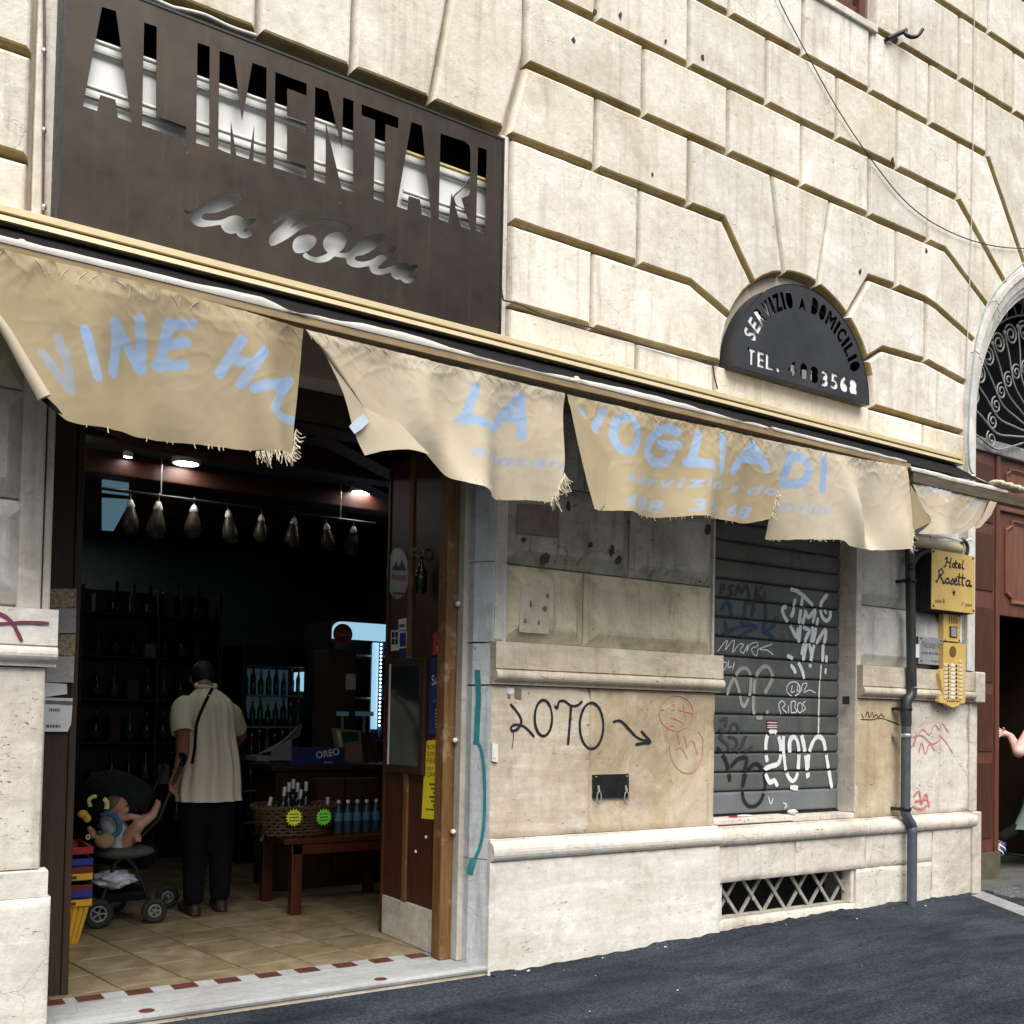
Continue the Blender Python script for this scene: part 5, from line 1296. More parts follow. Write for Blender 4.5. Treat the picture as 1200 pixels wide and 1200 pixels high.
for px, py in ((1066, 681), (1064, 831), (1061, 862), (1061, 948)):
    c = pp(px, py); x_ = xa+.005 if py < 700 else xb
    q = MB(); q.lathe((x_, yp, c[2]-.015), [(.038, 0), (.043, .004), (.043, .026), (.038, .03)], 14); q.bbox((x_-.062, yp, c[2]-.012), (x_-.036, yp+.09, c[2]+.012), .003); q.build('bracket', M['black_metal'] if py != 862 else M['steel'], DP)
q = MB(); q.tube(smooth_path([tuple(at(*p, -.10)) for p in [(1066, 668), (1072, 655), (1082, 647), (1094, 646)]], 4), .028, 10); q.build('branch_hose', M['black_metal'], DP)
c = pp(1070, 763); q = MB(); q.bbox((c[0]-.02, yp-.040, c[2]-.05), (c[0]+.02, yp-.034, c[2]+.05), .001); q.build('sticker', M['paper'], DP)
# rolled blind tube / conduit above the hotel sign
CT = thing('conduit_stub', 'cream plastic conduit stub with loose cables above the hotel plate', 'conduit', (7.2, -.1, 2.9))
q = MB(); q.tube([tuple(at(*p, -.10)) for p in [(1069, 634), (1123, 644)]], .045, 12); q.build('tube', M['cream_alu'], CT)
q = MB(); q.tube(smooth_path([tuple(at(*p, -.12)) for p in [(1123, 646), (1127, 640), (1128, 632), (1134, 640), (1133, 650)]], 4), .013, 8); q.build('loose_cable', M['cable'], CT)
q = MB(); q.tube(smooth_path([tuple(at(*p, -.12)) for p in [(1090, 629), (1110, 630), (1126, 634), (1138, 632)]], 4), .009, 8); q.build('loose_cable', M['white_plastic'], CT)

# ------------------------------------------------------------------ hotel plate, small plates, intercom
def quad(pts, y): return xz(pts, y)
HS = thing('hotel_sign', 'square brass hotel plate with black script lettering on a black box', 'sign', (7.3, -.12, 2.3))
yh = -.13; zh = zoom(1040, 600, 7.5)
W = quad(zh([(388, 325), (765, 378), (765, 885), (390, 850)]), yh)
x0 = (W[0][0]+W[3][0])/2; x1 = (W[1][0]+W[2][0])/2; z1 = W[0][1]; z0 = W[3][1]
q = MB(); q.bbox((x0, yh, z0), (x1, yh+.008, z1), .002); q.build('brass_plate', M['brass'], HS)
q = MB(); q.bbox((x0+.004, yh+.0085, z0-.004), (x1-.004, .04, z1-.004), .004); q.build('box', M['black_in'], HS)
zz = zh
def script(name, lst, wpx, y, m_, parent): return strokes(name, [zz(s) for s in lst], wpx, y, M[m_], parent, off=.0012)
script('lettering', [[(505, 415), (525, 400), (520, 440), (505, 480), (495, 475)], [(560, 405), (552, 450), (545, 485), (556, 482)], [(515, 440), (555, 445)], ell(580, 470, 12, 16, 8), [(600, 425), (598, 480), (608, 492)], [(590, 447), (615, 450)], [(622, 478), (640, 470), (632, 455), (620, 472), (626, 492), (645, 488)], [(665, 425), (658, 470), (660, 500), (670, 498)]], 1.75, yh, 'ink', HS)
script('lettering', [[(455, 520), (450, 570), (435, 612), (426, 606)], [(445, 520), (475, 500), (488, 530), (470, 555), (455, 560), (478, 590), (490, 625), (505, 615)], ell(525, 605, 16, 22, 8), [(548, 630), (565, 600), (572, 585), (580, 610), (575, 632), (555, 632)], [(588, 612), (608, 605), (600, 582), (588, 612), (596, 638), (615, 632)], [(632, 540), (626, 625), (638, 640)], [(614, 570), (650, 576)], [(662, 545), (655, 630), (668, 645)], [(646, 575), (682, 582)], [(720, 605), (700, 602), (688, 630), (700, 650), (718, 635), (722, 605), (720, 645), (738, 652)]], 2.0, yh, 'ink', HS)
st5 = [(583+20*(1 if k % 2 == 0 else .42)*math.sin(k*math.pi/5), 710-34*(1 if k % 2 == 0 else .42)*math.cos(k*math.pi/5)) for k in range(10)]
q = MB(); q.prism(quad(zh(st5), yh), yh-.0018, yh+.001); q.build('star', M['ink'], HS)
q = MB(); fn = lambda y: (lambda u, v: (u, y, v))
text_on(q, 'scala B', quad(zh([(418, 795)]), yh)[0], quad(zh([(502, 800)]), yh)[0], .030, fn(yh-.0015)); text_on(q, '1\u00b0 piano', quad(zh([(656, 826)]), yh)[0], quad(zh([(742, 832)]), yh)[0], .030, fn(yh-.0015)); q.build('lettering', M['ink'], HS)
for px, py in ((405, 348), (752, 408), (405, 825), (755, 868)):
    c = quad(zh([(px, py)]), yh)[0]; q = MB(); q.lathe((c[0], yh+.001, c[1]), [(.010, 0), (.008, .006), (.002, .009)], 8, axis=(0, -1, 0)); q.build('screw', M['black_metal'], HS)
IC = thing('video_intercom', 'small brass video intercom plate with speaker slots and grey camera window', 'intercom', (7.4, -.03, 1.9))
yi = -.045
W = quad(zh([(497, 890), (645, 910), (640, 1150), (490, 1130)]), yi); x0, x1, z1, z0 = (W[0][0]+W[3][0])/2, (W[1][0]+W[2][0])/2, W[0][1], W[3][1]
q = MB(); q.bbox((x0, yi, z0), (x1, .0, z1), .004); q.build('plate', M['brass'], IC)
q = MB(); q.bbox((x1+.003, yi+.02, z0), (x1+.05, .0, z1-.01), .004); q.build('spacer', M['white_plastic'], IC)
for r in range(2):
    for k in range(5):
        c = quad(zh([(545+16*k, 928+35*r)]), yi)[0]; q = MB(); q.box((c[0]-.004, yi-.002, c[1]-.016), (c[0]+.004, yi+.001, c[1]+.016)); q.build('speaker_slot', M['brass_dark'], IC)
W = quad(zh([(545, 1005), (608, 1008), (605, 1108), (545, 1100)]), yi); q = MB(); q.prism(W, yi-.006, yi+.001); o_ = q.build('camera_window', M['black_metal'], IC)
W = quad(zh([(552, 1012), (600, 1016), (598, 1098), (552, 1092)]), yi); q = MB(); q.prism(W, yi-.008, yi-.0062); q.build('pane', M['steel'], o_)
for px, py in ((632, 912), (632, 1132), (507, 1128)):
    c = quad(zh([(px, py)]), yi)[0]; q = MB(); q.lathe((c[0], yi+.001, c[1]), [(.009, 0), (.007, .005), (.002, .008)], 8, axis=(0, -1, 0)); q.build('screw', M['black_metal'], IC)
zz = zh = zoom(1040, 740, 7.5)
BP = thing('bell_panel', 'tall brass doorbell panel with two columns of buttons and a scalloped foot', 'intercom', (7.4, -.05, 1.6))
yi = -.075
W = quad(zh([(492, 95), (688, 112), (685, 385), (685, 610), (678, 632), (640, 632), (620, 655), (575, 668), (535, 650), (510, 632), (470, 626), (450, 612), (455, 580), (490, 570), (492, 545), (455, 365), (462, 340), (490, 325)]), yi)
q = MB(); q.prism(W, yi, -.04); q.build('plate', M['brass'], BP)
q = MB(); q.bbox((min(p[0] for p in W)+.05, -.0398, 1.64), (max(p[0] for p in W)-.02, .0, min(2.05, max(p[1] for p in W)-.02)), .004); q.build('back_box', M['black_in'], BP)
c = quad(zh([(574, 178)]), yi)[0]; q = MB(); q.lathe((c[0], yi+.001, c[1]), [(.046, 0), (.046, .002), (.043, .003)], 20, axis=(0, -1, 0)); q.build('speaker', M['brass_dark'], BP)
for r in range(10):
    for k in range(3):
        if r == 0 and k < 2: continue
        px = (510, 570, 640)[k]; py = 262+35.2*r+(0 if k else 0); c = quad(zh([(px, py+ (k-1)*3)]), yi)[0]
        q = MB(); q.bbox((c[0]-.024, yi-.006, c[1]-.012), (c[0]+.024, yi+.001, c[1]+.012), .004); q.build('name_plate' if k == 1 else 'bell_button', M['button'] if k != 1 else M['white_plastic'], BP)
        if k < 2:
            c = quad(zh([(px+(24 if k == 0 else 34), py+(k-1)*3+6)]), yi)[0]; q = MB(); q.lathe((c[0], yi+.001, c[1]), [(.010, 0), (.010, .004), (.006, .007)], 8, axis=(0, -1, 0)); q.build('push_button', M['black_metal'], BP)
q = MB(); text_on(q, '~', quad(zh([(520, 620)]), yi)[0], quad(zh([(632, 622)]), yi)[0], .020, fn(yi-.0015)); q.build('lettering', M['brass_dark'], BP)
NP = thing('inn_plate', 'small grey metal guesthouse plate left of the brass doorbells', 'sign', (7.1, -.03, 1.95))
yi = -.04
W = quad(zh([(275, 40), (485, 62), (485, 290), (277, 285)]), yi); x0, x1, z1, z0 = W[0][0], W[1][0], W[0][1], W[3][1]
q = MB(); q.bbox((x0, yi, z0), (x1, yi+.008, z1), .002); q.build('plate', M['steel'], NP)
q = MB(); q.bbox((x0-.008, yi+.0085, z0-.008), (x1-.01, .0, z1-.004), .003); q.build('backing', M['black_in'], NP)
q = MB(); A = quad(zh([(300, 140)]), yi)[0]; B = quad(zh([(480, 158)]), yi)[0]; text_on(q, 'Nicolas Inn', A, B, .062, fn(yi-.0015), shear=.3)
A = quad(zh([(300, 195)]), yi)[0]; B = quad(zh([(480, 208)]), yi)[0]; text_on(q, '~', A, B, .022, fn(yi-.0015)); A = quad(zh([(385, 265)]), yi)[0]; B = quad(zh([(450, 272)]), yi)[0]; text_on(q, '~', A, B, .016, fn(yi-.0015)); q.build('lettering', M['ink_grey'], NP)
for px, py in ((295, 62), (470, 82), (296, 258), (474, 274)):
    c = quad(zh([(px, py)]), yi)[0]; q = MB(); q.lathe((c[0], yi+.001, c[1]), [(.009, 0), (.007, .005), (.002, .008)], 8, axis=(0, -1, 0)); q.build('screw', M['black_metal'], NP)

# ------------------------------------------------------------------ portal: wooden door, fanlight
PD = thing('portal_door', 'tall mahogany portal door with carved panels, its wicket standing open', 'door', (8.9, .36, .1))
yd = .34
zt1 = at(1185, 527, yd)[2]; zt0 = at(1185, 537, yd)[2]          # transom bar under the fanlight
xj = 7.70; xi = at(1165, 700, yd)[0]; xo = at(1163, 800, yd)[0]
zop = at(1180, 722, yd)[2]
q = MB(); q.bbox((xj, yd-.05, zt0-.02), (10.5, yd+.06, zt1+.02), .012); q.build('transom', M['iron'], PD)
q = MB(); q.bbox((xj-.02, yd, .10), (xj+.055, yd+.10, zt0-.02), .008); q.bbox((xj+.058, yd-.02, .10), (xi-.03, yd+.09, zt0-.02), .006); q.bbox((xi-.027, yd-.035, .10), (xi+.035, yd+.09, zt0-.02), .01); q.build('stile', M['mahogany'], PD)
for z0, z1 in ((.45, 1.10), (1.20, 1.70), (1.80, 2.45), (2.6, 3.1), (3.2, zt0-.12)):
    q = MB(); q.bbox((xj+.075, yd-.03, z0), (xi-.06, yd-.021, z1), .004); q.build('stile_panel', M['wood_red'], PD)
# fixed head above the wicket: rails and raised panels
def panel(x0, x1, z0, z1, cut=.06):
    o = MB(); c = cut
    P = [(x0+c, z0), (x1-c, z0), (x1-c, z0+c*.5), (x1, z0+c), (x1, z1-c), (x1-c, z1-c*.5), (x1-c, z1), (x0+c, z1), (x0+c, z1-c*.5), (x0, z1-c), (x0, z0+c), (x0+c, z0+c*.5)]
    n = len(P); P = ccw(P); rr = [(0, yd+.004), (0, yd-.012), (.012, yd-.022), (.03, yd-.012), (.045, yd-.004)]
    vs = []
    for d, y in rr: vs += [(p[0], y, p[1]) for p in offset_poly(P, d)]
    o.add(vs, [(r*n+i, r*n+(i+1) % n, (r+1)*n+(i+1) % n, (r+1)*n+i) for r in range(len(rr)-1) for i in range(n)]+[[(len(rr)-1)*n+i for i in range(n)]])
    return o.build('raised_panel', M['mahogany_l'], PD)
q = MB(); q.bbox((xi+.036, yd, zop), (10.45, yd+.07, zt0-.021), .006); q.build('head_panel', M['mahogany'], PD)
zz = zoom(1060, 500, 8.571)
x0p = at(*zz([(1005, 1000)])[0], yd)[0]; zpt = at(*zz([(1060, 940)])[0], yd)[2]; zpb = at(1180, 708, yd)[2]
panel(x0p, x0p+.85, zpb, zpt, .09); panel(x0p, x0p+.85, zpt+.16, zt0-.10, .05)
panel(x0p+.95, x0p+1.8, zpb, zpt, .09); panel(x0p+.95, x0p+1.8, zpt+.16, zt0-.10, .05)
q = MB(); q.bbox((xi+.04, yd-.03, zpt+.06), (10.45, yd-.001, zpt+.10), .008); q.build('rail', M['mahogany_l'], PD)
# open wicket leaf turned inwards on the far side, brass kick plate on the stile
q = MB(); q.bbox((10.1, yd+.08, .12), (10.18, yd+1.1, zop), .01); q.build('wicket_leaf', M['wood_dark'], PD)
kz = at(1155, 998, yd)[2]; q = MB(); q.bbox((xj-.01, yd-.045, .09), (xi+.045, yd-.037, kz), .003); q.build('kick_plate', simple('olive_kick_plate', (.10, .09, .055), (.16, .145, .09), 9, .5, .4), PD)
for k, v in enumerate((948, 991, 1016-40)):
    c = at(1150, v, yd); q = MB(); q.bbox((xj-.0, yd-.05, c[2]-.008), (xj+.10, yd-.022, c[2]+.008), .003); q.build('hinge', M['steel'], PD)
# dark hall behind
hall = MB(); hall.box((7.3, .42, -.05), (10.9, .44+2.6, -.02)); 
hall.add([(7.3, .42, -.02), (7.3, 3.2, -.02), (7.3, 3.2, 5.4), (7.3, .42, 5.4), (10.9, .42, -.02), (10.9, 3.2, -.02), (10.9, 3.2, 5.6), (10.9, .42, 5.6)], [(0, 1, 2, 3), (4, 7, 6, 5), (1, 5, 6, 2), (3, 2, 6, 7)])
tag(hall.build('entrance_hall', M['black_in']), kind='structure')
fl = MB(); fl.box((7.60, -.0, .05), (10.6, 3.0, .095)); tag(fl.build('hall_floor', simple('dark_hall_stone', (.05, .05, .045), (.09, .09, .08), 6, .7)), kind='structure')
# kerb strip and cobbles before the portal
ks = MB(); a = atz(1138, 1044, .085); b = atz(1200, 1068, .085); d = Vector((b-a)).normalized(); nn = Vector((-d.y, d.x, 0))*.09
P = [Vector(a)-d*.1, Vector(a)+d*4]; ks.add([(P[0]-nn)[:], (P[1]-nn)[:], (P[1]+nn)[:], (P[0]+nn)[:]]+[(v-Vector((0, 0, .1)))[:] for v in (P[0]-nn, P[1]-nn, P[1]+nn, P[0]+nn)], [(0, 1, 2, 3), (0, 4, 5, 1), (2, 6, 7, 3), (1, 5, 6, 2), (3, 7, 4, 0)])
tag(ks.build('kerb_strip', simple('grey_kerb', (.16, .165, .17), (.26, .265, .27), 7, .8, bump=.2)), kind='structure')
cbm = bmesh.new(); bmesh.ops.create_cube(cbm, size=1)
for v in cbm.verts: v.co = Vector((v.co.x*.085, v.co.y*.085, v.co.z*.05))
bmesh.ops.bevel(cbm, geom=list(cbm.edges), offset=.012, segments=1, affect='EDGES')
cme = bpy.data.meshes.new('cobble'); cbm.to_mesh(cme); cbm.free(); cme.materials.append(simple('basalt_cobble', (.045, .05, .055), (.10, .105, .11), 6, .6, rnd=30, bump=.3))
cp = bpy.data.objects.new('cobbled_patch', None); COL.objects.link(cp); cp.location = (8.8, -.3, .06); tag(cp, kind='structure')
bs = MB(); bs.add([(7.75, .0, .066), (11.4, .0, .066), (11.4, -1.6, .066), (9.4, -1.6, .066)], [(0, 3, 2, 1)]); adopt(bs.build('cobble_bed', M['grout']), cp)
k_ = 0
for j in range(14):
    for i in range(30):
        x = 7.78+i*.094+.047*(j % 2); y = -.05-j*.092
        e = Vector((x, y, 0))-Vector((a[0], a[1], 0))
        if e.x*(-d.y)+e.y*d.x < .145 or k_ >= 240: continue
        o = bpy.data.objects.new('cobble', cme); COL.objects.link(o); o.location = (x+random.uniform(-.004, .004), y+random.uniform(-.004, .004), .074+random.uniform(-.004, .004)); o.rotation_euler = (random.uniform(-.05, .05), random.uniform(-.05, .05), random.uniform(-.08, .08)); adopt(o, cp); k_ += 1
# fanlight
FL = thing('fanlight_grille', 'arched fanlight with grey wrought-iron scrolls above the portal door', 'grille', (8.9, .26, 3.95))
yf = .26
q = MB(); q.prism([(DC[0]+1.48*math.cos(t), DC[1]+1.48*math.sin(t)) for t in np.linspace(0, math.pi, 33)]+[(DC[0]-1.48, zt1), (DC[0]+1.48, zt1)], yd+.02, yd+.03); q.build('pane', M['glass'], FL)
zf = zoom(1080, 320, 6.0)
def scroll(c, r0, turns, a0, sgn):
    P = []
    for i in range(int(26*turns)):
        t = i/(26*turns); r = r0*(1-t*.82); aa = a0+sgn*2*math.pi*turns*t
        P.append((c[0]+r*math.cos(aa), yf, c[1]+r*math.sin(aa)))
    return P
ring = 1.02
def rp(r, deg):
    r *= 1.195
    return (DC[0]+r*math.cos(math.radians(deg)), yf, DC[1]+r*math.sin(math.radians(deg)))
q = MB(); q.tube([rp(1.05, a_) for a_ in np.linspace(186, -6, 60)], .010, 6); q.build('iron_ring', M['iron'], FL)
for k in range(17):
    dg = 185-k*11.6; c = rp(.66, dg-6)
    q = MB(); q.tube(scroll((c[0], c[2]), .075, 1.6, math.radians(dg-60), 1), .008, 6); q.build('scroll', M['iron'], FL)
for k in range(17):
    dg = 188-k*11.4
    c = rp(.93, dg-3)
    q = MB(); q.tube(scroll((c[0], c[2]), .098, 1.9, math.radians(dg+40), -1), .010, 6); q.build('scroll', M['iron'], FL)
    a_ = rp(1.05, dg+6); b_ = rp(1.165, dg+2.5); e_ = rp(1.185, dg+6)
    q = MB(); q.tube(smooth_path([rp(1.05, dg+9), rp(1.10, dg+7), rp(1.17, dg+6)], 5), .008, 6); q.tube(smooth_path([rp(1.06, dg+1), rp(1.12, dg+1.5), rp(1.15, dg+4), rp(1.17, dg+6)], 5), .008, 6); q.ball(rp(1.17, dg+6), (.022, .014, .022), 8); q.build('spear_leaf', M['iron'], FL)
    q = MB(); q.tube(smooth_path([rp(.98, dg-10), rp(.80, dg-8), rp(.60, dg-3), rp(.40, dg-8), rp(.25, dg-20 if dg > 90 else dg+10)], 6), .009, 6); q.ball(rp(.97, dg-10), (.026, .014, .026), 8); q.build('radial_stem', M['iron'], FL)

# ------------------------------------------------------------------ cables and hook
cb_ = MB(); cb_.tube(smooth_path([(r_[0], -.02, r_[2]) for r_ in [at(*p, -.02) for p in [(905, -30), (913, 0), (945, 62), (983, 130), (1022, 188), (1060, 235), (1100, 265), (1150, 285), (1200, 291), (1260, 285)]]], 6), .0042, 6)
tag(cb_.build('hanging_cable', M['cable']), 'thin dark cable drooping in a long curve across the upper right stones', 'cable')
cb_ = MB(); cb_.tube([tuple(at(*p, -.015)) for p in [(1142, -20), (1141, 120), (1138, 290), (1132, 445)]], .004, 5)
tag(cb_.build('straight_cable', M['cable_pale']), 'hair-thin pale cable hanging straight down beside the portal arch', 'cable')
cb_ = MB(); cb_.tube(smooth_path([tuple(at(*p, -.075)) for p in [(1200, 308), (1180, 326), (1158, 355), (1145, 395), (1138, 450), (1135, 500), (1136, 545), (1141, 556)]], 6), .007, 8)
tag(cb_.build('arch_cable', M['teal_cable']), 'teal cable following the outer edge of the portal arch', 'cable')
cb_ = MB(); cb_.tube(smooth_path([tuple(at(*p, -.012)) for p in [(590, 352), (610, 357), (640, 370), (700, 386), (748, 402), (790, 415), (835, 424), (842, 428)]], 5), .005, 6); cb_.tube(smooth_path([tuple(at(*p, -.012)) for p in [(590, 352), (588, 342), (587, 325)]], 4), .005, 6); cb_.tube(smooth_path([tuple(at(*p, -.012)) for p in [(835, 424), (837, 440), (841, 456)]], 4), .005, 6)
tag(cb_.build('joint_cable', M['cable']), 'thin black cable clipped along the joint between the big sign and the half-round sign', 'cable')
PB = thing('cable_pipe', 'thin brown cable with brass clips running up the left edge beside the big sign', 'cable', (.7, 0, 3.6))
q = MB(); q.tube([tuple(at(*p, .005)) for p in [(51.5, -20), (52, 60), (51, 150), (50, 255)]], .006, 6); q.build('cable', M['cable_brown'], PB)
for py in (60, 153, 243): c = at(51.5, py, .0); q = MB(); q.ball(c, (.012, .012, .016), 8); q.build('clip', M['steel'], PB)
cb_ = MB(); cb_.tube(smooth_path([tuple(at(*p, -.02)) for p in [(165, -8), (200, 8), (212, 11), (240, 18), (270, 32), (300, 42)]], 4), .010, 6); tag(cb_.build('sign_cable', M['cable_pale']), 'pale cable lying along the top edge of the big shop sign', 'cable')
HK = MB(); P = [tuple(at(*p, -.05)) for p in [(1044, 43), (1063, 35), (1060, 41), (1064, 46), (1069, 46), (1072, 40)]]
P = [(p[0], -.02-.02*i, p[2]) for i, p in enumerate(P)]; HK.tube(P[:2], .018, 6); HK.tube(smooth_path(P[1:], 4), .014, 6); HK.tube([P[0], (P[0][0], .05, P[0][2])], .014, 6)
tag(HK.build('wall_hook', M['black_metal']), 'black iron hook bracket sticking out of the upper right stones', 'hook')
for px, py in ((697, 14), (780, 48), (764, 205), (727, 18), (1008, 318), (1046, 188), (1085, 294), (672, 47), (823, 67)):
    c = at(px, py, -.001); q = MB(); r = random.uniform(.010, .020)
    q.prism([(c[0]+r*random.uniform(.5, 1.1)*math.cos(t), c[2]+r*1.4*random.uniform(.5, 1.1)*math.sin(t)) for t in np.linspace(0, 2*math.pi, 9)[:-1]], -.006, .0); q.build('plug_hole', M['scab'], BLD)
# ------------------------------------------------------------------ shop interior: shell
FZ = .05
sh_ = MB()
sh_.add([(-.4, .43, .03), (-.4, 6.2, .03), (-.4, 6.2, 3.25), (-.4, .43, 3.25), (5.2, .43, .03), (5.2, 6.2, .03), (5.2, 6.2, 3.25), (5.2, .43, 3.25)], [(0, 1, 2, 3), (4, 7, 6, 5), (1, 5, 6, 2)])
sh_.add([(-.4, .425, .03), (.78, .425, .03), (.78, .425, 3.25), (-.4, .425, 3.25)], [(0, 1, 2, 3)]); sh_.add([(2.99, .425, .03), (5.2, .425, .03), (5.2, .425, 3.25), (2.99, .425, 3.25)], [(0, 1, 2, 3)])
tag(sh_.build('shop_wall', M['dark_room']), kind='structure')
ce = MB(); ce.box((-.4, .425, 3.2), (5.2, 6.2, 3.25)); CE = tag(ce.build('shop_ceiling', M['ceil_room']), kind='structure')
for i, (y0, y1) in enumerate(((.55, .75), (1.55, 1.72), (2.55, 2.75), (3.9, 4.1))):
    q = MB(); q.bbox((-.4, y0, 3.04), (5.2, y1, 3.199), .01); q.build('beam', M['beam'], CE)
for a, b in (((2.3, .76), (3.3, 1.54)), ((.6, .76), (1.5, 1.54)), ((3.0, 1.73), (4.0, 2.54))):
    q = MB(); a = Vector((*a, 3.10)); b = Vector((*b, 3.10)); d = (b-a).normalized(); n = Vector((-d.y, d.x, 0))*.07; u = Vector((0, 0, .06))
    q.add([v[:] for v in (a-n-u, b-n-u, b+n-u, a+n-u, a-n+u, b-n+u, b+n+u, a+n+u)], [(0, 3, 2, 1), (4, 5, 6, 7), (0, 1, 5, 4), (1, 2, 6, 5), (2, 3, 7, 6), (3, 0, 4, 7)]); q.build('beam', M['beam'], CE)
fl = MB(); fl.box((-.4, .33, .0), (5.2, 6.2, FZ-.008)); FLR = tag(fl.build('shop_floor', M['grout']), kind='structure')
# floor tiles
def clip_y(poly, ymin):
    out = []
    for i in range(len(poly)):
        a, b = poly[i-1], poly[i]
        ia, ib = a[1] >= ymin, b[1] >= ymin
        if ia != ib:
            t = (ymin-a[1])/(b[1]-a[1]); out.append((a[0]+(b[0]-a[0])*t, ymin))
        if ib: out.append(b)
    return out
tg = math.radians(9.3); td = Vector((-math.sin(tg), math.cos(tg))); tx = Vector((math.cos(tg), math.sin(tg)))
org = Vector((1.222, .50)); ts = .334
bm = bmesh.new(); bmesh.ops.create_cube(bm, size=1)
for v in bm.verts: v.co = Vector((v.co.x*(ts-.011), v.co.y*(ts-.008), v.co.z*.010))
bmesh.ops.bevel(bm, geom=[e for e in bm.edges if all(v.co.z > 0 for v in e.verts)], offset=.002, segments=1, affect='EDGES')
tme = bpy.data.meshes.new('floor_tile'); bm.to_mesh(tme); bm.free(); tme.materials.append(M['tile'])
cnt_t = 0
for i in range(-4, 12):
    for j in range(-3, 14):
        c = org+tx*(ts*(i+.5))+td*(ts*(j+.5)); cor = [c+tx*ts*.49*a+td*ts*.49*b for a, b in ((-1, -1), (1, -1), (1, 1), (-1, 1))]
        ys = [p.y for p in cor]
        if max(ys) < .46 or c.x < .2 or c.x > 4.6 or cnt_t > 230: continue
        if min(ys) > .445:
            o = bpy.data.objects.new('floor_tile', tme); COL.objects.link(o); o.location = (c.x, c.y, FZ-.005+random.uniform(-.0006, .0006)); o.rotation_euler = (0, 0, tg); adopt(o, FLR)
        else:
            P = clip_y([tuple(p) for p in cor], .445)
            if len(P) < 3: continue
            q = MB(); n = len(P); q.add([(p[0], p[1], FZ) for p in P]+[(p[0], p[1], FZ-.008) for p in P], [list(range(n))]+[(k, k+n, (k+1) % n+n, (k+1) % n) for k in range(n)]); q.build('floor_tile', M['tile'], FLR)
        cnt_t += 1
q = MB(); q.box((.8, .3405, FZ-.008), (2.95, .441, FZ-.001)); q.build('border_strip', M['marble'], FLR)
for px, py in ((62, 1180), (107, 1172), (165, 1164), (219, 1157.5), (270, 1151), (320, 1146), (366, 1140), (410, 1134), (453, 1128.5), (494, 1122.5)):
    c = atz(px, py, FZ); q = MB(); q.bbox((c[0]-.060, .338, FZ-.006), (c[0]+.060, .430, FZ+.0015), .001); q.build('inset_tile', M['tile_red'], FLR)
c = atz(172, 1184, FZ); q = MB(); q.lathe((c[0], c[1], FZ-.004), [(.036, 0), (.036, .0035), (.03, .0045)], 16); q.build('floor_bolt', M['tile_red'], FLR)
c = atz(446, 1147, FZ); q = MB(); q.lathe((c[0], c[1], FZ-.004), [(.034, 0), (.034, .0035), (.03, .0045)], 16); q.build('floor_bolt', M['tile_red'], FLR)
# entrance: marble jamb, worn post, door panel on the right; dark leaf on the left
EN = thing('shop_entrance', 'worn oak door post and marble jamb at the right of the shop entrance', 'door frame', (2.92, .2, .05))
pxa, pxb, pxc = at(519, 900, .225)[0], at(532.5, 900, .225)[0], at(547, 900, .165)[0]
q = MB(); q.bbox((pxb+.003, .165, .05), (pxc, .30, 3.16), .006); q.build('marble_jamb', M['jamb'], EN)
q = MB(); q.bbox((pxa, .225, .05), (pxb, .32, 3.16), .006); q.build('post', M['wood_post'], EN)
q = MB(); q.bbox((.76, .30, 3.02), (2.985, .42, 3.16), .006); q.build('head_rail', M['wood_dark'], EN)
for px, py in ((529, 708), (529, 868), (526, 975)):
    c = at(px, py, .222); q = MB(); q.lathe((pxb-.004, .222, c[2]), [(.010, 0), (.010, .01), (.016, .014), (.014, .03), (.006, .034)], 8, axis=(-.4, -1, .15)); q.build('peg', M['white_plastic'], EN)
XP = 2.93
RP = thing('door_panel', 'red-brown wooden side panel with travertine kick plates inside the entrance', 'door', (XP, .6, .05))
def bx(y0, y1, z0, z1, x0, x1, matl, name, par=RP, b=.004): q = MB(); q.bbox((x0, y0, z0), (x1, y1, z1), b); return q.build(name, matl, par)
bx(.325, .715, .30, 3.03, XP, XP+.03, M['wood_red'], 'panel'); bx(.765, 1.03, .30, 3.03, XP, XP+.03, M['wood_red'], 'panel')
bx(.7155, .7645, .30, 3.03, XP-.012, XP+.03, M['wood_post'], 'batten'); bx(1.031, 1.06, .05, 3.03, XP-.01, XP+.03, M['wood_red'], 'edge_strip')
bx(.325, .712, .052, .297, XP-.008, XP+.03, M['pitted'], 'kick_plate'); bx(.718, 1.028, .052, .290, XP-.006, XP+.03, M['pitted'], 'kick_plate')
for px, py in ((487, 998), (510, 1003), (499, 981)): c = atx(px, py, XP-.002); q = MB(); q.lathe((XP+.001, c[1], c[2]), [(.011, 0), (.009, .006), (.002, .008)], 8, axis=(-1, 0, 0)); q.build('screw_cap', M['white_plastic'], RP)
def onp(pts, off): return [tuple(atx(px, py, XP-off)) for px, py in pts]
def pposter(name, pts, matl, label, cat, off=.004):
    q = MB(); V = onp(pts, off); n = len(V); q.add(V+[(v[0]+.003, v[1], v[2]) for v in V], [list(range(n)), list(range(2*n-1, n-1, -1))]+[(k, (k+1) % n, (k+1) % n+n, k+n) for k in range(n)])
    return tag(q.build(name, matl), label, cat)
def ptext(o, txt, a, b, hpx, matl, off, bold=0.):
    A = atx(*a, XP-off); B = atx(*b, XP-off); T = atx(a[0], a[1]-hpx, XP-off); q = MB()
    text_on(q, txt, (-A[1], A[2]), (-B[1], B[2]), T[2]-A[2], lambda u, v: (XP-off, -u, v), bold=0)
    return q.build('lettering', matl, o)
o = pposter('sticker', ell(466, 672, 13, 30, 22)[:-1], M['steel'], 'oval grey water-brand sticker high on the entrance panel', 'sticker')
ptext(o, 'evian', (458.5, 679), (475, 681), 10, M['red_print'], .006)
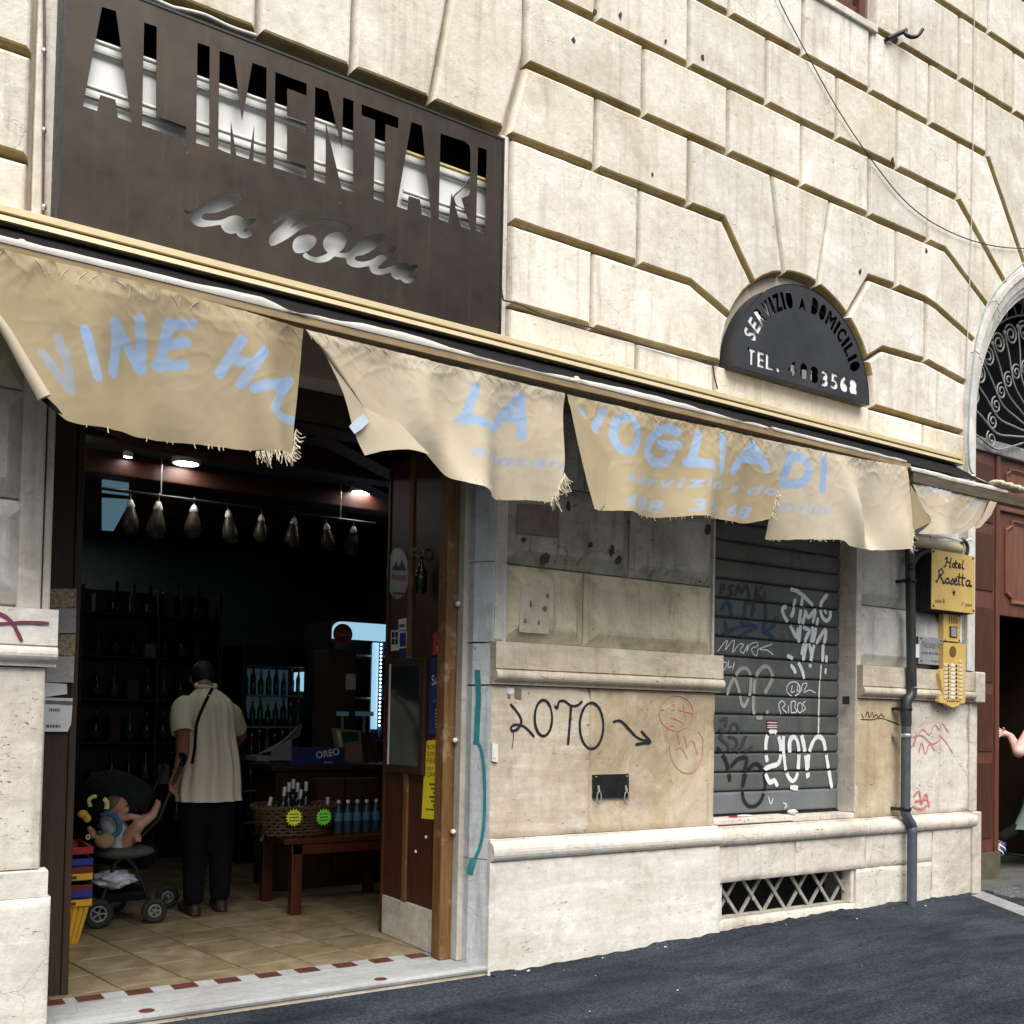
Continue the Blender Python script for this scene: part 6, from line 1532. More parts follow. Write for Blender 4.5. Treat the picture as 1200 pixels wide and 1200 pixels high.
q = MB(); V = onp([(459, 668), (464, 658), (467, 664), (471, 656), (476, 669)], .0055); q.add(V, [[0, 1, 2, 3, 4]]); q.build('mountain_mark', M['navy_print'], o)
ptext(o, '~', (460, 696), (474, 697), 3.5, M['ink'], .006)
o = pposter('sticker', [(467, 726), (476, 724), (476, 738), (467, 739)], M['paper'], 'small white sticker, topmost of the cluster on the entrance panel', 'sticker'); ptext(o, '~', (468, 735), (474, 735), 5, M['ink'], .006)
o = pposter('sticker', [(458, 739), (467, 738), (467, 762), (458, 763)], M['paper'], 'white pictogram sticker left of the blue card sticker', 'sticker')
for k in range(4): c = atx(460.5+4*(k % 2), 744+8*(k//2), XP-.006); q = MB(); q.box((XP-.006, c[1]-.018, c[2]-.018), (XP-.0045, c[1]+.018, c[2]+.018)); q.build('pictogram', M['ink'], o)
o = pposter('sticker', [(467, 740), (477, 739), (477, 759), (467, 760)], M['paper'], 'white and blue card sticker in the cluster on the entrance panel', 'sticker')
q = MB(); V = onp([(468.5, 742), (475.5, 741), (475.5, 757), (468.5, 758)], .0055); q.add(V, [[0, 1, 2, 3]]); q.build('blue_field', M['blue_plastic'], o)
o = pposter('sticker', [(468, 762), (477, 761), (477, 771), (468, 772)], M['navy_print'], 'small dark blue sticker at the bottom of the cluster on the entrance panel', 'sticker')
o = pposter('poster', [(508, 742), (521, 738), (520, 765), (507, 768)], M['red_print'], 'small red flyer on the edge of the entrance panel', 'poster'); ptext(o, '~', (512, 763), (520, 762), 8, M['paper'], .006)
o = pposter('poster', [(504, 772), (521, 769), (519, 858), (502, 862)], M['navy_print'], 'dark blue event poster with white script on the entrance panel', 'poster')
ptext(o, 'Sum', (506, 803), (520, 800), 12, M['paper'], .006); ptext(o, 'ti', (513, 814), (520, 812), 8, M['paper'], .006); ptext(o, '~', (508, 823), (519, 822), 4, M['water_label'], .006)
for k in range(6): ptext(o, '~', (510, 833+4*k), (519, 832+4*k), 2.4, M['button'], .006)
o = pposter('poster', [(500, 868), (518, 866), (516, 961), (494, 959), (497, 900)], M['yellow_print'], 'tall bright yellow festival poster low on the entrance panel', 'poster')
for k, (t, m_, h) in enumerate((('ROMA', 'red_print', 6), ('SUMMER', 'red_print', 6), ('FEST', 'red_print', 6), ('2023', 'navy_print', 4), ('CAVEA', 'ink', 6))): ptext(o, t, (500.5, 878+8*k), (515 if k != 3 else 507, 878.5+8*k), h, M[m_], .006)
for k in range(6): c = (503+2.2*(k % 3), 920+5*k); ptext(o, '~', c, (c[0]+10, c[1]+.6), 3.2, M['ink'], .006)
ptext(o, '~', (499, 949), (513, 950), 2.5, M['ink'], .006)
MR = thing('framed_mirror', 'dark framed mirror hanging on the entrance panel beside the posters', 'mirror', (XP, .75, 1.1))
W = [atx(*p, XP-.02) for p in ((457, 773), (499, 777), (497, 906), (456, 904))]; ya, yb2 = W[0][1], W[1][1]; z0, z1 = W[3][2], W[0][2]
bx(yb2, ya, z0, z1, XP-.03, XP-.006, M['wood_dark'], 'frame', MR); bx(yb2+.05, ya-.045, z0+.05, z1-.05, XP-.033, XP-.0305, M['mirror'], 'glass', MR, .0005); bx(ya-.04, ya-.022, z0+.045, z1-.03, XP-.036, XP-.0305, M['white_plastic'], 'bright_edge', MR, .001)
KH = thing('key_hook', 'iron hook with a hanging glass bottle high on the entrance panel', 'hook', (XP, .6, 2.3))
q = MB(); q.tube(smooth_path([tuple(atx(*p, XP-.03)) for p in ((485, 645), (492, 640), (497, 646), (493, 653), (487, 650))], 4), .006, 6); q.build('hook', M['iron'], KH)
c = atx(493, 696, XP-.05); q = MB(); q.lathe((XP-.05, c[1], c[2]), [(.01, 0), (.035, .01), (.036, .13), (.012, .18), (.010, .22), (.013, .225)], 12); q.build('bottle', M['bottle_dark'], KH)
LP_ = thing('entrance_leaf', 'dark brown wooden door leaf at the left of the shop entrance', 'door', (.88, .5, .05))
xr = atz(77, 1162, FZ)[0]
q = MB(); q.bbox((.70, .50, .05), (xr-.035, .54, 3.16), .004); q.build('panel', M['wood_dark'], LP_)
q = MB(); q.bbox((xr-.034, .49, .05), (xr, .56, 3.16), .006); q.build('edge', M['wood_dark'], LP_)
zn = zoom(0, 600, 3.0)
M['photo_print'] = simple('food_photo_print', (.10, .08, .06), (.52, .40, .22), 60, .6); M['menu_print'] = simple('menu_paper', (.30, .28, .26), (.46, .44, .42), 40, .7, stretch=(1, 1, 4))
for pts, mt, lab in (([(168, 270), (268, 270), (268, 335), (166, 338)], 'photo_print', 'upper strip of food photographs pinned inside the left door leaf'), ([(166, 340), (268, 337), (266, 425), (164, 428)], 'menu_print', 'upper grey printed menu sheet on the left door leaf'),
                     ([(178, 432), (266, 430), (262, 505), (172, 505)], 'photo_print', 'lower strip of food photographs pinned inside the left door leaf'), ([(165, 508), (262, 507), (258, 600), (162, 598)], 'menu_print', 'lower grey printed menu sheet on the left door leaf')):
    q = MB(); q.prism(xz(zn(pts), .485), .484, .4855); tag(q.build('menu_sheet', M[mt]), lab, 'menu')
q = MB(); V = []
for pts_, y_ in ((zn([(160, 600), (235, 605), (236, 640), (160, 650)]), .484), (zn([(157, 652), (256, 655), (250, 745), (238, 772), (155, 772)]), .478)):
    q.prism(xz(pts_, y_), y_-.001, y_+.001)
o = tag(q.build('notice_sheet', M['paper']), 'white curled notice sheet at the bottom of the left door leaf', 'notice')
q = MB(); text_on(q, '~', *[xz(zn([p]), .476)[0] for p in ((172, 700), (210, 702))], .02, lambda u, v: (u, .4755, v)); text_on(q, '~', *[xz(zn([p]), .476)[0] for p in ((162, 758), (212, 758))], .02, lambda u, v: (u, .4755, v)); q.ribbon(xz(zn([(160, 668), (250, 672)]), .476), .02, flat(.477), 0); q.build('lettering', M['ink_grey'], o)

# ------------------------------------------------------------------ ceiling lamps, hams
for i, (px, py, r, lab) in enumerate(((218, 541, .085, 'round lit ceiling spot in the middle of the shop, behind the first valance'), (425, 575, .085, 'round lit ceiling spot at the right, behind the second valance'), (75, 603, .11, 'lit ceiling lamp far back at the left of the shop'), (150, 533, .03, 'tiny lit ceiling spot left of the middle one'))):
    c = atz(px, py, 3.18); L = thing('ceiling_lamp', lab, 'lamp', (c[0], c[1], 3.18), 'ceiling spots in the shop')
    q = MB(); q.lathe((c[0], c[1], 3.165), [(r*1.15, .035), (r*1.18, .0), (r*1.02, -.003), (r*1.0, .012)], 20); q.build('ring', M['white_plastic'], L)
    q = MB(); q.lathe((c[0], c[1], 3.166), [(r*.98, 0), (r*.98, .008)], 20); q.build('diffuser', M['glow_lamp'], L)
NL = thing('tube_lamp', 'pair of short white lamp tubes near the left jamb under the ceiling', 'lamp', (1.0, 1.5, 3.1))
for p0, p1 in (((58, 553), (66, 546)), ((60, 556), (72, 549))):
    q = MB(); q.tube([tuple(at(*p0, 2.0)), tuple(at(*p1, 2.0))], .012, 8); q.build('tube', M['glow_lamp'], NL)
EL = thing('emergency_light', 'white box-shaped emergency light under the beam behind the second valance', 'lamp', (3.0, 1.9, 3.0))
c = at(418, 540, 1.9); q = MB(); q.bbox((c[0]-.07, 1.85, c[2]-.03), (c[0]+.07, 1.95, c[2]+.03), .01); q.build('case', M['white_plastic'], EL)
bwin = thing('rear_window', 'pale blue lit pane high at the back left of the shop', 'window', (1.8, 3.2, 2.9))
W = xz([(120, 562), (151, 553), (151, 590), (133, 622), (120, 621)], 3.3); q = MB(); q.prism(W, 3.3, 3.32); q.build('pane', M['glow_window'], bwin); q = MB(); W2 = xz([(119, 578), (153, 582), (153, 585), (119, 583)], 3.29); q.prism(W2, 3.27, 3.299); q.build('glazing_bar', M['shelf_dark'], bwin)
HR = thing('ham_rail', 'dark steel rail hung from the shop ceiling carrying the hams', 'rail', (2.4, 2.5, 2.95))
ra, rb = at(118, 572, 2.5), at(440, 608, 2.5); zr = ra[2]
q = MB(); q.tube([(ra[0], 2.5, zr), (rb[0], 2.5, zr)], .012, 8); q.build('rail', M['black_metal'], HR)
for x_ in (ra[0]+.4, rb[0]-.3): q = MB(); q.tube([(x_, 2.5, zr), (x_, 2.5, 3.2)], .005, 6); q.build('hanger', M['steel'], HR)
ords = ['leftmost', 'second from left', 'third from left', 'fourth from left', 'fifth from left', 'sixth from left', 'seventh from left', 'rightmost']
ham0 = None
M['ham'] = simple('cured_ham', (.028, .020, .012), (.055, .042, .026), 14, .45, bump=.3, bscale=30)
for i, (px, py) in enumerate(((153, 594), (185, 597), (227, 600), (268, 606), (306, 610), (344, 614), (383, 620), (414, 624))):
    c = at(px, py, 2.5)
    if ham0 is None:
        H = thing('cured_ham', 'dark cured ham hanging from the shop rail, '+ords[i], 'ham', c, 'hams hanging from the rail'); ham0 = (H, c.copy())
        q = MB(); q.lathe(c, [(.008, .05), (.022, .02), (.026, .0), (.036, -.03), (.052, -.08), (.058, -.13), (.044, -.17), (.01, -.19)][::-1], 14); q.build('meat', M['ham'], H)
        q = MB(); q.lathe((c[0], c[1], c[2]), [(.027, -.005), (.030, .01), (.020, .035), (.012, .05)], 12); q.build('paper_collar', M['white_plastic'], H)
        q = MB(); q.tube([(c[0], c[1], c[2]+.04), (c[0], c[1], zr)], .004, 5); q.build('string', M['cable_pale'], H)
    else:
        o = copy_tree(ham0[0], c-ham0[1], 'dark cured ham hanging from the shop rail, '+ords[i]); sc_ = random.uniform(.82, 1.15); o.scale = (sc_*random.uniform(.85, 1.1), sc_*random.uniform(.85, 1.1), sc_); o.rotation_euler = (random.uniform(-.12, .12), random.uniform(-.15, .15), random.uniform(0, 3))

# ------------------------------------------------------------------ baskets by the left leaf
xr_ = at(102, 1000, 1.70)[0]
levels = [(1050, 'yellow_plastic', 'yellow shopping basket at the bottom of the stack'), (1040, 'blue_plastic', 'lower blue shopping basket in the stack, above the yellow bottom one'), (1033, 'maroon_plastic', 'lower maroon shopping basket in the stack'), (1020, 'yellow_plastic', 'upper yellow shopping basket in the middle of the stack'), (1012, 'maroon_plastic', 'upper maroon shopping basket in the stack'), (1003, 'blue_plastic', 'upper blue shopping basket near the top of the stack'), (990, 'red_plastic', 'red shopping basket on top of the stack')]
zb_ = FZ
for k, (py, mt, lab) in enumerate(levels):
    zrim = at(90, py, 1.68)[2]; h = .30 if k == 0 else .22; z0 = FZ if k == 0 else zrim-.20
    B = thing('shopping_basket', lab, 'basket', (xr_-.2, 1.75, z0), 'stacked plastic shopping baskets')
    def frame(xm, ym, z): return [(xr_-.40+(.40-xm*2)/2-.0-(.40-2*xm)/2+xm, 1.55+ym, z), (xr_-xm, 1.55+ym, z), (xr_-xm, 1.95-ym, z), (xr_-.40+xm, 1.95-ym, z)]
    zt_ = zrim; zb2 = max(z0, zrim-.30) if k == 0 else zrim-.045
    s0, s1 = (.055, .012) if k == 0 else (.016, .010)
    q = MB(); q.add(frame(s0, s0, zb2)+frame(s1, s1, zt_-.035), [(0, 1, 5, 4), (1, 2, 6, 5), (2, 3, 7, 6), (3, 0, 4, 7), (0, 3, 2, 1)])
    if k == 0:
        for t in np.linspace(.05, .95, 12):
            a = np.array(frame(s0-.003, s0-.003, zb2+.01)); b = np.array(frame(s1-.004, s1-.004, zt_-.045))
            for e in ((0, 1), (1, 2)):
                p = a[e[0]]*(1-t)+a[e[1]]*t; r = b[e[0]]*(1-t)+b[e[1]]*t; q.tube([p, r], .006, 5)
    q.build('body', M[mt], B)
    q = MB()
    o1 = frame(-.004, -.004, zt_-.038); o2 = frame(-.006, -.006, zt_); i2 = frame(.012, .012, zt_)
    q.add(o1+o2+i2, [(0, 1, 5, 4), (1, 2, 6, 5), (2, 3, 7, 6), (3, 0, 4, 7), (4, 5, 9, 8), (5, 6, 10, 9), (6, 7, 11, 10), (7, 4, 8, 11)]); q.build('rim', M[mt], B)
    if k in (0, 3):
        q = MB(); q.box((xr_-.12, 1.537, zt_-.028), (xr_-.085, 1.545, zt_-.012)); q.build('handle_clip', M['maroon_plastic'], B)

# ------------------------------------------------------------------ table, wicker basket, bottles
TB = thing('display_table', 'small red-brown wooden display table in the shop carrying the wicker basket', 'table', (2.95, 2.1, FZ))
ztop = at(385, 981, 1.80)[2]
def lbx(lo, hi, nm, matl, par, b=.006): q = MB(); q.bbox(lo, hi, b); return q.build(nm, matl, par)
lbx((2.56, 1.78, ztop-.035), (3.55, 2.45, ztop), 'top', M['table_wood'], TB); lbx((2.62, 1.80, ztop-.11), (3.5, 1.83, ztop-.036), 'apron', M['table_wood'], TB)
for x_, y_ in ((2.64, 1.80), (3.46, 1.80), (2.64, 2.36), (3.46, 2.36)): lbx((x_-.015, y_, FZ), (x_+.06, y_+.07, ztop-.036), 'leg', M['table_wood'], TB)
WB = thing('wicker_basket', 'brown wicker basket of wine bottles standing on the display table', 'basket', (2.65, 2.05, ztop))
cx_, cy_ = at(347, 960, 2.05)[0], 2.08; rx_, ry_ = .30, .20; hb = .20
q = MB()
for r in range(9):
    z = ztop+.012+r*hb/9; f = .86+.14*r/8
    q.tube([(cx_+rx_*f*math.cos(a)+.004*math.sin(a*23+r*3), cy_+ry_*f*math.sin(a), z+.005*math.sin(a*23+r*math.pi)) for a in np.linspace(0, 2*math.pi, 73)[:-1]], .011, 5, closed=True)
q.build('weave', M['wicker'], WB)
for k in range(23):
    a = 2*math.pi*k/23; q = MB(); q.tube([(cx_+rx_*.86*math.cos(a), cy_+ry_*.86*math.sin(a), ztop), (cx_+rx_*math.cos(a), cy_+ry_*math.sin(a), ztop+hb)], .008, 5); q.build('stake', M['wicker'], WB)
q = MB()
for ph in (0, math.pi): q.tube([(cx_+rx_*1.02*math.cos(a)+.008*math.cos(a*20+ph), cy_+ry_*1.02*math.sin(a), ztop+hb+.012*math.sin(a*20+ph)) for a in np.linspace(0, 2*math.pi, 121)[:-1]], .010, 5, closed=True)
q.build('braided_rim', M['wicker'], WB)
for k, (px, py, tx_, ty_) in enumerate(((334, 926, .10, .0), (339, 921, .04, .05), (344, 917, .05, .12), (349, 921, .0, .08), (353, 929, .12, .0), (359, 920, .02, .10), (318, 938, .22, -.04), (384, 938, -.02, .02))):
    tip = at(px, py-4, 2.05+ty_*.5); ax = Vector((tx_, ty_*.3, 1)).normalized(); base = Vector(tip)-ax*.31
    B = thing('wine_bottle', 'dark wine bottle with silver capsule in the wicker basket, %s from left' % ['second', 'third', 'fourth', 'fifth', 'sixth', 'seventh', 'first', 'eighth'][k], 'bottle', base, 'wine bottles in the basket')
    q = MB(); q.lathe(base, [(.034, 0), (.037, .01), (.037, .18), (.03, .21), (.014, .235), (.013, .245)], 12, axis=ax); q.build('glass', M['bottle_dark'], B)
    q = MB(); q.lathe(base, [(.0145, .245), (.0145, .305), (.013, .31)], 10, axis=ax); q.build('capsule', M['capsule_m'], B)
def star_card(px, py, mt, lab):
    c = at(px, py, 1.86); n = 16; R = .062
    q = MB(); q.prism([(c[0]+R*(1 if k % 2 == 0 else .74)*math.cos(k*math.pi/n+.1), c[2]+R*(1 if k % 2 == 0 else .74)*math.sin(k*math.pi/n+.1)) for k in range(2*n)], 1.858, 1.861)
    o = tag(q.build('price_star', M[mt]), lab, 'price card')
    q = MB()
    for k, t in enumerate(('~', '~', '~')): text_on(q, t, (c[0]-.032, c[2]+.018-.022*k), (c[0]+.034, c[2]+.018-.022*k), .012, lambda u, v: (u, 1.8572, v))
    q.build('lettering', M['ink'], o)
star_card(344.5, 958, 'neon_yellow', 'fluorescent yellow star price card on the wicker basket'); star_card(379.5, 957.5, 'neon_green', 'fluorescent green star price card on the wicker basket')
wb0 = None
for k, px in enumerate((396, 407, 418, 429, 440)):
    c = at(px, 977, 2.0); c[2] = ztop; lab = 'small blue-labelled water bottle on the display table, %s from left' % ['first', 'second', 'third', 'fourth', 'fifth'][k]
    if wb0 is None:
        B = thing('water_bottle', lab, 'bottle', c, 'water bottles on the table'); wb0 = (B, c.copy())
        q = MB(); q.lathe(c, [(.028, 0), (.031, .01), (.029, .05), (.031, .09), (.031, .15), (.014, .20), (.012, .215)], 12); q.build('body', M['water'], B)
        q = MB(); q.lathe(c, [(.0318, .085), (.0318, .145)], 12); q.build('label', M['water_label'], B); q = MB(); q.lathe(c, [(.014, .212), (.014, .232), (.012, .234)], 10); q.build('cap', M['paper'], B)
    else: copy_tree(wb0[0], c-wb0[1], lab)
for k, (px0, px1) in enumerate(((372, 404), (406, 446))):
    a, b = at(px0, 938, 2.30), at(px1, 912, 2.30); q = MB(); q.bbox((a[0], 2.30, ztop+.0), (b[0], 2.44, b[2]), .004); tag(q.build('carton', M['brown_box']), 'brown carton behind the water bottles, %s one' % ('left' if k == 0 else 'right'), 'box', 'cartons on the table')
# ------------------------------------------------------------------ counter with goods
CN = thing('shop_counter', 'dark wooden shop counter behind the display table', 'counter', (3.3, 3.0, FZ))
za_ = at(380, 897, 2.7)[2]
lbx((2.80, 2.70, za_-.04), (4.30, 3.25, za_), 'top', M['wood_red'], CN); lbx((2.85, 2.75, FZ), (4.28, 3.20, za_-.041), 'body', M['wood_dark'], CN)
for k in range(3): lbx((2.88+.47*k, 2.73, FZ+.1), (3.32+.47*k, 2.749, za_-.12), 'front_panel', M['wood_red'], CN)
def on_counter(name, px0, px1, py, y0, dy, matl, lab, cat, par=None):
    a, b = at(px0, 895, y0), at(px1, py, y0); q = MB(); q.bbox((a[0], y0, za_+.0005), (b[0], y0+dy, b[2]), .004); o = q.build(name, M[matl]); return tag(o, lab, cat)
o = on_counter('biscuit_box', 340, 404, 876, 2.72, .10, 'navy_print', 'blue biscuit box lying on the shop counter', 'box')
q = MB(); A, B = at(371, 889, 2.7185), at(398, 884, 2.7185); text_on(q, 'OREO', (A[0], A[2]), (B[0], B[2]), .055, lambda u, v: (u, 2.7185, v), bold=.003); A, B = at(380, 894, 2.7185), at(390, 894, 2.7185); text_on(q, '~', (A[0], A[2]), (B[0], B[2]), .014, lambda u, v: (u, 2.7185, v)); q.build('lettering', M['paper'], o)
for k in range(8): c = at(345+3.2*k, 883, 2.7185); q = MB(); q.box((c[0]-.004, 2.7175, za_+.02), (c[0]+.004, 2.7195, za_+.085)); q.build('print_line', M['blue_plastic'], o)
SB = thing('snack_bag', 'upright white and green snack bag behind the biscuit box', 'bag', (3.5, 2.85, za_))
W = xz([(391, 853), (423, 856), (425, 894), (399, 894)], 2.84); q = MB(); q.prism(W, 2.84, 2.90); q.build('bag', M['cardboard'], SB)
for pts, mt in (([(400, 858), (420, 858), (421, 868), (402, 870)], 'bottle_green'), ([(404, 874), (422, 873), (423, 890), (405, 891)], 'plush_tan'), ([(394, 856), (399, 856), (404, 892), (401, 893)], 'plush_lime')):
    q = MB(); q.prism(xz(pts, 2.838), 2.8375, 2.8395); q.build('print_field', M[mt], SB)
for k, (pts, lab) in enumerate((([(425, 858), (432, 862), (440, 893), (430, 894)], 'dark leaning snack packet right of the green snack bag'), ([(434, 862), (440, 860), (446, 893), (441, 894)], 'dark leaning snack packet at the right end of the counter'))):
    q = MB(); q.prism(xz(pts, 2.80), 2.80, 2.85); tag(q.build('snack_packet', M['maroon_plastic' if k else 'brown_box']), lab, 'packet')
TR = thing('display_tray', 'open white cardboard display tray with its lid raised on the counter', 'box', (3.0, 2.75, za_))
for pts, dy in (([(301, 886), (318, 886), (318, 892), (301, 892)], .25), ([(318, 880), (342, 866), (342, 891), (318, 891)], .02)): q = MB(); q.prism(xz(pts, 2.71), 2.71, 2.71+dy); q.build('side', M['cardboard'], TR)
q = MB(); q.add([tuple(at(*p, y_)) for p, y_ in (((301, 884), 2.74), ((338, 864), 2.78), ((354, 846), 2.95), ((352, 862), 2.95), ((318, 880), 2.72))], [[0, 4, 3, 2, 1]]); q.build('lid', M['cardboard'], TR)
# ------------------------------------------------------------------ fridges and shelves at the back
def fridge(name, lab, x0, x1, y0, z1, glow, gl2, rows, head):
    F = thing(name, lab, 'fridge', ((x0+x1)/2, y0, FZ)); d = .6
    for lo, hi, nm in (((x0, y0, FZ), (x0+.04, y0+d, z1), 'side'), ((x1-.04, y0, FZ), (x1, y0+d, z1), 'side'), ((x0+.041, y0+d-.04, FZ), (x1-.041, y0+d, z1), 'back'), ((x0+.041, y0, FZ), (x1-.041, y0+d-.041, FZ+.12), 'base'), ((x0+.041, y0, z1-head), (x1-.041, y0+d-.041, z1), 'header')): lbx(lo, hi, nm, M['shelf_dark'], F)
    zs = np.linspace(FZ+.35, z1-head-.28, rows)
    for z in zs:
        sh = lbx((x0+.045, y0+.05, z), (x1-.045, y0+d-.05, z+.015), 'shelf', M['steel'], F, .002)
    return F, zs
F1, zs1 = fridge('drinks_fridge', 'tall black glass-fronted drinks fridge at the back of the shop', 3.06, 3.74, 4.2, 2.02, None, None, 5, .18)
lbx((3.11, 4.72, 1.35), (3.69, 4.735, 1.83), 'light_panel', M['glow_fridge_dim'], F1, .001); lbx((3.66, 4.25, 1.62), (3.695, 4.5, 1.80), 'lamp', M['glow_fridge'], F1, .004)
q = MB(); A, B = at(319, 784, 4.19), at(349, 786, 4.19); text_on(q, 'ISSIM', (A[0], A[2]), (B[0], B[2]), .06, lambda u, v: (u, 4.195, v)); q.build('lettering', M['pipe'], F1)
bo = None; kk = 0
kinds = ('bottle_dark', 'bottle_green', 'water', 'bottle_green', 'bottle_dark')
for r, z in enumerate(zs1):
    for k in range(8):
        x_ = 3.14+.074*k; mt = kinds[(r*3+k*2) % 5]; capm = ('paper', 'plush_lime', 'yellow_plastic', 'capsule_m')[(k+r) % 4]
        lab = 'drink bottle in the tall black fridge, shelf %s from the top, %s from left' % (['fifth', 'fourth', 'third', 'second', 'first'][r], ['first', 'second', 'third', 'fourth', 'fifth', 'sixth', 'seventh', 'eighth'][k])
        B = thing('drink_bottle', lab, 'bottle', (x_, 4.36, z+.015), 'bottles in the drinks fridge'); hs = .20+.03*((k*7+r) % 3)
        q = MB(); q.lathe((x_, 4.36, z+.0155), [(.028, 0), (.030, .01), (.030, hs*.6), (.012, hs*.8), (.011, hs)], 8); q.build('glass', M[mt], B); q = MB(); q.lathe((x_, 4.36, z+.0155), [(.0135, hs), (.0135, hs+.025)], 8); q.build('cap', M[capm], B)
ca, cb2 = at(388, 727, 3.6), at(452, 870, 3.6)
F2, zs2 = fridge('cola_fridge', 'red and white lit cola fridge behind the counter', ca[0], ca[0]+.68, 3.6, 2.24, None, None, 5, .02)
zhd = at(420, 750, 3.6)[2]
pr = [(ca[0]+.01, zhd), (ca[0]+.01, 2.16)]+[(ca[0]+.09-.08*math.cos(t), 2.16+.075*math.sin(t)) for t in np.linspace(.2, math.pi/2, 6)]+[(ca[0]+.60+.07*math.sin(t), 2.16+.075*math.cos(t)) for t in np.linspace(0, math.pi/2-.2, 6)]+[(ca[0]+.67, 2.1), (ca[0]+.67, zhd)]
q = MB(); q.prism(pr, 3.56, 3.598); q.build('lit_header', M['glow_fridge'], F2)
c = at(402, 743, 3.55); q = MB(); q.lathe((c[0], 3.556, c[2]), [(.092, 0), (.092, .006), (.085, .01)], 24, axis=(0, -1, 0)); o = q.build('cola_disc', M['red_print'], F2)
A, B = (c[0]-.075, c[2]-.025), (c[0]+.075, c[2]-.012); q = MB(); text_on(q, 'Coca-Cola', A, B, .045, lambda u, v: (u, 3.5445, v), shear=.35); q.build('lettering', M['paper'], o)
xl_ = at(446, 800, 3.58)[0]
for k in range(22): q = MB(); z = zhd-.03-k*.035; q.ball((xl_, 3.585, z), .011, 8); q.build('led', M['glow_led'], F2)
lbx((ca[0]+.45, 3.70, 1.25), (xl_-.02, 3.72, zhd-.02), 'light_panel', M['glow_fridge_dim'], F2, .001)
lbx((xl_-.075, 3.60, zhd-.80), (xl_-.016, 3.615, zhd-.015), 'lit_side', M['glow_fridge'], F2, .001)
for r, z in enumerate(zs2):
    for k in range(3):
        x_ = ca[0]+.47+.055*k; B = thing('can', 'blue drink can in the cola fridge, row %s from the top, %s from left' % (['fifth', 'fourth', 'third', 'second', 'first'][r], ['first', 'second', 'third'][k]), 'can', (x_, 3.66, z+.015), 'cans in the cola fridge')
        q = MB(); q.lathe((x_, 3.655, z+.0155), [(.022, 0), (.026, .008), (.026, .11), (.020, .122)], 10); q.build('body', M['water_label' if k % 2 else 'blue_plastic'], B); q = MB(); q.lathe((x_, 3.655, z+.1380), [(.020, 0), (.018, .002)], 10); q.build('lid', M['steel'], B)
CM = thing('coffee_machine', 'dark coffee machine with a pale label standing before the cola fridge', 'machine', (3.6, 3.3, za_))
a, b = at(382, 852, 3.1), at(418, 762, 3.1); lbx((a[0], 3.1, za_), (b[0], 3.4, b[2]), 'body', M['wood_dark'], CM); a, b = at(405, 808, 3.095), at(417, 790, 3.095); lbx((a[0], 3.094, a[2]), (b[0], 3.099, b[2]), 'label', M['menu_print'], CM, .001)
for k, (p0, p1) in enumerate((((396, 839), (409, 834)), ((418, 839), (438, 834)))):
    a, b = at(*p0, 3.05), at(*p1, 3.05); lbx((a[0], 3.05, a[2]), (b[0], 3.085, b[2]), 'lit_tray', M['glow_fridge_dim'], CM, .002); lbx(((a[0]+b[0])/2-.01, 3.06, za_), ((a[0]+b[0])/2+.01, 3.08, a[2]-.001), 'stand', M['steel'], CM, .002)
SH = thing('wine_shelf', 'dark wall shelving with rows of bottles at the back left of the shop', 'shelf', (1.9, 4.6, FZ))
for x_ in (1.1, 1.75, 2.4, 2.95): lbx((x_, 4.6, FZ), (x_+.03, 4.95, 2.5), 'upright', M['shelf_dark'], SH)
lbx((1.1, 4.955, FZ), (2.98, 4.98, 2.5), 'back', M['shelf_dark'], SH)
for r in range(6):
    z = .35+.38*r; lbx((1.131, 4.61, z), (2.949, 4.95, z+.02), 'board', M['shelf_dark'], SH)
    for k in range(12):
        x_ = 1.2+.145*k
        if abs(x_-1.765) < .05 or abs(x_-2.415) < .05: continue
        if (k*5+r*3) % 4 == 0:
            h_ = .12+.05*((k+r) % 3); q = MB(); q.bbox((x_-.05, 4.64, z+.0205), (x_+.05, 4.80, z+.02+h_), .004); tag(q.build('grocery_packet', M[('brown_box', 'cardboard', 'maroon_plastic', 'wicker', 'grey_cloth')[(k+2*r) % 5]]), 'grocery packet on the back wall shelving, board %s from the top, slot %s from left' % (['sixth', 'fifth', 'fourth', 'third', 'second', 'first'][r], ['one', 'two', 'three', 'four', 'five', 'six', 'seven', 'eight', 'nine', 'ten', 'eleven', 'twelve'][k]), 'packet', 'packets on the wall shelving'); continue
        B = thing('shelf_bottle', 'dark bottle on the back wall shelving, board %s from the top, %s from left' % (['sixth', 'fifth', 'fourth', 'third', 'second', 'first'][r], ['first', 'second', 'third', 'fourth', 'fifth', 'sixth', 'seventh', 'eighth', 'ninth', 'tenth', 'eleventh', 'twelfth'][k]), 'bottle', (x_, 4.72, z+.02), 'bottles on the wall shelving')
        q = MB(); q.lathe((x_, 4.72, z+.0205), [(.034, 0), (.037, .01), (.037, .16), (.014, .22), (.013, .28)], 8); q.build('glass', M['bottle_dark' if (k+r) % 3 else 'bottle_green'], B)
        q = MB(); q.lathe((x_, 4.72, z+.06), [(.0378, 0), (.0378, .06)], 8); q.build('label', M['grey_cloth'], B)
